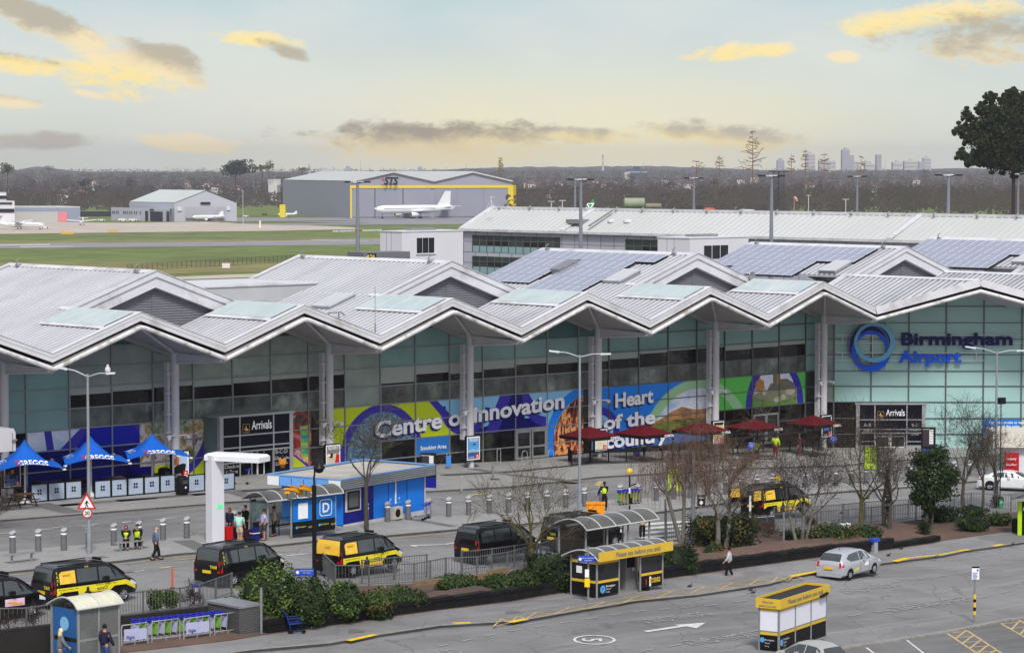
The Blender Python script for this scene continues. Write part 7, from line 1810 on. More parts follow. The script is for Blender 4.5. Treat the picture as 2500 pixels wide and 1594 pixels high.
for i,(s_,sz)in enumerate((('Birmingham',.13),('Airport',.11),('Parking',.09))):aA(b,s_,lambda x,y,z:cs[0]+dd*(.45+x)+UPV*(.58-.14*i+y)-nn_*.03,size=sz,align='LEFT');aA(b,s_,lambda x,y,z:cs[3]+e*(.3+x)+UPV*(.58-.14*i+y)-dd*.03,size=sz*.8,align='LEFT')
b.build('panel_lettering',aN,t);b=MB();disc(b,cs[0]+dd*.25+UPV*.5-nn_*.03,.16,20,dd,UPV,Vector());disc(b,cs[3]+e*.17+UPV*.6-dd*.03,.12,20,e,UPV,Vector());b.build('round_emblem',mat('emblem_blue',(90,160,220),.5,var=0),t)
b=MB();b.obox(cs[0]+dd*(L*.8)-nn_*.2+UPV*2.12,cs[0]+dd*(L*.95)-nn_*.2+UPV*2.2,.12,.1);b.build('small_camera',aC,t)
# ---- glass shelter with the striped cream roof, bottom left
a,b_=G(192,1634),G(292,1621);b_.z=a.z;d=b_-a;L=d.length*.98;d.normalize();n=Vector((-d.y,d.x,0));eI=mat('cream_roof',(206,204,186),.5,var=.08,dirt_reflect=((176,176,160),.5))
t=aB('ticket_shelter','glazed box shelter with a cream barrel roof at the bottom left','shelter',tuple(a),0);HT=2.55
vault(t,a-d*.15-n*.15,d,n,L+.3,2.1,HT,.42,2,eI,'roof')
for(u,v)in((0,0),(.5,0),(1,0),(0,1),(.5,1),(1,1)):q=a+d*(u*L)+n*(v*1.8);b=MB();b.box(q.x-.045,q.y-.045,a.z,q.x+.045,q.y+.045,a.z+HT+.1);b.build('post',a6,t)
for(p0,p1)in((a,a+d*L*.5),(a+d*L*.5,a+d*L),(a+d*L,a+d*L+n*1.8),(a+n*1.8,a+n*1.8+d*L)):
 aF(t,p0,p1,.2,1.15,aW('ticket_shelter_glass',(120,122,122),.55),'glass_pane',th=.02);aF(t,p0,p1,1.25,HT,aW('ticket_shelter_glass',(120,122,122),.55),'glass_pane',th=.02);aF(t,p0,p1,1.15,1.25,a6,'mid_rail',th=.05);aF(t,p0,p1,HT,HT+.1,a6,'top_rail',th=.06)
dY=mat('shelter_panel_blue',(40,92,150),.45,var=.06)
aF(t,a+n*.1,a+n*1.7,1.3,HT-.05,dY,'blue_panel',th=.03);aF(t,a+n*.1,a+n*1.7,.25,1.1,dY,'blue_panel',th=.03)
b=MB();disc(b,a+n*.9-d*.03+UPV*1.85,.3,20,n,UPV,Vector());b.build('round_emblem',mat('emblem_pale_blue',(120,180,220),.5,var=0),t)
c=a+d*L*.45+n*1.0;t2=aB('ticket_machine','grey ticket machine inside the cream roofed shelter','ticket machine',tuple(c),math.atan2(d.y,d.x));b=MB();b.box(-.35,-.3,0,.35,.3,2.0);b.build('case',mat('machine_grey',(134,134,134),.45,var=.05),t2,world=False);b=MB();b.box(-.36,-.32,1.55,.36,-.3,2.0);b.build('header',aC,t2,world=False);b=MB();b.box(-.3,-.33,.9,-.02,-.31,1.45);b.build('notice',aM,t2,world=False)
# ---- right edge: green and black shelter, bin, sign post
p=G(2478,1311);t=aB('green_pay_shelter','lime green and black shelter side cut by the right picture edge','shelter',tuple(p));D=p.x*FW[0]+p.y*FW[1]
q0_,q1_=VD(2484,1306,D),VD(2494,1306,D);zt=VD(2480,1224,D).z
b=MB();b.obox(Vector((q0_.x,q0_.y,(q0_.z+zt)/2)),Vector((q1_.x,q1_.y,(q0_.z+zt)/2)),.1,zt-q0_.z);b.build('green_panel',mat('panel_lime',(170,210,30),.45,var=.03),t)
q2_=VD(2560,1306,D+1);b=MB();b.obox(Vector((q1_.x,q1_.y,(q0_.z+zt)/2)),Vector((q2_.x,q2_.y,(q0_.z+zt)/2)),.1,zt-q0_.z);b.build('black_panel',aC,t)
b=MB();r0=VD(2466,1214,D);b.tube([r0+TO*.8,r0+R3*1.0+TO*.3+UPV*.3,r0+R3*3+UPV*.45],.06,6);b.add([r0+TO*1.0,r0+R3*4+TO*1.0+UPV*.5,r0+R3*4-TO*1.2+UPV*.6,r0-TO*1.0+UPV*.1],[(0,1,2,3)]);b.build('roof',c1,t)
b=MB();c=VD(2497,1246,D-.15);aA(b,'Pay',lambda x,y,z:c+R3*x+UPV*y,size=.3,align='LEFT');b.build('lettering',aN,t)
t=bin_(2481,1304,.3,.95,'black round litter bin beside the lime green shelter')
p=G(2379,1519);t=aB('parking_notice_post','yellow banded post with a white notice on the right footpath','sign post',tuple(p));D=p.x*FW[0]+p.y*FW[1];zt=VD(2379,1385,D).z;b=MB();b.cyl(p.x,p.y,p.z,zt,.055,8);b.build('post',aE,t)
for(y0,y1,m)in((1500,1491,c6:=mat('band_yellow',(234,190,40),.5,var=.03)),(1481,1470,c6),(1461,1450,c6),(1490,1482,aC),(1469,1462,aC)):b=MB();b.cyl(p.x,p.y,VD(2379,y0,D).z,VD(2379,y1,D).z,.07,8);b.build('band',m,t)
c=VD(2381,1399,D)+TO*.08;b=MB();b.obox(c-R3*.19,c+R3*.19,.03,.6);b.build('notice',aM,t);b=MB();b.obox(c-R3*.19+UPV*.33+TO*.01,c+R3*.19+UPV*.33+TO*.01,.03,.08);b.build('notice_header',aC,t)
b=MB()
for k in range(6):b.obox(c-R3*.15+UPV*(.05-k*.06)+TO*.03,c+R3*(.12-.03*(k%3))+UPV*(.05-k*.06)+TO*.03,.004,.02)
b.obox(c+R3*.06+UPV*.18+TO*.03,c+R3*.15+UPV*.18+TO*.03,.004,.09);b.build('notice_lines',bS,t)
# ---- black cctv column with lantern
p=G(768,1440);D=p.x*FW[0]+p.y*FW[1];t=aB('camera_column','thick black column with three yellow cameras and an assistance sign','camera column',tuple(p));z=lambda py:VD(768,py,D).z;b5=mat('column_black',(24,24,28),.4,var=.1)
b=MB();b.tube([(p.x,p.y,p.z),(p.x,p.y,z(1416)),(p.x,p.y,z(1406))],[.3,.3,.13],14);b.tube([(p.x,p.y,z(1406)),(p.x,p.y,z(1184))],.115,12);b.tube([(p.x,p.y,z(1184)),(p.x,p.y,z(1160))],.05,8);b.build('column',b5,t)
b=MB();top=VD(768,1160,D);pk_=VD(772,1128,D);b.tube([top,VD(768,1138,D),VD(770,1130,D),VD(776,1125,D),VD(781,1126,D)],.045,8);b.build('swan_neck',b5,t)
c=VD(779,1140,D);b=MB();b.lathe([(.05,.35),(.12,.3),(.3,0),(.32,-.04),(.28,-.1)],14,'z',c);b.ball((c.x,c.y,c.z-.12),.24,12,.8);b.build('lantern',b5,t)
M_CY=mat('camera_yellow',(228,160,24),.45,var=.06)
for i,(pa,pb)in enumerate((((698,1206),(704,1193)),((712,1192),(735,1203)),((735,1189),(760,1195)))):
 a_,b2=VD(*pa,D-.2-i*.05),VD(*pb,D+.3);
 if i==0:a_=VD(701,1200,D-.6);b2=VD(701,1197,D+.1)
 b=MB();b.obox(a_,b2,.26,.2);b.obox(a_+UPV*.12-(b2-a_).normalized()*.08,b2+UPV*.12,.3,.03);b.build('camera',M_CY,t)
 b=MB();b.tube([(a_+b2)/2-UPV*.1,(a_+b2)/2-UPV*.4,Vector((p.x,p.y,(a_.z+b2 .z)/2-.45))],.025,6);b.build('camera_arm',b5,t)
c=VD(743,1396,D-.4);b=MB();b.obox(c-R3*.48,c+R3*.48,.05,.38);b.build('blue_sign',bS,t);b=MB();aA(b,'Special Assistance',lambda x,y,z:c+R3*(x+.12)+UPV*(y+.06)+TO*.04,size=.09);aA(b,'Help Point',lambda x,y,z:c+R3*(x+.12)+UPV*(y-.06)+TO*.04,size=.09);disc(b,c+R3*-.34+TO*.04,.09,10,R3,UPV,Vector());b.build('sign_lettering',aN,t)
c0=VD(2444,986,190);b=MB();g=G(2444,1160);b.cyl(c0 .x,c0 .y,zg(c0 .x,c0 .y),c0 .z,.04,6);b.box(c0 .x-.3,c0 .y-.2,c0 .z,c0 .x+.3,c0 .y+.2,c0 .z+.45);tag(b.build('small_camera_post',b5),'thin pole with a black camera box right of the right lamp post','camera')
# ---- crossing beacons
def beacon(px,pb,pt,label):
 p=G(px,pb);p.z+=.1;D=p.x*FW[0]+p.y*FW[1];zt=VD(px,pt,D).z;t=aB('crossing_beacon',label,'crossing beacon',tuple(p),0,'yellow globe crossing beacons');H_=zt-.5-p.z
 for k in range(6):b=MB();b.cyl(p.x,p.y,p.z+H_*k/6,p.z+H_*(k+1)/6,.055,8);b.build('pole_band',aC if k%2==0 or k==5 else aN,t)
 b=MB();b.ball((p.x,p.y,zt-.2),.2,14);b.build('globe',mat('globe_yellow',(236,204,30),.35,var=.03,emit=.15),t)
 b=MB();b.obox(Vector((p.x,p.y,zt-1.15)),Vector((p.x,p.y,zt-1.0))+R3*.45,.12,.06);b.box(p.x-.12,p.y-.2,zt-2.3,p.x+.05,p.y-.05,zt-1.9);b.build('lamp_bracket',aC,t)
beacon(1537,1251,1142,'yellow globe beacon on a banded pole right of the trolley row');beacon(1899,1240,1160,'yellow globe beacon behind the van with its tailgate open')
p=G(1454,1264);t=aB('grit_bin','orange grit bin behind the vaulted taxi shelter','grit bin',(p.x,p.y,p.z+.12),-.75);b=MB();b.prism([(-.5,0),(.5,0),(.56,.6),(.56,.78),(-.56,.78),(-.56,.6)],(-.35,.35),lambda a,b_,c_:(a,c_,b_));b.build('body',mat('grit_orange',(238,148,20),.5,var=.05),t,world=False);b=MB();b.prism([(-.6,-.4),(.6,-.4),(.6,.4),(-.6,.4)],(.78,.86),lambda a,b_,c_:(a,b_,c_));b.build('lid',mat('grit_orange',(238,148,20),.5,var=.05),t,world=False)
p=G(421,1436);t=aB('delineator_post','thin orange flexible post on the taxi lane line','delineator',tuple(p));b=MB();b.cyl(p.x,p.y,p.z+.05,p.z+1.0,.05,8);b.build('post',mat('delineator_orange',(206,88,60),.6,var=.05),t);b=MB();b.lathe([(.14,0),(.12,.05),(0,.06)],10,'z',p);b.build('base',aC,t)
# ---- banners, taxi sign, safety sign, posts
def banner(px0,px1,pt,pb,label,Dp):
 p=VD((px0+px1)/2,pb,Dp);t=aB('lime_banner',label,'banner',tuple(p),0,'lime green lamp post banners');a_,c_=VD(px0,pb,Dp),VD(px1,pt,Dp);w_=(c_-a_).dot(R3);h_=c_.z-a_.z
 b=MB();b.add([a_,a_+R3*w_,a_+R3*w_+UPV*h_,a_+UPV*h_],[(0,1,2,3)]);b.build('cloth',aH('banner_lime',[(160,190,50),(176,204,60),(168,196,56),(140,160,60)],.8),t)
 b=MB()
 for k in range(4):aA(b,('Save up to','on parking','Book','online')[k],lambda x,y,z:a_+R3*(w_/2+x)+UPV*(h_*(.86-.1*k)+y)+TO*.01,size=.22)
 b.build('lettering',mat('banner_text',(90,110,40),.6,var=0),t);b=MB();b.obox(a_+UPV*h_,a_+R3*w_+UPV*h_,.04,.04);b.obox(a_,a_+R3*w_,.04,.04);b.obox(a_,a_+UPV*h_,.04,.04,up=R3);b.build('frame',aC,t)
 b=MB();q=a_+R3*(w_+.08);b.cyl(q.x,q.y,zg(q.x,q.y),a_.z+h_+.2,.06,8);b.build('post',aE,t)
banner(1629,1662,1143,1200,'lime banner between the weeping birch trunks',182);banner(2110,2140,1090,1146,'lime banner behind the bare trees, below second Arrivals',190)
p=G(1711,1270);D=p.x*FW[0]+p.y*FW[1];t=aB('taxi_sign','black Taxis sign with a round mark right of the birches','sign',tuple(p));b=MB();b.cyl(p.x,p.y,p.z,VD(1711,1208,D).z,.04,6);b.build('post',aE,t);c=VD(1712,1221,D);b=MB();b.obox(c-R3*.26,c+R3*.26,.05,.7);b.build('board',aC,t);b=MB();aA(b,'Taxis',lambda x,y,z:c+R3*x+UPV*(y+.12)+TO*.04,size=.17);disc(b,c+UPV*-.14+TO*.04,.11,14,R3,UPV,Vector());b.build('lettering',aN,t)
p=G(2444,1250);D=p.x*FW[0]+p.y*FW[1];t=aB('assembly_sign','small green sign on the fence right of the ivy clad tree','sign',tuple(p));c=VD(2444,1230,D-1);b=MB();b.obox(c-R3*.14,c+R3*.14,.04,.62);b.build('board',mat('sign_green',(30,120,80),.5,var=.03),t);b=MB();aA(b,'X',lambda x,y,z:c+R3*x+UPV*(y+.05)+TO*.04,size=.24);b.build('mark',aN,t);b=MB();b.cyl(c.x,c.y,p.z,c.z,.03,6);b.build('post',aE,t)
def gpost(px,pb,pt,r,label,m=aE,name='steel_post'):
 p=G(px,pb);D=p.x*FW[0]+p.y*FW[1];b=MB();b.cyl(p.x,p.y,p.z,VD(px,pt,D).z,r,8);return tag(b.build(name,m),label,'post')
gpost(638,1554,1434,.06,'grey square post beside the dark brick pier',name='gate_post');gpost(940,1512,1429,.05,'thin grey post in front of the black planters');gpost(1913,1332,1250,.06,'short grey post in the bare soil bed right of the gate');gpost(2438,1205,1163,.05,'thin post beside the white saloon at the right edge')
gpost(1831,1312,1210,.07,'white post at the black gate of the soil bed',aM,'white_post');gpost(1692,1334,1105,.11,'grey lamp column rising left of the square hedge',cG,'lamp_column')
a_,b2=G(1834,1301),G(1890,1296);t=aB('black_gate','low black framed gate beside the square hedge','gate',tuple(a_));b=MB();b.obox(a_+UPV*.55,b2+UPV*.55,.04,.62);b.build('panel',mat('gate_dark',(52,52,54),.6,var=.1),t);b=MB();b.obox(a_+UPV*.95,b2+UPV*.95,.05,.04);b.obox(a_+UPV*.25+TO*.03,b2+UPV*.25+TO*.03,.05,.03);b.build('rail',aM,t)
p=G(2062,1296);b=MB();b.box(p.x-.35,p.y-.2,p.z+.1,p.x+.35,p.y+.2,p.z+.5);tag(b.build('white_utility_box',aM),'small white box on the clipped verge between the bare trees','box')
p=G(2134,1352);t=aB('blue_dispenser','grey post box with a blue top behind the silver estate car','dispenser',tuple(p));D=p.x*FW[0]+p.y*FW[1];b=MB();b.box(p.x-.16,p.y-.16,p.z,p.x+.16,p.y+.16,p.z+.75);b.build('post',bK,t);b=MB();b.box(p.x-.3,p.y-.2,p.z+.75,p.x+.3,p.y+.2,p.z+.95);b.build('hood',bS,t)
# ---- guard rails along the taxi lane
RL=[([(-40,1553),(0,1550),(65,1548.5),(160,1533)],'grey guard rail at the bottom left, up to the cream roofed shelter'),([(200,1528),(350,1506),(440,1497),(487,1488),(566,1458)],'grey guard rail behind the long trolley row'),([(784,1402),(819,1437),(901,1437),(1011,1432),(1089,1417),(1164,1414),(1238,1402),(1320,1380),(1400,1351)],'long grey guard rail along the taxi lane between column and shelter'),([(884,1424),(963,1416),(1042,1409)],'short staggered guard rail in front of the yellow van'),([(1127,1401),(1201,1393),(1310,1377)],'staggered guard rail in front of the first black van'),([(1624,1331),(1700,1327),(1690,1290)],'guard rail around the weeping birch trunks'),([(1833,1309),(1913,1301),(2005,1294),(2071,1289),(2127,1283),(2182,1278),(2236,1273),(2330,1262)],'front guard rail of the right hand run, behind the soil bed'),([(1890,1285),(1995,1281),(2058,1276),(2111,1270),(2218,1263),(2371,1247),(2468,1251),(2560,1246)],'back guard rail of the right hand run, along the parking bays')]
for i,(pts,lb)in enumerate(RL):a5(pts,lb,grp='galvanised guard rails',r=.009,step=.17,zoff=.16)
a5([(1624,1300),(1626,1326)],'tall bars of the rail end left of the weeping birches',h=1.9,grp='galvanised guard rails',r=.013)
# ---- black edging blocks (retaining planters)
M_PL=mat('planter_black',(24,24,26),.7,var=.2,scale=1.5,dirt_reflect=((58,56,52),.5))
cum=[0]
for i in range(len(KW)-1):cum.append(cum[-1]+(KW[i+1]-KW[i]).length)
def at_kw(s):
 for i in range(len(KW)-1):
  if s<=cum[i+1]:return KW[i].lerp(KW[i+1],(s-cum[i])/(cum[i+1]-cum[i]))
 return KW[-1].copy()
def s_of(px):
 best=min(range(0,2000),key=lambda k:abs(((at_kw(cum[-1]*k/2000).dot(R3))/max(1,at_kw(cum[-1]*k/2000).dot(Vector((FW[0],FW[1],0))))*F_PX+1250)-px));return cum[-1]*best/2000
s0,s1=s_of(650),s_of(2303);n_b=int((s1-s0)/1.28);idx=0
sgap0,sgap1=s_of(1418),s_of(1628)
s=s0
while s<s1-.8:
 if sgap0<s<sgap1:s=sgap1;continue
 w_=min(1.26,s1-s);a_,b2=at_kw(s),at_kw(s+w_);h_=.64+.02*math.sin(s*3);low=s>s_of(2180);h_=h_*(.55 if low else 1)
 d=(b2-a_).normalized();n=Vector((-d.y,d.x,0));b=MB();z0=a_.z+.08
 P4=[a_+n*.02,b2+n*.02,b2+n*.5,a_+n*.5];T4=[a_-n*.02,b2-n*.02,b2+n*.5,a_+n*.5]
 b.add([(q.x,q.y,z0)for q in P4]+[(q.x,q.y,z0+h_)for q in T4],[(3,2,1,0),(0,1,5,4),(1,2,6,5),(2,3,7,6),(3,0,4,7),(4,5,6,7)])
 b.obox(a_-n*.035+UPV*(h_-.02),b2-n*.035+UPV*(h_-.02),.05,.07)
 tag(b.build('edging_block',M_PL),'black edging block in the row holding the verge, nothing tells one from the next','edging block','black edging blocks along the verge' if idx<10000 else None);idx+=1;s+=1.28
bed=[p.copy()for p in KW if 0<1]
def bedpoly(pxs0,pxs1):pass
vs=[];fs=[];Nn=90
b=MB()
for k in range(Nn+1):
 s=s0+(s1-s0)*k/Nn;p=at_kw(s);
 f=None
 px_=p.dot(R3)/p.dot(Vector((FW[0],FW[1],0)))*F_PX+1250
 back=min(5.5,3.2+max(0,(px_-1500)/500*2.2));d=(at_kw(s+.3)-at_kw(s-.3)).normalized();n=Vector((-d.y,d.x,0));low=.35 if px_>2180 else.62
 for j,(v,h_)in enumerate(((.45,low),(back*.5,low+.18),(back,low*.5),(back+.6,.1))):
  q=p+n*v;zz=q.z+h_+random.uniform(-.05,.05)*(1 if 0<j<3 else 0);vs.append((q.x,q.y,zz))
for k in range(Nn):
 for j in range(3):fs.append((4*k+j,4*k+4+j,4*k+5+j,4*k+1+j))
b.add(vs,fs,True);tag(b.build('planting_bed',cO),kind='structure')
dZ=mat('dark_timber_wall',(44,42,42),.8,var=.2,scale=1)
a_,b2=G(-30,1620),G(192,1594);t=tag(MB().obox(a_+UPV*.75,b2+UPV*.75,.35,1.3).build('retaining_wall',dZ),'dark retaining wall at the bottom left behind the walking woman','wall')
a_,b2=G(300,1560),G(580,1525);tag(MB().obox(a_+UPV*.5,b2+UPV*.5,.3,1.1).build('retaining_wall',dZ),'dark low wall behind the long trolley row','wall')
mbk=bpy.data.materials.new('dark_brick');mbk.use_nodes=True;q_=NT(mbk.node_tree);br=q_.n('ShaderNodeTexBrick');tcb=q_.n('ShaderNodeTexCoord');mpb=q_.n('ShaderNodeMapping');mpb.inputs['Rotation'].default_value=(R_(90),0,0);q_.put(mpb.inputs[0],tcb.outputs['Object']);q_.put(br.inputs['Vector'],mpb.outputs[0]);br.inputs['Scale'].default_value=1;br.inputs['Brick Width'].default_value=.23;br.inputs['Row Height'].default_value=.08;br.inputs['Mortar Size'].default_value=.012
br.inputs['Color1'].default_value=lin((50,50,54));br.inputs['Color2'].default_value=lin((64,62,64));br.inputs['Mortar'].default_value=lin((104,104,104));mbk.node_tree.links.new(br.outputs[0],mbk.node_tree.nodes['Principled BSDF'].inputs['Base Color'])
p=G(613,1552);t=aB('brick_pier','dark brick pier with a sloped stone top at the end of the trolley row','brick pier',tuple(p),0);b=MB();pA,pB,pC=G(592,1548),G(636,1556),G(640,1540)
bx_=[Vector((p.x-1.0,p.y+1.9,0)),Vector((p.x-.4,p.y-.1,0)),Vector((p.x+.7,p.y-.1,0)),Vector((p.x+.9,p.y+2.0,0))]
pr([Vector((p.x-.75,p.y-.1,0)),Vector((p.x+.55,p.y-.1,0)),Vector((p.x+.55,p.y+2.3,0)),Vector((p.x-.75,p.y+2.3,0))],p.z,p.z+1.35,b);b.build('brickwork',mbk,t);b=MB();b.box(p.x-.8,p.y-.15,p.z+1.35,p.x+.6,p.y+2.35,p.z+1.45);b.build('coping',aE,t)
# ---- luggage trolleys
M_TB=mat('trolley_blue',(36,44,170),.45,var=.06);M_TW=mat('trolley_panel_green',(120,176,70),.5,var=.1);M_TP=mat('trolley_panel_lilac',(178,180,214),.5,var=.08);M_TO=mat('trolley_panel_orange',(226,160,80),.5,var=.1);c7=mat('trolley_steel',(186,188,192),.3,metal=.5,var=.08)
def trolley(panel_m):
 t=aB('luggage_trolley','','luggage trolley',(0,0,0));
 b=MB()
 for s in(-1,1):
  b.tube([(-.42,.22*s,.16),(.45,.14*s,.13),(.5,.1*s,.13)],.018,5);b.tube([(-.42,.24*s,.16),(-.48,.25*s,.95)],.018,5)
 for x in(-.3,-.05,.2):b.tube([(x,-.21,.17),(x,.21,.17)],.012,4)
 b.tube([(-.47,-.25,.6),(-.47,.25,.6)],.012,4);b.build('frame',c7,t,world=False)
 b=MB();b.tube([(-.6,-.27,1.0),(-.6,.27,1.0)],.03,6);b.tube([(-.48,-.25,.95),(-.6,-.27,1.0)],.03,6);b.tube([(-.48,.25,.95),(-.6,.27,1.0)],.03,6);b.box(-.5,-.24,.86,-.42,.24,.96);b.tube([(-.42,.2,.9),(-.2,.18,.98),(-.42,-.2,.9)],.02,5);b.build('handle',M_TB,t,world=False)
 b=MB();b.add([(-.44,-.22,.3),(-.44,.22,.3),(-.475,.22,.84),(-.475,-.22,.84)],[(0,1,2,3)]);b.build('advert_panel',panel_m,t,world=False)
 for(x,y)in((-.35,-.24),(-.35,.24),(.42,0)):b=MB();b.lathe([(0,-.025),(.08,-.025),(.08,.025),(0,.025)],10,'y',(x,y,.08));b.build('wheel',aC,t,world=False)
 return t
def row(p0,p1,n,rz,protos,group,lab):
 a_,b2=G(*p0),G(*p1)
 for k in range(n):
  q=a_.lerp(b2,k/max(1,n-1));src,used_=protos[k%len(protos)]
  if not used_[0]:o=src;used_[0]=True
  else:o=aT(src)
  o.location=(q.x,q.y,q.z+.02);o.rotation_euler=(0,0,rz);o['label']=lab(k);o['group']=group
TA=(trolley(M_TP),[False]);TB_=(trolley(M_TW),[False]);TO_=(trolley(M_TO),[False])
ordn=('first','second','third','fourth','fifth','sixth','seventh','eighth','ninth','tenth','eleventh','twelfth','thirteenth','fourteenth','fifteenth','sixteenth','seventeenth','eighteenth')
row((312,1572),(543,1548),16,R_(10)+math.pi,[TA,TB_],'long row of nested trolleys behind the barriers',lambda k:'%s blue handled trolley from the left in the long nested row'%ordn[k])
row((1498,1236),(1543,1232),7,R_(-10)+math.pi,[TB_,TO_],'short trolley row by the crossing beacon',lambda k:'%s trolley from the left in the short row beside the standing worker'%ordn[k])
for(px,py,rz,lb)in((1030,1270,2.0,'trolley parked beside its twin right of the kiosk, nearer the bollard'),(1020,1274,2.2,'trolley with folded basket left of its twin by the kiosk'),(490,1478,.6,'single blue trolley left among the shrubs behind the guard rail'),(590,1186,2.6,'single trolley standing at the first Arrivals porch')):
 o=aT(TA[0]);p=G(px,py);o.location=(p.x,p.y,p.z+.12);o.rotation_euler=(0,0,rz);o['label']=lb;o['group']='single trolleys left about'
def barrier(pa,pb,label,flag):
 a_,b2=G(*pa),G(*pb);t=aB('trolley_barrier',label,'barrier',tuple(a_),0,'steel hoop barriers before the long trolley row');b=MB();b.tube([a_,a_+UPV*1.0,a_.lerp(b2,.03)+UPV*1.08,a_.lerp(b2,.97)+UPV*1.08,b2+UPV*1.0,b2],.03,6);b.tube([a_+UPV*.3,b2+UPV*.3],.02,5);b.tube([a_.lerp(b2,.5)+UPV*0,a_.lerp(b2,.5)+UPV*.3],.02,5);b.build('hoop',c7,t)
 if flag:
  d=(b2-a_).normalized();n=Vector((d.y,-d.x,0));b=MB();p0,p1=a_+d*.1+n*.05,b2-d*.1+n*.05;b.add([p0+UPV*.38,p1+UPV*.38,p1+UPV*.86,p0+UPV*.9],[(0,1,2,3)]);b.build('banner',mat('banner_lilac',(182,186,222),.5,var=.05),t)
  b=MB();aA(b,'Flight',lambda x,y,z:p0+d*(x+.12)+n*.01+UPV*(.44+y),size=.22,align='LEFT',off=.003);b.build('lettering',mat('lettering_navy',(30,30,110),.5,var=0),t)
barrier((297,1586),(361,1578),'hoop barrier with a lilac Flight banner beside the shelter',True);barrier((371,1576),(439,1568),'plain hoop barrier between the two Flight banners',False);barrier((449,1569),(513,1560),'hoop barrier with a lilac Flight banner, right one',True);barrier((524,1558),(589,1550),'plain hoop barrier at the brick pier',False)
p=G(716,1550);t=aB('wheelchair','blue tubular airport wheelchair on the footpath below the hedge','wheelchair',(p.x,p.y,p.z+.1),R_(-25));cR=mat('wheelchair_blue',(26,48,120),.4,var=.08)
b=MB()
for s in(-1,1):b.tube([(-.5,.3*s,1.1),(-.42,.3*s,.95),(-.25,.3*s,.45),(-.2,.3*s,.15)],.025,6);b.tube([(-.25,.3*s,.45),(.3,.3*s,.5),(.4,.3*s,.15),(-.2,.3*s,.15)],.022,6);b.tube([(-.36,.3*s,.72),(.25,.3*s,.72),(.3,.3*s,.5)],.022,6)
b.tube([(-.5,-.3,1.1),(-.5,.3,1.1)],.025,6);b.build('frame',cR,t,world=False);b=MB();b.box(-.25,-.28,.44,.28,.28,.5);b.build('seat',cR,t,world=False);b=MB();b.prism([(-.26,.5),(-.22,.5),(-.38,.95),(-.42,.95)],(-.27,.27),lambda a,b_,c_:(a,c_,b_));b.build('backrest',cR,t,world=False)
for(x,y,r_)in((-.2,-.32,.13),(-.2,.32,.13),(.42,-.28,.1),(.42,.28,.1)):b=MB();b.lathe([(0,-.025),(r_,-.025),(r_,.025),(0,.025)],12,'y',(x,y,r_));b.build('wheel',aC,t,world=False)
M_PG=mat('pigeon_dark',(52,54,62),.7,var=.15)
for i,(px,py,lb)in enumerate(((1834,1448,'pigeon on the road left of the near pair member'),(1840,1454,'pigeon nearest the white panelled kiosk on the road'),(2170,1362,'dark bird beside the front wheel of the silver estate'),(2201,1345,'pigeon by the yellow kerb end right of the silver estate'),(2285,1367,'pigeon on the road below the long yellow kerb'),(2473,1335,'pigeon at the far right on the kerb'),(1685,1438,'pigeon on the hatched footpath right of the pay station'),(2054,1283,'bird on the white box behind the clipped verge'),(2119,1246,'bird on the back guard rail by the bare trees'),(1319,1192,'pigeon on the island road near the bare tree'))):
 p=G(px,py);b=MB();z=p.z+(.1 if i not in(7,8)else.75);b.ball((p.x,p.y,z+.1),.1,8,.7);b.ball((p.x+.09,p.y-.05,z+.2),.04,6);b.tube([(p.x-.08,p.y,z+.1),(p.x-.2,p.y+.03,z+.06)],[.06,.02],5);b.tube([(p.x,p.y,z),(p.x,p.y,z+.06)],.012,4);tag(b.build('pigeon',M_PG),lb,'bird','pigeons on the near road and rails')
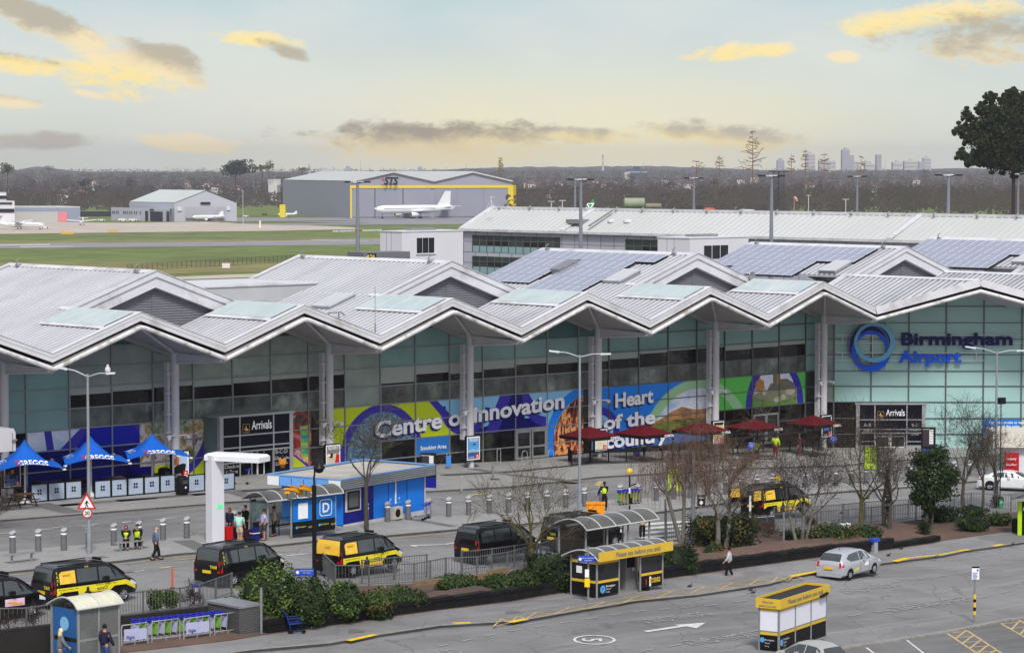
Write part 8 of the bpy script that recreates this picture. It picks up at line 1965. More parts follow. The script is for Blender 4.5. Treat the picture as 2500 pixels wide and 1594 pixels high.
 #  VEHICLES
d0=mat('tyre',(26,26,28),.8,var=.1);d2=mat('alloy_rim',(176,178,184),.35,metal=.5,var=.05)
b6=mat('car_glass',(44,50,52),.05,var=.4,scale=2,spec=1.0,coat=1.0);M_RL=mat('rear_light_red',(178,26,26),.25,var=.05);d3=mat('head_light',(214,220,226),.15,var=.02)
c8=mat('number_plate_yellow',(226,186,40),.5,var=.02);aV=mat('car_trim_black',(24,24,26),.5,var=.05)
bU=mat('wrap_yellow',(232,216,50),.3,var=.04,coat=.4);d4=mat('wrap_orange',(232,168,50),.3,var=.08,coat=.4);bV=mat('van_black',(10,10,13),.22,var=.1,coat=.5);b7=mat('wrap_text',(60,48,20),.5,var=0)
class Body:
 def __init__(s,st,belt,hb,hbelt,htop,ground=.26):
  s.st=st;s.belt=belt;s.hb=hb;s.hbelt=hbelt;s.htop=htop;s.g=ground
 def top(s,x):
  st=s.st
  if x<=st[0][0]:return st[0][1]
  for i in range(len(st)-1):
   if x<=st[i+1][0]:t=(x-st[i][0])/(st[i+1][0]-st[i][0]);return st[i][1]+(st[i+1][1]-st[i][1])*t
  return st[-1][1]
 def nar(s,x):
  L=s.st[-1][0];a=min(1,max(0,x)/.35);b=min(1,max(0,L-x)/.9);return(.9+.1*a**.5)*(.8+.2*b**.5)
 def sec(s,x):
  t=s.top(x);n=s.nar(x);bl=min(s.belt,t-.08);hi=max(0,min(1,(t-s.belt)/.45));ht=(s.htop*hi+(s.hbelt-.08)*(1-hi))*n;z0=s.g+(.12 if x<.05 or x>s.st[-1][0]-.1 else 0)
  return[(s.hb*n*.86,z0),(s.hb*n,z0+.1),(s.hbelt*n+.01,z0+(bl-z0)*.6),(s.hbelt*n,bl),(ht,max(bl+.02,t-.09)),(ht-.09,t-.015),(0,t+.015)]
 def y(s,x,z):
  q=s.sec(x)
  for i in range(len(q)-1):
   if q[i][1]<=z<=q[i+1][1]:k=(z-q[i][1])/max(1e-6,q[i+1][1]-q[i][1]);return q[i][0]+(q[i+1][0]-q[i][0])*k
  return q[0][0]if z<q[0][1]else q[-2][0]
 def mesh(s,mb):
  xs=[]
  for i in range(len(s.st)-1):
   a,b=s.st[i][0],s.st[i+1][0];n=max(1,int((b-a)/.35));xs+=[a+(b-a)*k/n for k in range(n)]
  xs.append(s.st[-1][0]);vs=[];fs=[];
  for x in xs:
   q=s.sec(x);full=q+[(-a,z)for a,z in q[-2::-1]];vs+=[(x,y,z)for y,z in full]
  n=13
  for i in range(len(xs)-1):
   for k in range(n-1):fs.append((i*n+k,(i+1)*n+k,(i+1)*n+k+1,i*n+k+1))
   fs.append((i*n,i*n+n-1,(i+1)*n+n-1,(i+1)*n))
  fs.append(list(range(n)));fs.append(list(range(len(vs)-n,len(vs)))[::-1]);mb.add(vs,fs,True)
 def side(s,mb,poly,sd,off=.008,n=6):
  0
  vs=[];fs=[];m=5
  for(x,a,b)in poly:
   for k in range(m):z=a+(b-a)*k/(m-1);vs.append((x,sd*(s.y(x,z)+off),z))
  for i in range(len(poly)-1):
   for k in range(m-1):q=(i*m+k,(i+1)*m+k,(i+1)*m+k+1,i*m+k+1);fs.append(q if sd<0 else q[::-1])
  mb.add(vs,fs)
 def over(s,mb,x0,x1,w0,w1,off=.012,n=6):
  0
  vs=[];fs=[]
  for i in range(n+1):
   x=x0+(x1-x0)*i/n;w=w0+(w1-w0)*i/n;t=s.top(x);e=.01 if i<n+1 else 0
   dx=s.top(x+.02)-s.top(x-.02);nl=math.hypot(dx,.04);nx,nz=-dx/nl,.04/nl
   for k in(-1,-.5,0,.5,1):vs.append((x+nx*off,k*w,t+nz*off+(.013 if abs(k)<.9 else.0)))
  for i in range(n):
   for k in range(4):fs.append((i*5+k,(i+1)*5+k,(i+1)*5+k+1,i*5+k+1))
  mb.add(vs,fs)
def wheel(t,x,y,r,sd):
 w_=MB();w_.lathe([(r*.62,.1),(r*.9,.11),(r,.07),(r,-.09),(r*.6,-.1)],20,'y',(x,y,r));o=w_.build('tyre',d0,None,world=False)
 wh=bpy.data.objects.new('wheel',None);COL.objects.link(wh);wh.parent=t;wh.location=(0,0,0);o.parent=wh
 w_=MB();yy_=y+sd*.085
 w_.lathe([(r*.64,0),(r*.6,sd*.015),(r*.55,0)],20,'y',(x,yy_,r));w_.lathe([(0,sd*.015),(r*.16,sd*.01),(r*.16,-sd*.03)],10,'y',(x,yy_,r))
 for k in range(7):a=2*math.pi*k/7;w_.obox((x+math.cos(a)*r*.12,yy_,r+math.sin(a)*r*.12),(x+math.cos(a)*r*.6,yy_,r+math.sin(a)*r*.6),r*.14,.03,up=Vector((0,1,0)))
 o=w_.build('rim',d2,None,world=False);o.parent=wh
 w_=MB();w_.lathe([(0,-sd*.03),(r*.6,-sd*.03)],16,'y',(x,yy_,r));o=w_.build('brake_disc',aV,None,world=False);o.parent=wh
def bA(name,label,cat,p,rz,B,paint,wheels,r,wins,screen,rear,extra=None,group=None,rl=None,hl=None,rearpaint=None):
 t=aB(name,label,cat,tuple(p),rz,group);b=MB();B.mesh(b);b.build('body',paint,t,world=False);L=B.st[-1][0]
 for sd in(-1,1):
  for(nm,poly)in wins:b=MB();B.side(b,poly,sd);b.build(nm,b6,t,world=False)
  for x in wheels:
   b=MB();N=14;rr=r+.05;vs=[]
   for k in range(N+1):a=math.pi*k/N;xx,zz=x+rr*math.cos(a),max(B.g,r*.95+rr*math.sin(a));vs.append((xx,sd*(B.y(xx,zz)+.006),zz))
   vs2=[(v[0],v[1]*.8,B.g-.02)for v in vs]
   b.add(vs,[list(range(N+1))if sd<0 else list(range(N+1))[::-1]]);b.build('wheel_arch',aV,t,world=False)
   wheel(t,x,sd*(B.hb-.085),r,sd)
  b=MB();yb=B.y(screen[0]-.35,B.belt+.08);b.box(screen[0]-.42,sd*(yb+.02)if sd>0 else-(yb+.2),B.belt,screen[0]-.28,sd*(yb+.2)if sd>0 else-(yb+.02),B.belt+.2);b.build('wing_mirror',aV if paint is bV else paint,t,world=False)
  if hl:b=MB();B.side(b,hl,sd,.012);b.build('headlight',d3,t,world=False)
  if rl:b=MB();B.side(b,rl,sd,.012);b.add([(-.012,sd*B.hb*.72,rl[0][1]),(-.012,sd*B.hb*.9,rl[0][1]),(-.012+.06,sd*B.hb*.87,rl[0][2]),(-.012+.06,sd*B.hb*.72,rl[0][2])],[(0,1,2,3)]);b.build('rear_light',M_RL,t,world=False)
 b=MB();B.over(b,*screen);b.build('windscreen',b6,t,world=False)
 b=MB();B.over(b,*rear);b.build('rear_window',b6 if rearpaint is None else rearpaint,t,world=False)
 b=MB();b.box(-.05,-B.hb*.86,B.g,.1,B.hb*.86,B.g+.26);b.build('bumper',paint if paint is not bV else aV,t,world=False);b=MB();b.box(L-.14,-B.hb*.66,B.g,L+.03,B.hb*.66,B.g+.26);b.build('bumper',paint if paint is not bV else aV,t,world=False)
 b=MB();b.box(-.07,-.27,B.g+.42,-.03,.25,B.g+.56);b.build('number_plate',c8,t,world=False);b=MB();b.box(L-.0,-.26,B.g+.12,L+.04,.26,B.g+.24);b.build('number_plate',c8,t,world=False)
 if extra:extra(t,B)
 return t
def VAN(kind=0):return Body([(0,.95),(.03,1.2),(.09,1.62),(.16,1.86),(.4,1.93),(1.6,1.95),(2.9,1.92),(3.2,1.86),(3.55,1.66),(4.15,1.22),(4.4,1.1),(4.65,.94),(4.76,.72)],1.1,.93,.95,.8)
VWIN=[('side_window',[(.3,1.15,1.62),(.45,1.15,1.74),(1.22,1.15,1.76)]),('side_window',[(1.3,1.15,1.76),(2.42,1.15,1.76)]),('side_window',[(2.52,1.12,1.75),(2.95,1.1,1.74),(3.35,1.1,1.6),(3.75,1.1,1.32),(3.95,1.1,1.17)])]
def roofstuff(t,B,vstyle=0):
 b=MB();b.box(3.0,-.28,1.93,3.12,.28,2.05);b.build('taxi_roof_bar',aV,t,world=False)
 b=MB()
 for sd in(-1,1):b.add([(x,sd*.66,B.top(x)+.0+dz)for x,dz in((.4,.03),(2.9,.03),(2.9,.06),(.4,.06))],[(0,1,2,3)]);b.box(.4,sd*.66-.02,1.94,2.9,sd*.66+.02,1.985)
 b.build('roof_rail',aV,t,world=False)
def bB(t,B,s,x,z,size,m,sd=-1,name='lettering',off=.02,vert=False,**kw):
 b=MB();aA(b,s,(lambda a,c,d:(x+a,sd*(B.y(x+a,z+c)+off),z+c))if not vert else(lambda a,c,d:(x+a,sd*(B.y(x+a,z+c)+off),z+c)),size=size,align='LEFT',**kw);b.build(name,m,t,world=False)
def cH(t,s,y,z,size,m,x=-.06,**kw):b=MB();aA(b,s,lambda a,c,d:(x+c*.05,y-a,z+c),size=size,align='CENTER',**kw);b.build('rear_lettering',m,t,world=False)
eJ=aH('wrap_portrait',[(20,20,20),(40,34,30),(150,110,90)],3);cI=aH('wrap_rear',[(240,212,70),(238,184,56),(236,206,84)],1.2)
def livery_yellow(t,B,quarter=True,back=False):
 roofstuff(t,B)
 for sd in(-1,1):
  b=MB();B.side(b,[(.16,.62,.98),(.5,.78,.98),(1.3,.78,.98),(1.38,.5,.98),(3.0,.5,.98),(3.1,.62,.98),(3.35,.8,1.0),(4.0,.8,1.02),(4.4,.62,.86),(4.62,.5,.66)],sd,.011);b.build('yellow_wrap',bU,t,world=False)
  b=MB();B.side(b,[(1.4,.36,.5),(3.05,.36,.5)],sd,.012);b.build('orange_sill_wrap',d4,t,world=False)
  b=MB();B.side(b,[(1.55,.6,.64),(3.0,.6,.64)],sd,.02);B.side(b,[(1.62,.36,.6),(1.7,.36,.72),(1.98,.36,.72),(2.06,.36,.6)],sd,.022);B.side(b,[(1.76,.72,.8),(1.78,.72,.92),(1.9,.72,.92),(1.92,.72,.8)],sd,.023);b.build('portrait_print',eJ,t,world=False)
  if quarter:b=MB();B.side(b,[(.33,1.16,1.62),(.46,1.16,1.72),(1.2,1.16,1.73)],sd,.02);b.build('quarter_wrap',cI,t,world=False)
 bB(t,B,'esteO',2.35,.7,.24,b7,off=.024);bB(t,B,'Birmingham | London | Leeds',.25,.88,.09,b7,off=.024);bB(t,B,'Manchester | New York | Milan',2.3,.92,.09,b7,off=.024)
 if quarter:bB(t,B,'esteO',.52,1.5,.17,b7,off=.03)
def taxi_letters(t,B,yl=True):
 for i,c in enumerate('TAXI'):bB(t,B,c,.17,1.6-.16*i,.17,bU,off=.02)
 cH(t,'TAXI',-.45,.93,.2,bU,off=.006);bB(t,B,'TAXI',1.75,1.79,.1,bU,off=.02)
VSPEC=dict(wheels=(.88,3.88),r=.33,wins=VWIN,screen=(3.24,4.12,.74,.84),rear=(.04,.15,.7,.68),rl=[(.01,.72,1.25),(.1,.72,1.3)],hl=[(4.3,.78,.98),(4.5,.74,.9),(4.66,.7,.8)])
def van_at(pr,pf,label,extra,**kw):
 a,b_=G(*pr),G(*pf);d=b_-a;rz=math.atan2(d.y,d.x);u=Vector((math.cos(rz),math.sin(rz),0));n=Vector((-u.y,u.x,0));p=a-u*.88+n*.86;p.z=zg(p.x,p.y)+.01;sp=dict(VSPEC);sp.update(kw)
 p-=u*.0;q_v=bA('taxi_van',label,'van',p,rz,VAN(),bV,sp['wheels'],sp['r'],sp['wins'],sp['screen'],sp['rear'],extra,'taxi vans in the rank',sp['rl'],sp['hl'],sp.get('rearpaint'));q_v.scale=(1.05,1.05,1.04);return q_v
def e1(t,B):roofstuff(t,B);b=MB();B.side(b,[(2.5,.62,.95),(3.5,.62,.95)],-1,.02);b.build('door_sticker',mat('sticker_pink',(226,190,214),.5,var=.05),t,world=False);b=MB();B.side(b,[(2.6,.76,.82),(3.1,.76,.82)],-1,.03);B.side(b,[(2.85,.66,.74),(3.4,.66,.74)],-1,.03);b.build('sticker_print',d4,t,world=False)
def shift(pr,pf,k):return pr,pf
van_at((-72,1525),(51,1509),'black taxi van cut by the left edge with a pink door sticker',e1)
van_at((166,1485),(301,1466),'black and yellow taxi van at the left with dark rear windows',lambda t,B:(livery_yellow(t,B),taxi_letters(t,B)))
van_at((566,1434),(694,1416),'plain black van lettered TAXI behind the rounded hedge',lambda t,B:(roofstuff(t,B),taxi_letters(t,B)))
van_at((857,1410),(981,1395),'yellow and black taxi van with an orange rear window, right of the camera column',lambda t,B:(livery_yellow(t,B),cH(t,'esteO',0,1.45,.16,b7,x=-.0)),rearpaint=cI,rear=(.02,.15,.82,.74))
van_at((1191,1378),(1308,1364),'plain black van behind the staggered rails, left of the bare tree trunk',lambda t,B:roofstuff(t,B))
van_at((1398,1347),(1518,1333),'plain black van behind the vaulted taxi shelter',lambda t,B:(roofstuff(t,B),cH(t,'TAXI',-.2,.93,.2,bU)))
def e7(t,B):
 livery_yellow(t,B);taxi_letters(t,B)
 b=MB();b.prism([(-.04,.95),(-.04,1.86),(-.0,1.86),(-.0,.95)],(.0,.85),lambda a,z,c:(a-c*.82,.86+c*.35,z));o=b.build('open_tail_door',bV,t,world=False)
 for s_,k0 in((1,0),(-1,1)):
  b=MB();k=(lambda c:(-c*.82-.05,.86+c*.35-.03));b.add([k(.06)+(1.25,),k(.8)+(1.25,),k(.8)+(1.8,),k(.06)+(1.8,)],[(0,1,2,3)])
 b.build('door_wrap',cI,t,world=False)
 b=MB();b.prism([(-.04,.95),(-.04,1.86),(-.0,1.86),(-.0,.95)],(.0,.85),lambda a,z,c:(a-c*.95,-.86-c*.05,z));b.build('open_tail_door',bV,t,world=False)
 b=MB();k=(lambda c:(-c*.95-.02,-.89-c*.05));b.add([k(.06)+(1.2,),k(.82)+(1.2,),k(.82)+(1.8,),k(.06)+(1.8,)],[(0,1,2,3)]);b.build('door_wrap',cI,t,world=False)
van_at((1880,1268),(1966,1263.5),'yellow and black taxi van with its rear doors open, behind the square hedge',e7)
eK=mat('car_silver',(188,190,198),.28,metal=.35,var=.03,coat=.5)
B2_=Body([(0,.82),(.05,1.0),(.22,1.22),(.5,1.46),(.9,1.52),(1.9,1.57),(2.5,1.53),(2.9,1.42),(3.55,1.08),(4.0,.95),(4.35,.8),(4.58,.6)],.95,.87,.89,.66,.2)
a,b_=G(2073,1416),G(2157,1403);d=b_-a;rz=math.atan2(d.y,d.x);u=d.normalized();n=Vector((-u.y,u.x,0));p=a-u*.85+n*.8
def ex8(t,B):
 b=MB();B.side(b,[(2.35,.62,.82),(2.85,.62,.82)],-1,.02);b.build('door_sticker',aM,t,world=False);b=MB();B.side(b,[(1.2,.42,.5),(1.45,.42,.58),(1.75,.5,.62)],-1,.02);b.build('yellow_logo',bU,t,world=False)
 b=MB();b.tube([(1.2,0,1.54),(1.05,0,1.74)],.015,4);b.build('roof_aerial',aV,t,world=False);b=MB();b.box(.15,-.5,1.28-.0,.42,.5,1.46);
 for x in(1.95,2.9):b=MB();B.side(b,[(x,.3,.93),(x+.02,.3,.93)],-1,.012);b.build('door_gap',aV,t,world=False)
 for x in(1.62,2.6):b=MB();B.side(b,[(x,.82,.86),(x+.2,.82,.86)],-1,.03);b.build('door_handle',d3,t,world=False)
bA('estate_car','silver estate car with a white door sticker on the near road','car',p,rz,B2_,eK,(.85,3.55),.31,[('side_window',[(.62,1.16,1.2),(.95,1.0,1.38),(1.9,1.0,1.46)]),('side_window',[(1.98,1.0,1.46),(2.4,1.0,1.46),(2.75,.98,1.36),(3.2,.98,1.14),(3.38,.98,1.03)])],(2.62,3.5,.56,.76),(.1,.46,.66,.56),ex8,None,[(.02,.74,1.0),(.2,.8,1.02)],[(3.95,.7,.86),(4.2,.66,.8),(4.4,.62,.7)])
B3_=Body([(0,.8),(.06,.98),(.2,1.18),(.42,1.42),(.8,1.52),(1.5,1.55),(2.0,1.5),(2.35,1.36),(2.85,1.04),(3.2,.95),(3.5,.82),(3.7,.58)],.93,.8,.82,.56,.2)
d5=mat('car_champagne',(180,180,176),.3,metal=.3,var=.03,coat=.4)
p=G(2046,1660);
bA('small_hatchback','small silver rounded hatchback cut by the bottom edge in front of the white panelled kiosk','car',Vector((p.x,p.y,p.z)),math.atan2(FW[1],FW[0])+R_(38),B3_,d5,(.65,3.05),.29,[('side_window',[(.5,1.02,1.3),(.75,1.0,1.42),(1.35,1.0,1.45)]),('side_window',[(1.42,1.0,1.45),(1.9,1.0,1.42),(2.3,.98,1.26),(2.62,.98,1.06)])],(2.08,2.8,.5,.7),(.1,.4,.64,.52),None,None,[(.02,.7,1.0),(.15,.74,1.02)],None)
B4_=Body([(0,.86),(.15,.98),(.6,1.06),(1.0,1.28),(1.5,1.4),(2.1,1.42),(2.6,1.36),(3.4,1.02),(4.0,.92),(4.5,.78),(4.7,.56)],.92,.9,.92,.62,.18)
M_WC=mat('car_white',(222,224,228),.25,var=.02,coat=.5)
a,b_=G(2416,1196),G(2540,1202);d=b_-a;rz=math.atan2(d.y,d.x);u=d.normalized();n=Vector((-u.y,u.x,0));p=a-u*.9+n*.8
bA('saloon_car','white saloon leaving the picture at the right edge','car',p,rz,B4_,M_WC,(.95,3.8),.34,[('side_window',[(1.1,.98,1.08),(1.45,.98,1.28),(1.95,.98,1.32)]),('side_window',[(2.02,.98,1.32),(2.5,.98,1.28),(3.0,.96,1.1),(3.2,.96,1.0)])],(2.7,3.35,.54,.74),(.65,1.3,.7,.56),None,None,[(.02,.74,.92),(.35,.78,.94)],[(4.1,.72,.86),(4.4,.68,.78)])
#  PEOPLE
SK={n:mat('skin_'+n,c,.6,var=.04)for n,c in(('pale',(208,160,138)),('tan',(190,134,108)),('dark',(96,62,48)))}
def cl(n,c,r=.8):return mat('cloth_'+n,c,r,var=.12,scale=9)
def bC(name,pts,edges,rad,m,parent,sub=1):
 me=bpy.data.meshes.new(name);me.from_pydata(pts,edges,[]);o=bpy.data.objects.new(name,me);COL.objects.link(o)
 mod=o.modifiers.new('skin','SKIN');mod.use_smooth_shade=True;me.skin_vertices[0].data if me.skin_vertices else None
 if not me.skin_vertices:
  bm=bmesh.new();bm.from_mesh(me);bm.verts.layers.skin.verify();bm.to_mesh(me);bm.free()
 for i,r in enumerate(rad):
  sv=me.skin_vertices[0].data[i];sv.radius=r if isinstance(r,tuple)else(r,r);sv.use_root=(i==0)
 o.modifiers.new('sub','SUBSURF').levels=sub;o.modifiers['sub'].render_levels=sub
 dg=bpy.context.evaluated_depsgraph_get();dg.update();m2=bpy.data.meshes.new_from_object(o.evaluated_get(dg));bpy.data.objects.remove(o)
 m2 .materials.clear();m2 .materials.append(m)
 for p in m2 .polygons:p.use_smooth=True;p.material_index=0
 r=bpy.data.objects.new(name,m2);COL.objects.link(r);r.parent=parent;return r
def aJ(label,p,face,h=1.74,skin='pale',top=None,bottom=None,shoes=None,hair=None,sit=False,step=0.0,arms=((.12,-.1,-.0),(.12,.1,.0)),lean=0.0,shorts=False,sleeves=True,wide=1.0,long=False,vest=None,head=(0,0),cap=None,back=False,bald=False,coat=False):
 0
 t=aB('person',label,'person',tuple(p),rz_of(face));k=h/1.74;S=lambda x,y,z:(x*k,y*k,z*k)
 hz=.92 if not sit else.5;lx=lean
 hip=[S(0,.09*wide,hz),S(0,-.09*wide,hz)]
 if sit:knee=[S(.42,.12,.5),S(.42,-.1,.5)];ank=[S(.46,.12,.09),S(.38,-.1,.09)]
 else:knee=[S(.03+step*.45,.1,.49),S(.03-step*.3,-.1,.49)];ank=[S(step*.75-.0,.1,.08),S(-step*.95,-.1,.1)]
 toe=[(a[0]+.17*k,a[1]+.02,a[2]-.045*k)for a in ank]
 pel=S(0,0,hz+.02);wa=S(lx*.3,0,hz+.2);ch=S(lx*.8,0,hz+.42);nk=S(lx,0,hz+.56);hd=S(lx+.03+head[0],head[1],hz+.74)
 sh=[S(lx*.9,.19*wide,hz+.5),S(lx*.9,-.19*wide,hz+.5)]
 hands=[];elb=[]
 for i,(fx_,sy,fz)in enumerate(arms):
  s_=sh[i];hpos=(s_[0]+fx_*k,s_[1]+sy*k,s_[2]+(-.56+fz)*k);e=((s_[0]+hpos[0])/2-.06*k,(s_[1]+hpos[1])/2+(.06 if i==0 else-.06)*k,(s_[2]+hpos[2])/2-.04*k);hands.append(hpos);elb.append(e)
 sk=SK[skin];w=wide
 P=[pel,wa,ch,nk,S(lx+.01,0,hz+.64)];E=[(0,1),(1,2),(2,3),(3,4)];Rr=[(.12*w*k,.1*k),(.1*w*k,.08*k),(.12*w*k,.085*k),(.06*k,.06*k),.05*k]
 for i in(0,1):
  b0=len(P);P+=[hip[i],knee[i],ank[i],toe[i]];E+=[(0,b0),(b0,b0+1),(b0+1,b0+2),(b0+2,b0+3)];Rr+=[.085*k,.055*k,.04*k,.03*k]
 for i in(0,1):
  b0=len(P);hx,hy,hz_=hands[i];P+=[sh[i],elb[i],hands[i]];E+=[(2,b0),(b0,b0+1),(b0+1,b0+2)];Rr+=[.055*k,.04*k,.028*k]
  d=Vector(hands[i])-Vector(elb[i]);d.normalize();pm=Vector(hands[i])+d*.05*k;P.append(tuple(pm));E.append((b0+2,b0+3));Rr.append((.032*k,.018*k))
  sd=Vector((0,1,0))if abs(d.y)<.8 else Vector((1,0,0));a1=d.cross(sd).normalized();
  for f in range(4):
   o=a1*(.022*(f-1.5))*k;l=(.05,.06,.055,.042)[f]*k;P+=[tuple(pm+o+d*.02*k),tuple(pm+o*1.1+d*l+sd*.012*k),tuple(pm+o*1.1+d*(l+.02*k)+sd*.03*k)];n0=len(P)-3;E+=[(b0+3,n0),(n0,n0+1),(n0+1,n0+2)];Rr+=[.009,.008,.007]
  P+=[tuple(pm-d*.02*k+a1*.038*k),tuple(pm+d*.02*k+a1*.05*k)];n0=len(P)-2;E+=[(b0+2,n0),(n0,n0+1)];Rr+=[.01,.009]
 P+=[S(lx+.02+head[0]*.6,head[1]*.6,hz+.68),hd,(hd[0]+.01*k,hd[1],hd[2]+.07*k)];n0=len(P)-3;E+=[(4,n0),(n0,n0+1),(n0+1,n0+2)];Rr+=[(.06*k,.07*k),(.076*k,.092*k),(.06*k,.075*k)]
 fx0=hd[0]+.1*k;P+=[(hd[0]+.105*k,hd[1],hd[2]-.01*k)];E+=[(n0+1,len(P)-1)];Rr+=[.014*k]
 bC('body',P,E,Rr,sk,t)
 b=MB();
 for s_ in(-1,1):b.ball((hd[0]+.078*k,hd[1]+s_*.032*k,hd[2]+.022*k),.011*k,6)
 b.box(hd[0]+.07*k,hd[1]-.024*k,hd[2]-.062*k,hd[0]+.086*k,hd[1]+.024*k,hd[2]-.052*k);b.build('face_features',bL,t,world=False)
 if hair and not bald:
  b=MB();b.lathe([(.0,.135),(.05,.128),(.088,.09),(.1,.03),(.095,-.03)],12,'z',(hd[0]-.025*k,hd[1],hd[2]));
  if long:b.lathe([(.09,-.0),(.095,-.12),(.07,-.26),(.02,-.3)],10,'z',(hd[0]-.06*k,hd[1],hd[2]))
  b.build('hair',mat('hair_%d_%d'%(hair[0],hair[2]),hair,.8,var=.2,scale=20),t,world=False)
 tm=top;e=.016*k;zt=hz+.535
 P=[S(lx*.02,0,hz-(.1 if coat else.02)),wa,ch,S(lx*.95,0,zt)];E=[(0,1),(1,2),(2,3)];Rr=[((.2+(.03 if coat else 0))*w*k,.175*k),(.19*w*k,.165*k),(.21*w*k,.165*k),(.1*k,.09*k)]
 for i in(0,1):
  b0=len(P);mid=tuple(Vector(sh[i]).lerp(Vector(elb[i]),.75))if not sleeves else elb[i];P+=[sh[i],mid];E+=[(2,b0),(b0,b0+1)];Rr+=[.1*k,.078*k]
  if sleeves:P+=[tuple(Vector(elb[i]).lerp(Vector(hands[i]),.93))];E+=[(b0+1,b0+2)];Rr+=[.058*k]
 bC('jacket' if sleeves else 'shirt',P,E,Rr,tm,t)
 if vest:
  P=[S(0,0,hz+.05),wa,ch,S(lx*.95,0,zt-.03)];bC('vest',P,[(0,1),(1,2),(2,3)],[(.215*w*k,.19*k),(.205*w*k,.18*k),(.23*w*k,.185*k),(.14*k,.11*k)],vest,t)
 P=[S(0,0,hz+.07),pel];E=[(0,1)];Rr=[(.18*w*k,.155*k),(.19*w*k,.165*k)]
 for i in(0,1):
  b0=len(P);end=tuple(Vector(knee[i]).lerp(Vector(ank[i]),.88))if not shorts else tuple(Vector(hip[i]).lerp(Vector(knee[i]),.9));P+=[hip[i]]+([knee[i]]if not shorts else[])+[end];E+=[(1,b0)]+[(b0+j,b0+j+1)for j in range(len(P)-b0-1)];Rr+=[.125*k]+([.092*k]if not shorts else[])+[.08*k if not shorts else.11*k]
 bC('trousers' if not shorts else 'shorts',P,E,Rr,bottom,t)
 for i in(0,1):
  b=MB();a_=Vector(ank[i]);g0=max(0.0,a_.z-.09*k);b.obox((a_.x-.07*k,a_.y,g0+.035),(a_.x+.2*k,a_.y+.01,g0+.03),.09*k,.065);b.ball((a_.x+.19*k,a_.y+.01,g0+.035),.045*k,8,.75);b.build('shoe',shoes or bL,t,world=False)
 if cap:b=MB();b.lathe([(0,.145),(.07,.13),(.102,.07),(.105,.04),(.1,.03)],12,'z',(hd[0]-.01,hd[1],hd[2]));b.build('hat',cap,t,world=False)
 t['_hand0']=0
 return t,[Vector(q)for q in hands]
BLKC,NVY,DKG,JNS=cl('black',(24,24,28)),cl('navy',(34,36,60)),cl('dark_grey',(60,60,64)),cl('jeans',(50,72,110))
HIV=cl('hi_vis_yellow',(200,232,50),.6);BRN=(70,44,34)
def gp(px,py,dz=.12):p=G(px,py);p.z+=dz;return p
def bag(name,label,p,w_,d_,h_,m,handle=True,rz=0,grp=None):
 t=aB(name,label,'luggage',tuple(p),rz,grp);b=MB();r=.04;b.prism([(-w_/2+r,.06),(w_/2-r,.06),(w_/2,.06+r),(w_/2,h_-r),(w_/2-r,h_),(-w_/2+r,h_),(-w_/2,h_-r),(-w_/2,.06+r)],(-d_/2,d_/2),lambda a,z,c:(a,c,z));b.build('shell',m,t,world=False)
 if handle:b=MB();b.tube([(-w_*.25,d_*.3,h_),(-w_*.25,d_*.3,h_+.28),(w_*.25,d_*.3,h_+.28),(w_*.25,d_*.3,h_)],.012,5);b.build('handle',aC,t,world=False)
 for x in(-w_*.35,w_*.35):b=MB();b.lathe([(0,-.02),(.035,-.02),(.035,.02),(0,.02)],8,'y',(x,0,.035));b.build('wheel',aC,t,world=False)
 return t
aJ('seated worker in a dark jacket and yellow vest holding a yellow coat on the bench',gp(309,1345),272,1.72,'pale',BLKC,BLKC,None,(120,50,40),sit=True,arms=((.28,-.14,.22),(.28,.14,.22)),lean=.14,vest=HIV,long=True)
b=MB();p=gp(304,1346);b.ball((p.x,p.y-.12,.68),.27,10,.6,.12);b.tube([(p.x,p.y-.2,.66),(p.x-.12,p.y-.42,.35)],[.2,.14],8);tag(b.build('yellow_coat',HIV),'bright yellow work coat lying over the lap of the left seated worker','coat')
aJ('seated worker with a hand raised to the face, right half of the bench',gp(336,1342),275,1.7,'tan',BLKC,BLKC,None,(60,40,40),sit=True,arms=((.3,-.05,.22),(.2,.14,.62)),lean=.1,vest=HIV)
aJ('bald man in a blue striped jumper walking in front of the bollards',gp(381,1366,.0),20,1.76,'pale',mat('jumper_stripes',(96,110,136),.8,var=.35,scale=7,stretch=(.1,.1,3)),BLKC,None,None,step=.28,bald=True,arms=((-.08,-.02,.0),(.1,.04,.02)))
aJ('woman in a dark navy coat standing just behind the white arch leg',gp(561,1318),250,1.7,'tan',NVY,NVY,None,(150,84,50),long=True)
aJ('man in a mint green shirt and cream shorts, seen from behind',gp(585,1331),60,1.74,'tan',cl('mint',(160,214,204)),cl('cream',(178,166,146)),cl('sandal',(80,60,50)),(40,30,28),shorts=True,sleeves=False,wide=1.25,arms=((.1,.06,.0),(.16,-.03,.08)))
aJ('person in a black coat with both hands at the face behind the queue',gp(600,1315),235,1.78,'tan',BLKC,BLKC,None,(40,26,24),arms=((.2,-.14,.62),(.2,.14,.62)),coat=True)
aJ('fair haired woman in a white patterned scarf beside the shelter',gp(633,1318),210,1.62,'pale',mat('scarf_pattern',(190,194,206),.8,var=.5,scale=16),NVY,None,(214,180,120),arms=((.24,-.05,.2),(.2,.06,.2)),coat=True)
aJ('heavy man in a pale lilac shirt and dark shorts at the shelter front',gp(645,1324),200,1.76,'tan',cl('lilac',(178,184,224)),DKG,cl('sandal',(80,60,50)),(60,44,38),shorts=True,sleeves=False,wide=1.3,arms=((.18,-.12,.1),(.18,.12,.1)))
aJ('woman in black with a cream coat and shopping bag under the shelter',gp(669,1314),190,1.7,'tan',cl('cream_coat',(190,170,154)),BLKC,None,(50,30,30),arms=((.05,.1,.02),(-.05,-.12,.02)),step=.1)
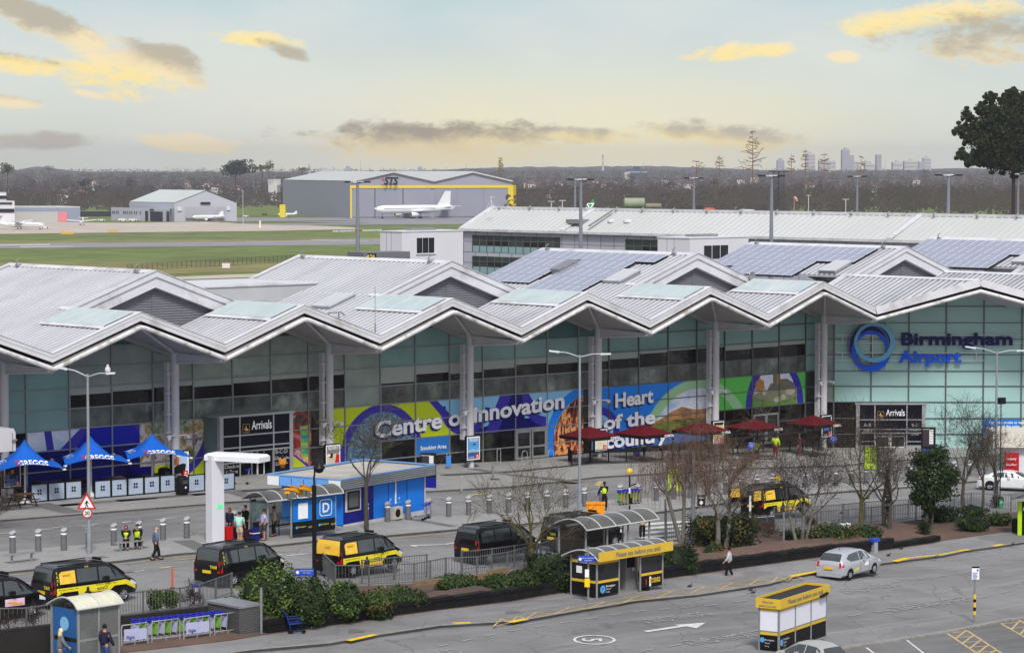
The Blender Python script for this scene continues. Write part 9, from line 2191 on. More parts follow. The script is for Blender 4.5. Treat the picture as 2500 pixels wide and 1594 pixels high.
t=bag('shopping_bag','pale floral shopping bag held by the woman under the shelter',gp(675,1305)+Vector((0,0,.32)),.34,.16,.42,aH('bag_floral',[(220,200,196),(190,140,140),(230,216,210)],6),True)
LG='cases of the group at the shelter'
bag('suitcase','red hard suitcase right beside the white arch leg',gp(558,1325),.45,.26,.82,mat('case_red',(190,24,30),.35,var=.05),grp=LG);bag('suitcase','black suitcase between the red case and the man in mint',gp(572,1320),.42,.26,.68,aC,grp=LG)
bag('suitcase','black case with red side behind the navy upright case',gp(605,1324),.44,.28,.6,mat('case_dark_red',(60,24,24),.5,var=.3,scale=4),grp=LG);bag('suitcase','navy blue suitcase with a pale strap, front of the group',gp(622,1328),.48,.3,.8,mat('case_navy',(22,34,92),.45,var=.08),grp=LG)
bag('suitcase','dark blue case with a bag on top behind the strapped case',gp(630,1319),.5,.3,.95,mat('case_dark_blue',(30,32,70),.5,var=.15),grp=LG)
p=gp(622,1328);b=MB();b.box(p.x-.245,p.y-.16,p.z+.5,p.x+.245,p.y+.16,p.z+.54);tag(b.build('luggage_strap',aM),'pale strap buckled round the navy suitcase','strap')
aJ('standing worker in a yellow vest, hand to mouth, by the trolleys',gp(1476,1249,.12),262,1.78,'dark',BLKC,BLKC,None,(20,16,16),vest=HIV,arms=((.22,-.14,.62),(.02,-.22,.06)))
aJ('bearded man in a pale grey hooded top walking left on the near footpath',gp(1780,1411,.02),170,1.66,'tan',cl('pale_grey',(176,178,186)),BLKC,BLKC,(30,24,24),step=.22,arms=((.24,.12,.1),(-.02,-.02,.0)))
aJ('man in a navy jumper and jeans carrying a white bag at the bottom edge',gp(256,1630,.02),55,1.8,'tan',NVY,JNS,None,(34,26,24),arms=((.14,.06,.0),(.24,-.1,.02)),wide=1.1)
aJ('blonde woman in a grey coat pulling a case at the bottom edge',gp(146,1634,.02),20,1.68,'pale',cl('grey_coat',(108,108,112)),cl('grey_coat',(108,108,112)),None,(226,206,160),arms=((.14,.1,.0),(.3,-.1,.12)),long=True,coat=True,lean=.06)
p=gp(279,1618,.0);b=MB();b.lathe([(.1,0),(.2,.06),(.19,.3),(.08,.42),(.03,.52)],9,'z',(p.x,p.y,p.z+.35));tag(b.build('carrier_bag',aM),'white carrier bag in the hand of the man in the navy jumper','bag')
bag('suitcase','black wheeled case pulled by the blonde woman at the bottom edge',gp(172,1634,.0),.36,.24,.6,aC)
aJ('woman with dark hair in a mustard jacket and black skirt at the first Arrivals',gp(690,1178),275,1.74,'dark',cl('mustard',(190,124,40)),BLKC,None,(22,18,20),arms=((.26,-.14,.24),(.26,.14,.24)),long=True,coat=True)
aJ('worker in a yellow and red jacket standing at the fourth burgundy parasol',gp(1893,1120),80,1.78,'tan',HIV,cl('red_trousers',(150,44,36)),None,(24,20,20),arms=((.3,.05,.2),(.1,-.1,.02)))
aJ('seated worker in a yellow jacket seen from behind at the cafe railing',gp(1846,1118),80,1.72,'tan',HIV,BLKC,None,(20,18,20),sit=True,arms=((.3,-.1,.3),(.3,.1,.3)))
aJ('person in dark clothes standing beside the seated worker at the cafe',gp(1852,1110),180,1.7,'dark',BLKC,BLKC,None,(18,16,18))
aJ('person in a maroon coat and white cap walking under the rightmost parasols',gp(1952,1116),200,1.72,'tan',cl('maroon',(96,50,56)),cl('maroon',(96,50,56)),None,(30,26,26),cap=cl('white_cap',(210,210,206)),step=.15)
aJ('person in a dark jacket and jeans at the black van behind the shelter',gp(1459,1335,.0),100,1.76,'tan',NVY,JNS,None,(30,24,24),arms=((.2,.0,.3),(.2,-.02,.3)))
aJ('person in a cream padded coat and dark hat in the taxi shelter',gp(1568,1322,.12),95,1.72,'pale',cl('cream_padded',(196,192,178)),BLKC,None,(30,26,26),cap=BLKC,wide=1.2,coat=True)
aJ('person in a dark coat among the birch branches near the cafe railing',gp(1643,1128),170,1.7,'dark',cl('dark_green',(40,52,48)),BLKC,None,(24,20,22),step=.1)
#  TREES AND SHRUBS
tr=random.Random(21)
def bark(n,c,c2=None,k=.5,sc=6):return mat('bark_'+n,c,.9,var=.25,scale=sc,dirt_reflect=(c2 or c,k),stretch=(1,1,.5))
bE,d6,cJ,d7,aX,cK=bark('grey',(76,70,62)),bark('olive',(92,88,54),(66,62,44)),bark('birch',(118,114,108),(30,28,28),1.0,7),bark('brown',(92,70,60)),bark('twig_dark',(62,52,48)),bark('twig_red',(100,80,72))
def rv(s):return Vector((tr.uniform(-s,s),tr.uniform(-s,s),tr.uniform(-s,s)))
MB2=[0]
def branch(mb,tw,p,d,L,r,lev,maxlev,up=.12,droop=0.0,spread=.7,kids=3,twig_n=5,tl=.5):
 n=4 if lev==0 else 3;pts=[p.copy()];q=p.copy();dd=d.copy()
 for i in range(n):
  dd=(dd+rv(.18+.1*lev)+Vector((0,0,up if lev<maxlev else up-droop))).normalized();q=q+dd*(L/n);pts.append(q.copy())
 rs=[r*(.8-.5*i/n)for i in range(n+1)]
 (mb if lev<(2 if MB2[0]else maxlev)else tw).tube(pts,rs,6 if lev==0 else(4 if lev==1 else 3),cap=False)
 if lev>=maxlev:
  for i in range(int(twig_n*.9)):
   a=pts[tr.randrange(1,len(pts))];e=(dd+rv(.9)).normalized();b_=a+e*tl*tr.uniform(.4,1);c=b_+(e+Vector((0,0,-droop*2.2+up))+rv(.2)).normalized()*tl*tr.uniform(.4,1);tw.tube([a,b_,c],[max(.009,r*.4),max(.008,r*.3),.006],3,cap=False)
   if droop>.2:tw.tube([c,c+Vector((tr.uniform(-.1,.1),tr.uniform(-.1,.1),-tl*tr.uniform(.6,1.6)))],[.01,.007],3,cap=False)
  return
 for k in range(kids+(1 if lev==0 else 0)):
  i=tr.randrange(max(1,n-2),n+1);e=(dd+rv(spread));e.z=abs(e.z)*.7+.15;branch(mb,tw,pts[i],e.normalized(),L*tr.uniform(.55,.8),rs[i]*.72,lev+1,maxlev,up,droop,spread,kids,twig_n,tl)
def aG(label,bases,top,br,twm,maxlev=4,kids=3,droop=0.0,spread=.7,twig_n=5,tl=.5,r=.11,clear=.3,name='bare_tree',grp=None,cat='tree',wid=1.0,up=.12,ivy=None):
 p0=G(*bases[0][:2]);D=p0 .x*FW[0]+p0 .y*FW[1];t=aB(name,label,cat,(p0 .x,p0 .y,p0 .z+.1),0,grp);H_=VD(bases[0][0],top,D).z-p0 .z;MB2[0]=br is cJ;mb=MB();tw=MB()
 for bb in bases:
  p=G(bb[0],bb[1]);p.z+=.15;lean=Vector((RT[0]*bb[2],RT[1]*bb[2],1)).normalized()if len(bb)>2 else Vector((0,0,1));h=H_*clear;pts=[p,p+lean*h*.5+rv(.05),p+lean*h];mb.tube(pts,[r*1.25,r,r*.85],8,cap=False)
  n_m=4
  for k in range(n_m):
   a=2*math.pi*k/n_m+tr.uniform(-.4,.4);d=Vector((math.cos(a)*spread*wid,math.sin(a)*spread*wid,.85)).normalized();branch(mb,tw,pts[-1]-lean*tr.uniform(0,h*.25),d,H_*(1-clear)*.5,r*.6,1,maxlev,up,droop,spread,kids,twig_n,tl)
  branch(mb,tw,pts[-1],lean,H_*(1-clear)*.6,r*.8,1,maxlev,up,droop,spread*.8,kids,twig_n,tl)
 mb.build('trunk',br,t);tw.build('crown_twigs',twm,t)
 return t
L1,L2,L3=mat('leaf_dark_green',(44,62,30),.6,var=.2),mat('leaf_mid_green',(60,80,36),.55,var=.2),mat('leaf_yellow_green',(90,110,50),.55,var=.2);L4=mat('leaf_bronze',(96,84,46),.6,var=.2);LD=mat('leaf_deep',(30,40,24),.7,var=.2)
def bM(mb,c,rx,ry,rz_,n,size,mats_w,box=False,top_light=True,bottom=True,shell=.55):
 0
 ph=[tr.uniform(0,6.3)for _ in range(6)]
 for _ in range(n):
  while True:
   v=rv(1)
   if box:break
   if.001<v.length<=1:break
  if box:
   k=max(abs(v.x),abs(v.y),abs(v.z));s_=tr.uniform(shell,1)/max(k,.05);v=v*s_
  else:v=v.normalized()*tr.uniform(shell,1)
  w_=1+.13*math.sin(3*v.x+ph[0])+.1*math.sin(5*v.y+ph[1])+.1*math.sin(4*v.z+ph[2])+.08*math.sin(9*v.x+7*v.y+ph[3])
  p=Vector((c[0]+v.x*rx*w_,c[1]+v.y*ry*w_,c[2]+v.z*rz_*w_))
  if bottom and p.z<c[2]-rz_*.97:continue
  a=(v+rv(.8)).normalized();b_=a.cross(rv(1).normalized()).normalized()*size*tr.uniform(.6,1.2);d=a.cross(b_).normalized()*size*tr.uniform(.5,1)
  m_=noise.noise(p*1.1)+tr.uniform(-.3,.3)+.0
  mb.use(mats_w[min(len(mats_w)-1,max(0,int((m_+.5)*len(mats_w))))])
  mb.add([p-b_-d*.3,p+d,p+b_+d*.1,p-d*.8],[(0,1,2,3)])
def eL(label,px0,px1,pt,pb,pal=(L1,L2,L3),n=1800,size=.07,depth=1.0,box=False,name='shrub',cat='shrub',grp=None,tilt=0,core=True):
 a,b_=G(px0,pb),G(px1,pb);c=a.lerp(b_,.5);D=c.x*FW[0]+c.y*FW[1];w_=(b_-a).length/2;h=(VD(px0,pt,D).z-c.z)/2;dep=depth*min(w_,1.3)
 t=aB(name,label,cat,(c.x,c.y,c.z+.1),0,grp);cc=c+Vector((FW[0],FW[1],0))*dep*.5;cc.z+=h+.1
 mb=MB();bM(mb,(0,0,0),w_,dep,h,n,size,list(range(len(pal))),box);
 mb.v=[(cc.x+RT[0]*x+FW[0]*y,cc.y+RT[1]*x+FW[1]*y,cc.z+z)for x,y,z in mb.v];mb.build('foliage',list(pal),t)
 mb=MB()
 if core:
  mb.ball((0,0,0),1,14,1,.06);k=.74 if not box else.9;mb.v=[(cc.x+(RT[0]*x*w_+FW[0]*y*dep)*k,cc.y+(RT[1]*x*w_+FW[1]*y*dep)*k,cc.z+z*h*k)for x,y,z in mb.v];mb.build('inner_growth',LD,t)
 else:
  for _ in range(5):q=rv(.15);mb.tube([Vector((cc.x+q.x,cc.y+q.y,c.z)),cc+q*3],.02,4)
  mb.build('stem',d7,t)
 return t
SG='clipped shrubs on the verge'
aG('small clipped tree by the kiosk with an upright twiggy crown',[(895,1298)],1000,bE,bark('twig_grey',(78,72,60)),4,3,spread=.42,twig_n=7,tl=.35,r=.12,clear=.42,wid=1.3,up=.2)
aG('wide olive barked bare tree growing from the ivy before the black vans',[(1297,1392)],1135,d6,bark('twig_olive',(84,76,56)),4,3,spread=.8,twig_n=6,tl=.6,r=.18,clear=.2,wid=1.7,up=.05)
WB=aG('weeping birch pair with drooping reddish twigs round the lime banner',[(1661,1330,-.28),(1668,1331,.02)],1035,cJ,cK,4,3,droop=.5,spread=.85,twig_n=4,tl=.6,r=.11,clear=.45,wid=1.3,name='birch_tree')
aG('white trunked birch with dense brown twigs standing before the square hedge',[(1752,1350,.0),(1772,1345,.12)],1045,cJ,bark('twig_brown',(96,80,66)),4,3,droop=.15,spread=.65,twig_n=6,tl=.5,r=.13,clear=.3,name='birch_tree')
aG('thin brown tree on the island behind the second birch',[(1781,1240)],1090,d7,cK,4,3,droop=.1,spread=.6,twig_n=6,tl=.5,r=.09,clear=.35)
aG('three stemmed pale birch right of the open van',[(1944,1330,-.25),(1958,1330,.05),(1968,1329,.22)],1050,cJ,aX,4,3,spread=.75,twig_n=4,tl=.6,r=.09,clear=.3,name='birch_tree',up=.14)
aG('bare tree with a short trunk and many upright olive limbs at the right',[(2103,1285)],1010,d6,aX,5,3,spread=.7,twig_n=3,tl=.5,r=.15,clear=.24,up=.18,wid=1.3)
aG('twin trunked bare tree wrapped in dark ivy left of the evergreen',[(2159,1290,-.05),(2171,1296,.06)],1055,bE,aX,4,3,spread=.65,twig_n=5,tl=.5,r=.12,clear=.3)
aG('slim bare tree right of the evergreen crown',[(2352,1252)],1000,bE,aX,5,3,spread=.55,twig_n=3,tl=.5,r=.12,clear=.28,up=.18)
aG('slender bare tree second from the right on the verge',[(2399,1242)],1070,bE,bark('twig_grey',(78,72,60)),4,3,spread=.6,twig_n=5,tl=.45,r=.09,clear=.4)
aG('bare tree with an ivy clad foot near the right lamp post',[(2433,1240)],1045,bE,bark('twig_grey',(78,72,60)),5,3,spread=.6,twig_n=3,tl=.5,r=.12,clear=.32)
aG('leafless twigs poking in at the left edge over the pavement',[(-12,1290)],1170,bE,aX,4,3,spread=.9,twig_n=5,tl=.4,r=.06,clear=.2,wid=1.4)
aG('small dark bare bush behind the rail by the single blue trolley',[(465,1492)],1442,aX,aX,3,3,spread=.9,twig_n=6,tl=.25,r=.03,clear=.15,name='bare_shrub',cat='shrub')
aG('leafless shrub behind the guard rail at the bottom left corner',[(20,1550)],1500,aX,aX,3,3,spread=.9,twig_n=5,tl=.25,r=.03,clear=.15,name='bare_shrub',cat='shrub');aG('leafless shrub behind the rail left of the cream roofed shelter',[(82,1545)],1498,aX,aX,3,3,spread=.9,twig_n=5,tl=.25,r=.03,clear=.15,name='bare_shrub',cat='shrub')
p=G(2262,1290);D=p.x*FW[0]+p.y*FW[1];t=aB('evergreen_tree','dense evergreen tree with two trunks between the bare trees','tree',(p.x,p.y,p.z));mb=MB();mb.tube([p,p+Vector((0,0,2.2)),p+Vector((.2,0,4.5))],[.13,.11,.06],7);q=G(2275,1288);mb.tube([q,q+Vector((.2,0,2.4)),q+Vector((.1,0,4))],[.08,.07,.04],6);mb.build('trunk',bE,t)
mb=MB()
for(px,py,r_)in((2262,1200,1.15),(2300,1195,1.0),(2240,1165,.95),(2285,1150,1.3),(2255,1120,.9),(2290,1110,.8),(2320,1160,.8),(2240,1215,.6),(2265,1235,.5)):c=VD(px,py,D);bM(mb,c,r_,r_,r_*.85,950,.1,[0,1,0,2],shell=.3,bottom=False)
mb.build('crown',[L1,LD,L2],t)
for(px,py0,py1,r_,lb)in((2166,1290,1130,.28,'dark ivy column on the twin trunked bare tree'),(2434,1240,1205,.5,'dense ivy mound round the foot of the bare tree at the right lamp post'),(1300,1400,1345,.45,'ivy climbing the foot of the wide olive barked tree'),(2256,1310,1262,.55,'ivy round the evergreen trunk foot')):
 p=G(px,py0);D=p.x*FW[0]+p.y*FW[1];z1=VD(px,py1,D).z;mb=MB();bM(mb,(p.x,p.y,(p.z+z1)/2),r_,r_,(z1-p.z)/2,700,.07,[0,1],shell=.3);tag(mb.build('ivy',[LD,L1]),lb,'ivy')
for a in(('large rounded glossy hedge at the end of the trolley row',566,738,1388,1538,(L1,L2,L3),8000,.08,1.2,False),('lower rounded shrub right of the large hedge and before the camera column',680,806,1428,1542,(L1,L1,L2),4600,.08,1.0,False),('bright green rounded shrub right of the camera column foot',785,895,1430,1530,(L1,L2,L3),4200,.08,1.0,False),('low shrub with mixed leaves left of the thin grey post',860,965,1450,1520,(L2,L4,L1),2800,.08,1.0,False),('low spreading shrub right of the thin grey post',930,1045,1440,1500,(L1,L2,L4),3000,.08,.9,False),('low ivy patch in the middle of the terraced bed',1055,1190,1412,1458,(L1,L2,L2),2600,.08,.8,False),('spreading shrub under the wide olive barked tree, left part',1175,1250,1410,1468,(L1,L2,L3),2200,.08,.8,False),('leafy shrub under the wide olive barked tree, right part',1225,1312,1394,1462,(L1,L2,L3),2800,.08,.8,False),('flat topped dark hedge touching the left of the pay station',1300,1412,1364,1452,(LD,L1,L1),4200,.08,1.0,True),('dark hedge right of the pay station',1612,1692,1338,1408,(LD,L1,L2),2600,.08,1.0,True),('large square dark hedge behind the white trunked birch',1697,1828,1262,1342,(LD,L1,L4),5200,.085,1.1,True),('round thin leaved bush at the foot of the white trunked birch',1720,1766,1326,1372,(L1,L4,L4),1300,.07,.9,False),('low yellow green bush left of the three stemmed birch',1912,1965,1296,1326,(L1,L2,L3),1100,.07,.8,False),('long low verge shrub with golden leaves right of the three stemmed birch',1972,2080,1284,1336,(L1,L4,L2,L3),2700,.08,.9,False),('spreading low shrub before the short trunked tree',2060,2160,1290,1330,(L1,L2,L4),2200,.08,.8,False),('long dark ground shrub right of the evergreen trunk',2246,2350,1244,1280,(LD,L1,L2),2400,.08,.9,False),('low shrub under the slim bare trees at the right',2340,2420,1240,1268,(LD,L1,L2),1600,.08,.9,False),('mixed low shrub nearest the kerb at the right',2330,2420,1262,1304,(LD,L1,L2),2000,.08,.9,False),('low shrub by the lime green shelter',2410,2480,1256,1290,(L1,L2,L4),1500,.08,.8,False),('yellow green bamboo like bush behind the rail, left one of the pair',357,402,1441,1500,(L2,L3,L3),1400,.06,.8,False),('yellow green bush behind the rail, right one of the pair',398,438,1440,1496,(L2,L3,L3),1200,.06,.8,False),('small green shrub left of the large rounded hedge',540,575,1462,1486,(L1,L2,L4),700,.06,.7,False)):
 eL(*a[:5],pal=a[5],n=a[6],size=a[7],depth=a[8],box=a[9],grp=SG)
for(px,pb,pt,lb)in((1840,1318,1288,'small reddish twiggy bush left in the bare soil bed'),(1877,1318,1288,'small reddish twiggy bush right in the bare soil bed'),(1980,1296,1272,'reddish twiggy bush among the golden verge shrubs')):aG(lb,[(px,pb)],pt,cK,cK,3,4,spread=.7,twig_n=7,tl=.25,r=.02,clear=.1,name='twiggy_bush',cat='shrub')
for(pa,pb_,lb)in(((1010,1462),(1080,1452),'sleeper edging in the terraced bed, left piece'),((1090,1452),(1190,1438),'sleeper edging in the terraced bed, long middle piece'),((1190,1432),(1240,1424),'sleeper edging in the terraced bed, upper right piece')):
 a,b_=G(*pa),G(*pb_);mb=MB();mb.obox(a+Vector((0,0,.75)),b_+Vector((0,0,.75)),.12,.25);tag(mb.build('timber_sleeper',mat('sleeper',(132,112,86),.8,var=.2)),lb,'timber edging')
mb=MB()
for _ in range(900):
 k=tr.random();s=s0+(s1-s0)*k;q=at_kw(s);q=q+Vector((tr.uniform(-.4,.05),tr.uniform(-.5,.0),0));z=q.z+.128;a=tr.uniform(0,3);dx,dy=.035*math.cos(a),.035*math.sin(a);mb.add([(q.x-dx,q.y-dy,z),(q.x+dy,q.y-dx,z),(q.x+dx,q.y+dy,z+.01)],[(0,1,2)])
tag(mb.build('fallen_leaves',mat('dead_leaf',(112,72,50),.9,var=.3)),kind='stuff')
mb=MB()
for _ in range(2600):
 k=tr.random();s=s0+(s1-s0)*(.35+.65*k);n_=Vector((-.5,.85,0));q=at_kw(s)+n_*tr.uniform(.6,4.2);z=q.z+.62+.12;r_=.04;a=tr.uniform(0,3);dx,dy=r_*math.cos(a),r_*math.sin(a);mb.add([(q.x-dx,q.y-dy,z),(q.x+dy,q.y-dx,z),(q.x+dx,q.y+dy,z+.02)],[(0,1,2)])
tag(mb.build('leaf_litter',mat('dead_leaf_pale',(150,112,88),.9,var=.3)),kind='stuff')
# ---- woodland beyond the runway
FB=[mat('wood_brown',(92,82,76),1,var=.15,scale=.02,spec=0),mat('wood_grey',(100,91,88),1,var=.15,scale=.02,spec=0),mat('wood_olive',(88,84,66),1,var=.15,scale=.02,spec=0),mat('wood_dark',(70,72,58),1,var=.15,scale=.02,spec=0)]
def gz(D):return(terrain(D)or 0)
def crown(mb,c,r,h,n,sz,mi):
 for _ in range(n):
  v=rv(1);
  if v.length>1:v.normalize()
  p=Vector((c[0]+v.x*r,c[1]+v.y*r,c[2]+v.z*h));a=Vector((RT[0]*tr.uniform(.5,1),RT[1]*tr.uniform(.5,1),tr.uniform(-.5,.5)))*sz;b_=Vector((-FW[0]*.4,-FW[1]*.4,1))*sz*tr.uniform(-1,1)*.9;mb.use(mi if tr.random()<.8 else(mi+1)%3);mb.add([p-a,p+b_,p+a*.8+Vector((0,0,sz*.5)),p-b_*.7],[(0,1,2,3)])
for(D0,D1,n,hh,nn_)in((1990,2330,760,11,70),(2330,3100,1300,12,44),(3100,4300,1500,13,26),(4300,6600,1900,14,14),(6600,8400,900,16,9)):
 mb=MB()
 for _ in range(n):
  D=D0+(D1-D0)*tr.random()**.9;Rr_=tr.uniform(-.215,.215)*D
  px=Rr_/D*F_PX+1250
  if D<2100 and px<1180 and px>480:continue
  if px>1230 and tr.random()<.3:D-=330;p=None
  h=hh*tr.uniform(.6,1.25)*(1.35 if px>1250 and D<2400 else 1);Rr_=(px-1250)/F_PX*D;p=RD(Rr_,D);z=gz(D);cl_=noise.noise(Vector((p.x*.002,p.y*.002,0)))+tr.uniform(-.3,.3);mi=2 if cl_>.32 else(3 if cl_<-.42 else tr.randrange(2));crown(mb,(p.x,p.y,z+h*.52),h*.42,h*.52,nn_,h*.105,mi)
 tag(mb.build('woodland',FB),kind='stuff')
def b8(px,pt,pb,w_,D,m,label,name='far_tree',n=160,tz=None,con=False,grp=None):
 a,b_=VD(px,pt,D),VD(px,pb,D);h=(a.z-b_.z)/2;r=w_/2*D/F_PX;g0=gz(D);t=aB(name,label,'tree',(a.x,a.y,g0),0,grp);mb=MB();mb.tube([(a.x,a.y,g0),(a.x,a.y,b_.z+h)],[min(.6,r*.07),min(.3,r*.03)],5);mb.build('trunk',aX,t);mb=MB();nb_=[(tr.uniform(-.72,.72),tr.uniform(-.35,.45),tr.uniform(.22,.48))for _q in range(11)]
 for _ in range(n):
  v=rv(1)
  if v.length>1:v.normalize()
  k=1 if not con else max(.15,.5-v.z*.6)
  if w_>28:o_=tr.choice(nb_);v=Vector((o_[0]+v.x*o_[2],v.y*.6,max(-1,o_[1]-.1+v.z*o_[2]*1.6)))
  p=Vector((a.x+v.x*r*k,a.y+v.y*r*k,b_.z+h+v.z*h));s_=min(1.3,r*.13);a_=rv(1).normalized()*s_;b2=Vector((a_.y,-a_.x,tr.uniform(-.6,.6)*s_));mb.add([p-a_,p+b2,p+a_*.8+Vector((0,0,s_*.5)),p-b2*.7],[(0,1,2,3)])
 mb.build('crown',m,t);return t
MDK=mat('far_evergreen',(34,44,32),.9,var=.2,scale=.05);MOL=mat('far_olive',(86,90,46),.9,var=.2,scale=.05);MTW=mat('far_twigs_warm',(120,92,54),.9,var=.1)
for(px,pt,pb,w_,D,lb)in((208,434,458,36,2200,'dark round evergreen above the brown woods at the left'),(318,438,456,26,2300,'dark domed evergreen left of the pale hangar roof'),(78,438,458,18,2300,'small dark tree above the old control tower woods'),(1543,428,455,16,2100,'dark columnar conifer behind the barrel rig, left'),(1635,438,462,17,2100,'rounded dark conifer right of the barrel rig'),(2205,456,476,16,2150,'dark round tree at the right, second of four in a row'),(2172,458,474,20,2150,'dark low tree at the right, first of four in a row'),(2234,457,474,14,2150,'dark narrow tree at the right, last of the row'),(2220,456,472,8,2150,'dark thin tree at the right between two round ones'),(1745,436,452,22,2500,'dark domed tree behind the left twin of tall masts'),(2258,412,436,26,3500,'dark tree just left of the crossing mast on the ridge'),(2330,492,520,34,2030,'dark bush clump low beside the crossing mast'),(1765,490,518,60,2030,'dark bushes at the pier roof right of the orange plane'),(1430,440,465,14,2300,'dark pine left of the green tail'),(1850,500,520,70,2040,'low dark bushes left of the lattice tower'),(370,456,480,20,2150,'dark poplar clump behind the pale hangar ridge')):
 b8(px,pt,pb,w_,D,MDK,lb,'evergreen_tree',grp=None)
for(px,pt,pb,w_,D,m,lb,n)in((575,386,432,104,2600,MDK,'broad dark tree crown on the ridge between the hangars',1500),(656,388,422,30,2600,MOL,'olive tree crown on the ridge right of the broad dark one',260),(640,402,418,50,2600,MOL,'low olive scrub on the ridge right of the broad dark tree',160),(18,391,428,36,2500,MOL,'olive domed tree on the skyline at the left edge',500),(120,404,416,24,4000,MDK,'small tree on the bare hill at the left',90),(738,408,420,40,3600,MOL,'olive trees beside the church spire',160)):b8(px,pt,pb,w_,D,m,lb,n=n)
def skel(px,pt,label,D=2300,w_=60,n=15,warm=True):
 a=VD(px,pt,D);g0=gz(D);k=D/F_PX;t=aB('skeletal_conifer',label,'tree',(a.x,a.y,g0),0,'sparse conifers against the sky');mb=MB();mb.tube([(a.x,a.y,g0),(a.x,a.y,a.z)],[.9,.12],5);mb.build('trunk',MTW,t);mb=MB();H_=(420-pt)*k
 for i in range(n):
  f_=min(1,(i+tr.uniform(.5,1.5))/n);z=a.z-H_*f_*.95;L=w_/2*k*(.2+.8*f_)*tr.uniform(.45,1.15)
  for s_ in((-1,1)if tr.random()<.55 else(tr.choice((-1,1)),)):
   e=(R3*s_+Vector((FW[0],FW[1],0))*tr.uniform(-.6,.6)).normalized();q0=Vector((a.x,a.y,z));q1=q0+e*L*.6+Vector((0,0,L*tr.uniform(-.25,.3)));q2=q0+e*L*tr.uniform(.8,1.1)+Vector((0,0,L*tr.uniform(-.1,.55)));mb.tube([q0,q1,q2],[.42,.28,.08],3)
   for j in range(9):u=tr.uniform(.2,1);q=q0 .lerp(q2,u);mb.tube([q,q+e*tr.uniform(0,1.6)+Vector((0,0,tr.uniform(-1.8,1.2)))],[.2,.05],3)
 mb.build('branches',MTW,t)
for(px,pt,w_,n,lb)in((1838,318,90,17,'tallest layered bare conifer, left of the skyline'),(1757,378,40,7,'thin bare conifer left of the tallest layered one'),(1700,392,60,5,'low sloping bare branches at the left of the conifers'),(1932,374,34,7,'feathery bare conifer left of the skyline blocks'),(1966,362,44,7,'double topped bare conifer before the pale glassy tower'),(2012,374,50,6,'spreading bare conifer left of the tallest slab tower'),(2102,380,40,6,'bare forked tree right of the tallest slab tower'),(1222,384,18,9,'lone spindly conifer above the hangar right end')):skel(px,pt,lb,w_=w_,n=n)
D=560;t=None;p=VD(2475,400,D);t=aB('great_dark_tree','great dark leafy tree rising into the sky at the right edge','tree',(p.x,p.y,FLT_Z));mb=MB();mb.tube([(p.x,p.y,FLT_Z),(p.x,p.y,p.z),VD(2465,300,D)],[.4,.35,.25],8)
for q in((2420,330),(2350,385),(2440,260),(2390,290),(2500,270)):mb.tube([(p.x,p.y,p.z-1),VD((q[0]+2475)/2,(q[1]+400)/2+6,D),VD(q[0],q[1],D)],[.3,.2,.08],5)
mb.build('trunk',aX,t);mb=MB();k=D/F_PX;MGD=mat('great_tree_leaf',(44,44,26),.8,var=.2)
GB=[(2475,290,42),(2440,320,42),(2500,340,50),(2410,300,26),(2395,265,14),(2360,280,16),(2345,318,18),(2370,335,22),(2395,345,34),(2430,370,36),(2470,375,36),(2500,385,30),(2480,240,24),(2455,250,18),(2470,226,12),(2350,375,12),(2340,382,9),(2440,280,34),(2460,345,40),(2430,345,30),(2490,300,40),(2510,400,34),(2455,398,26),(2410,272,20),(2500,255,26),(2380,310,20),(2415,240,13),(2425,235,9),(2530,300,60),(2400,385,20),(2375,392,18),(2425,398,24),(2480,405,26)]
for(px,py,r_)in GB+[(x_+q_*1.0*math.cos(a_),y_+q_*math.sin(a_),q_*tr.uniform(.14,.34))for x_,y_,q_ in GB for a_ in[tr.uniform(0,6.3)for _i in range(9)]]:c=VD(px,py,D);bM(mb,c,r_*k,r_*k,r_*k*.9,int(r_*40),.3,[0,0,1],shell=.05,bottom=False)
mb.build('crown',[MGD,L1],t)
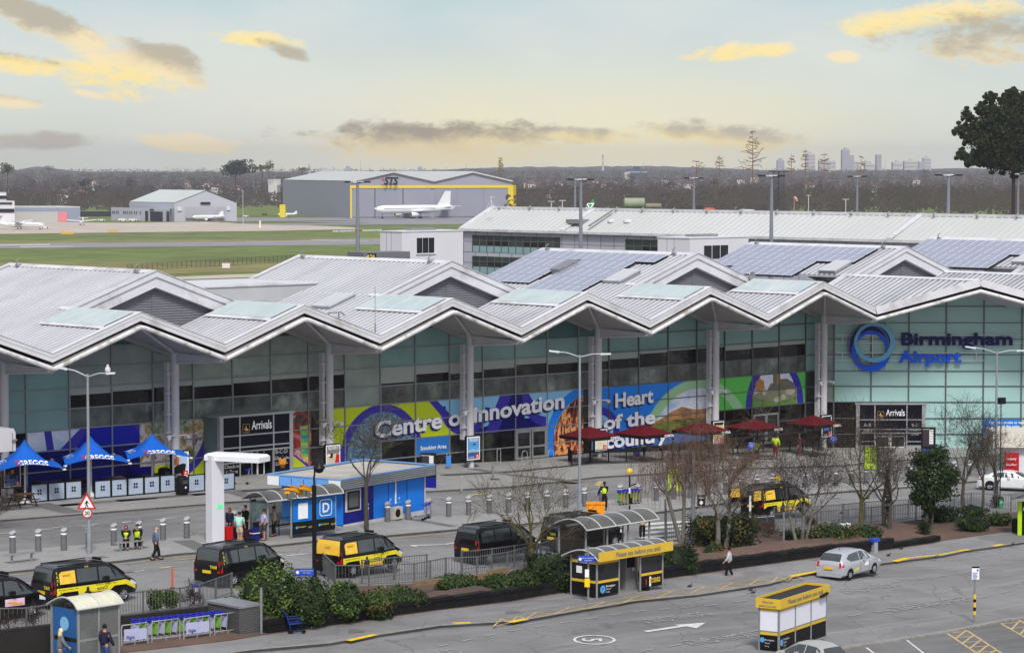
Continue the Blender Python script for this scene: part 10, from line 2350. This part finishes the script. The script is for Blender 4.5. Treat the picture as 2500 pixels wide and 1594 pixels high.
# ---- far houses among the trees
hs=random.Random(9);MHW=mat('house_white',(206,200,196),.7,var=.1);MHR=mat('house_roof',(120,92,84),.8,var=.15);proto=None
for i in range(40):
 if i<28:px=hs.uniform(1290,1560)if i<14 else hs.uniform(1600,2500);D=hs.uniform(2450,3900)
 else:px=hs.uniform(150,650);D=hs.uniform(2350,3400)
 p=RD((px-1250)/F_PX*D,D,gz(D)+hs.uniform(3,7))
 if proto is None:
  t=aB('far_house','small pale walled house among the far trees, like many others there','house',(0,0,0),0,'small houses among the far trees');mb=MB();mb.box(-5,-4,-8,5,4,4);mb.build('wall',MHW,t,world=False);mb=MB();mb.prism([(-5.3,4),(5.3,4),(0,7.2)],(-4.3,4.3),lambda a,z,c:(a,c,z));mb.build('roof',MHR,t,world=False);mb=MB()
  for x in(-3,0,3):mb.box(x-.6,-4.05,1,x+.6,-4,2.4)
  mb.build('window_band',aU,t,world=False);proto=t;q=t
 else:q=aT(proto)
 q.location=p;q.rotation_euler=(0,0,hs.uniform(-.5,.5)-YAW)
far(1530,1580,413,'long dark roofed building on the ridge beyond the pier','far_building','building',D=4800,m=mat('far_dark_building',(70,76,96),.6,var=.05),pb=426)
far(1525,1537,421,'small pale block left of the long dark roofed building','far_building','building',D=4700,m=aO,pb=430);far(655,677,452,'pale block behind the left end of the huge hangar','far_building','building',D=2350,m=aO,pb=475)
#  HAZE
hz=MB();c_=[RD(a,b)for a,b in((-9500,-150),(9500,-150),(9500,9600),(-9500,9600))]
hz.add([(p.x,p.y,FLT_Z-7)for p in c_]+[(p.x,p.y,86)for p in c_],[(0,3,2,1),(4,5,6,7),(0,1,5,4),(1,2,6,5),(2,3,7,6),(3,0,4,7)])
hm=bpy.data.materials.new('haze_air');hm.use_nodes=True;ht=hm.node_tree;ht.nodes.clear()
ho=ht.nodes.new('ShaderNodeOutputMaterial');hv=ht.nodes.new('ShaderNodeVolumePrincipled');ht.links.new(hv.outputs[0],ho.inputs['Volume'])
hv.inputs['Density'].default_value=8.0e-5;hv.inputs['Color'].default_value=(.88,.88,1.0,1);hv.inputs['Anisotropy'].default_value=.2
tag(hz.build('haze',hm),kind='stuff')
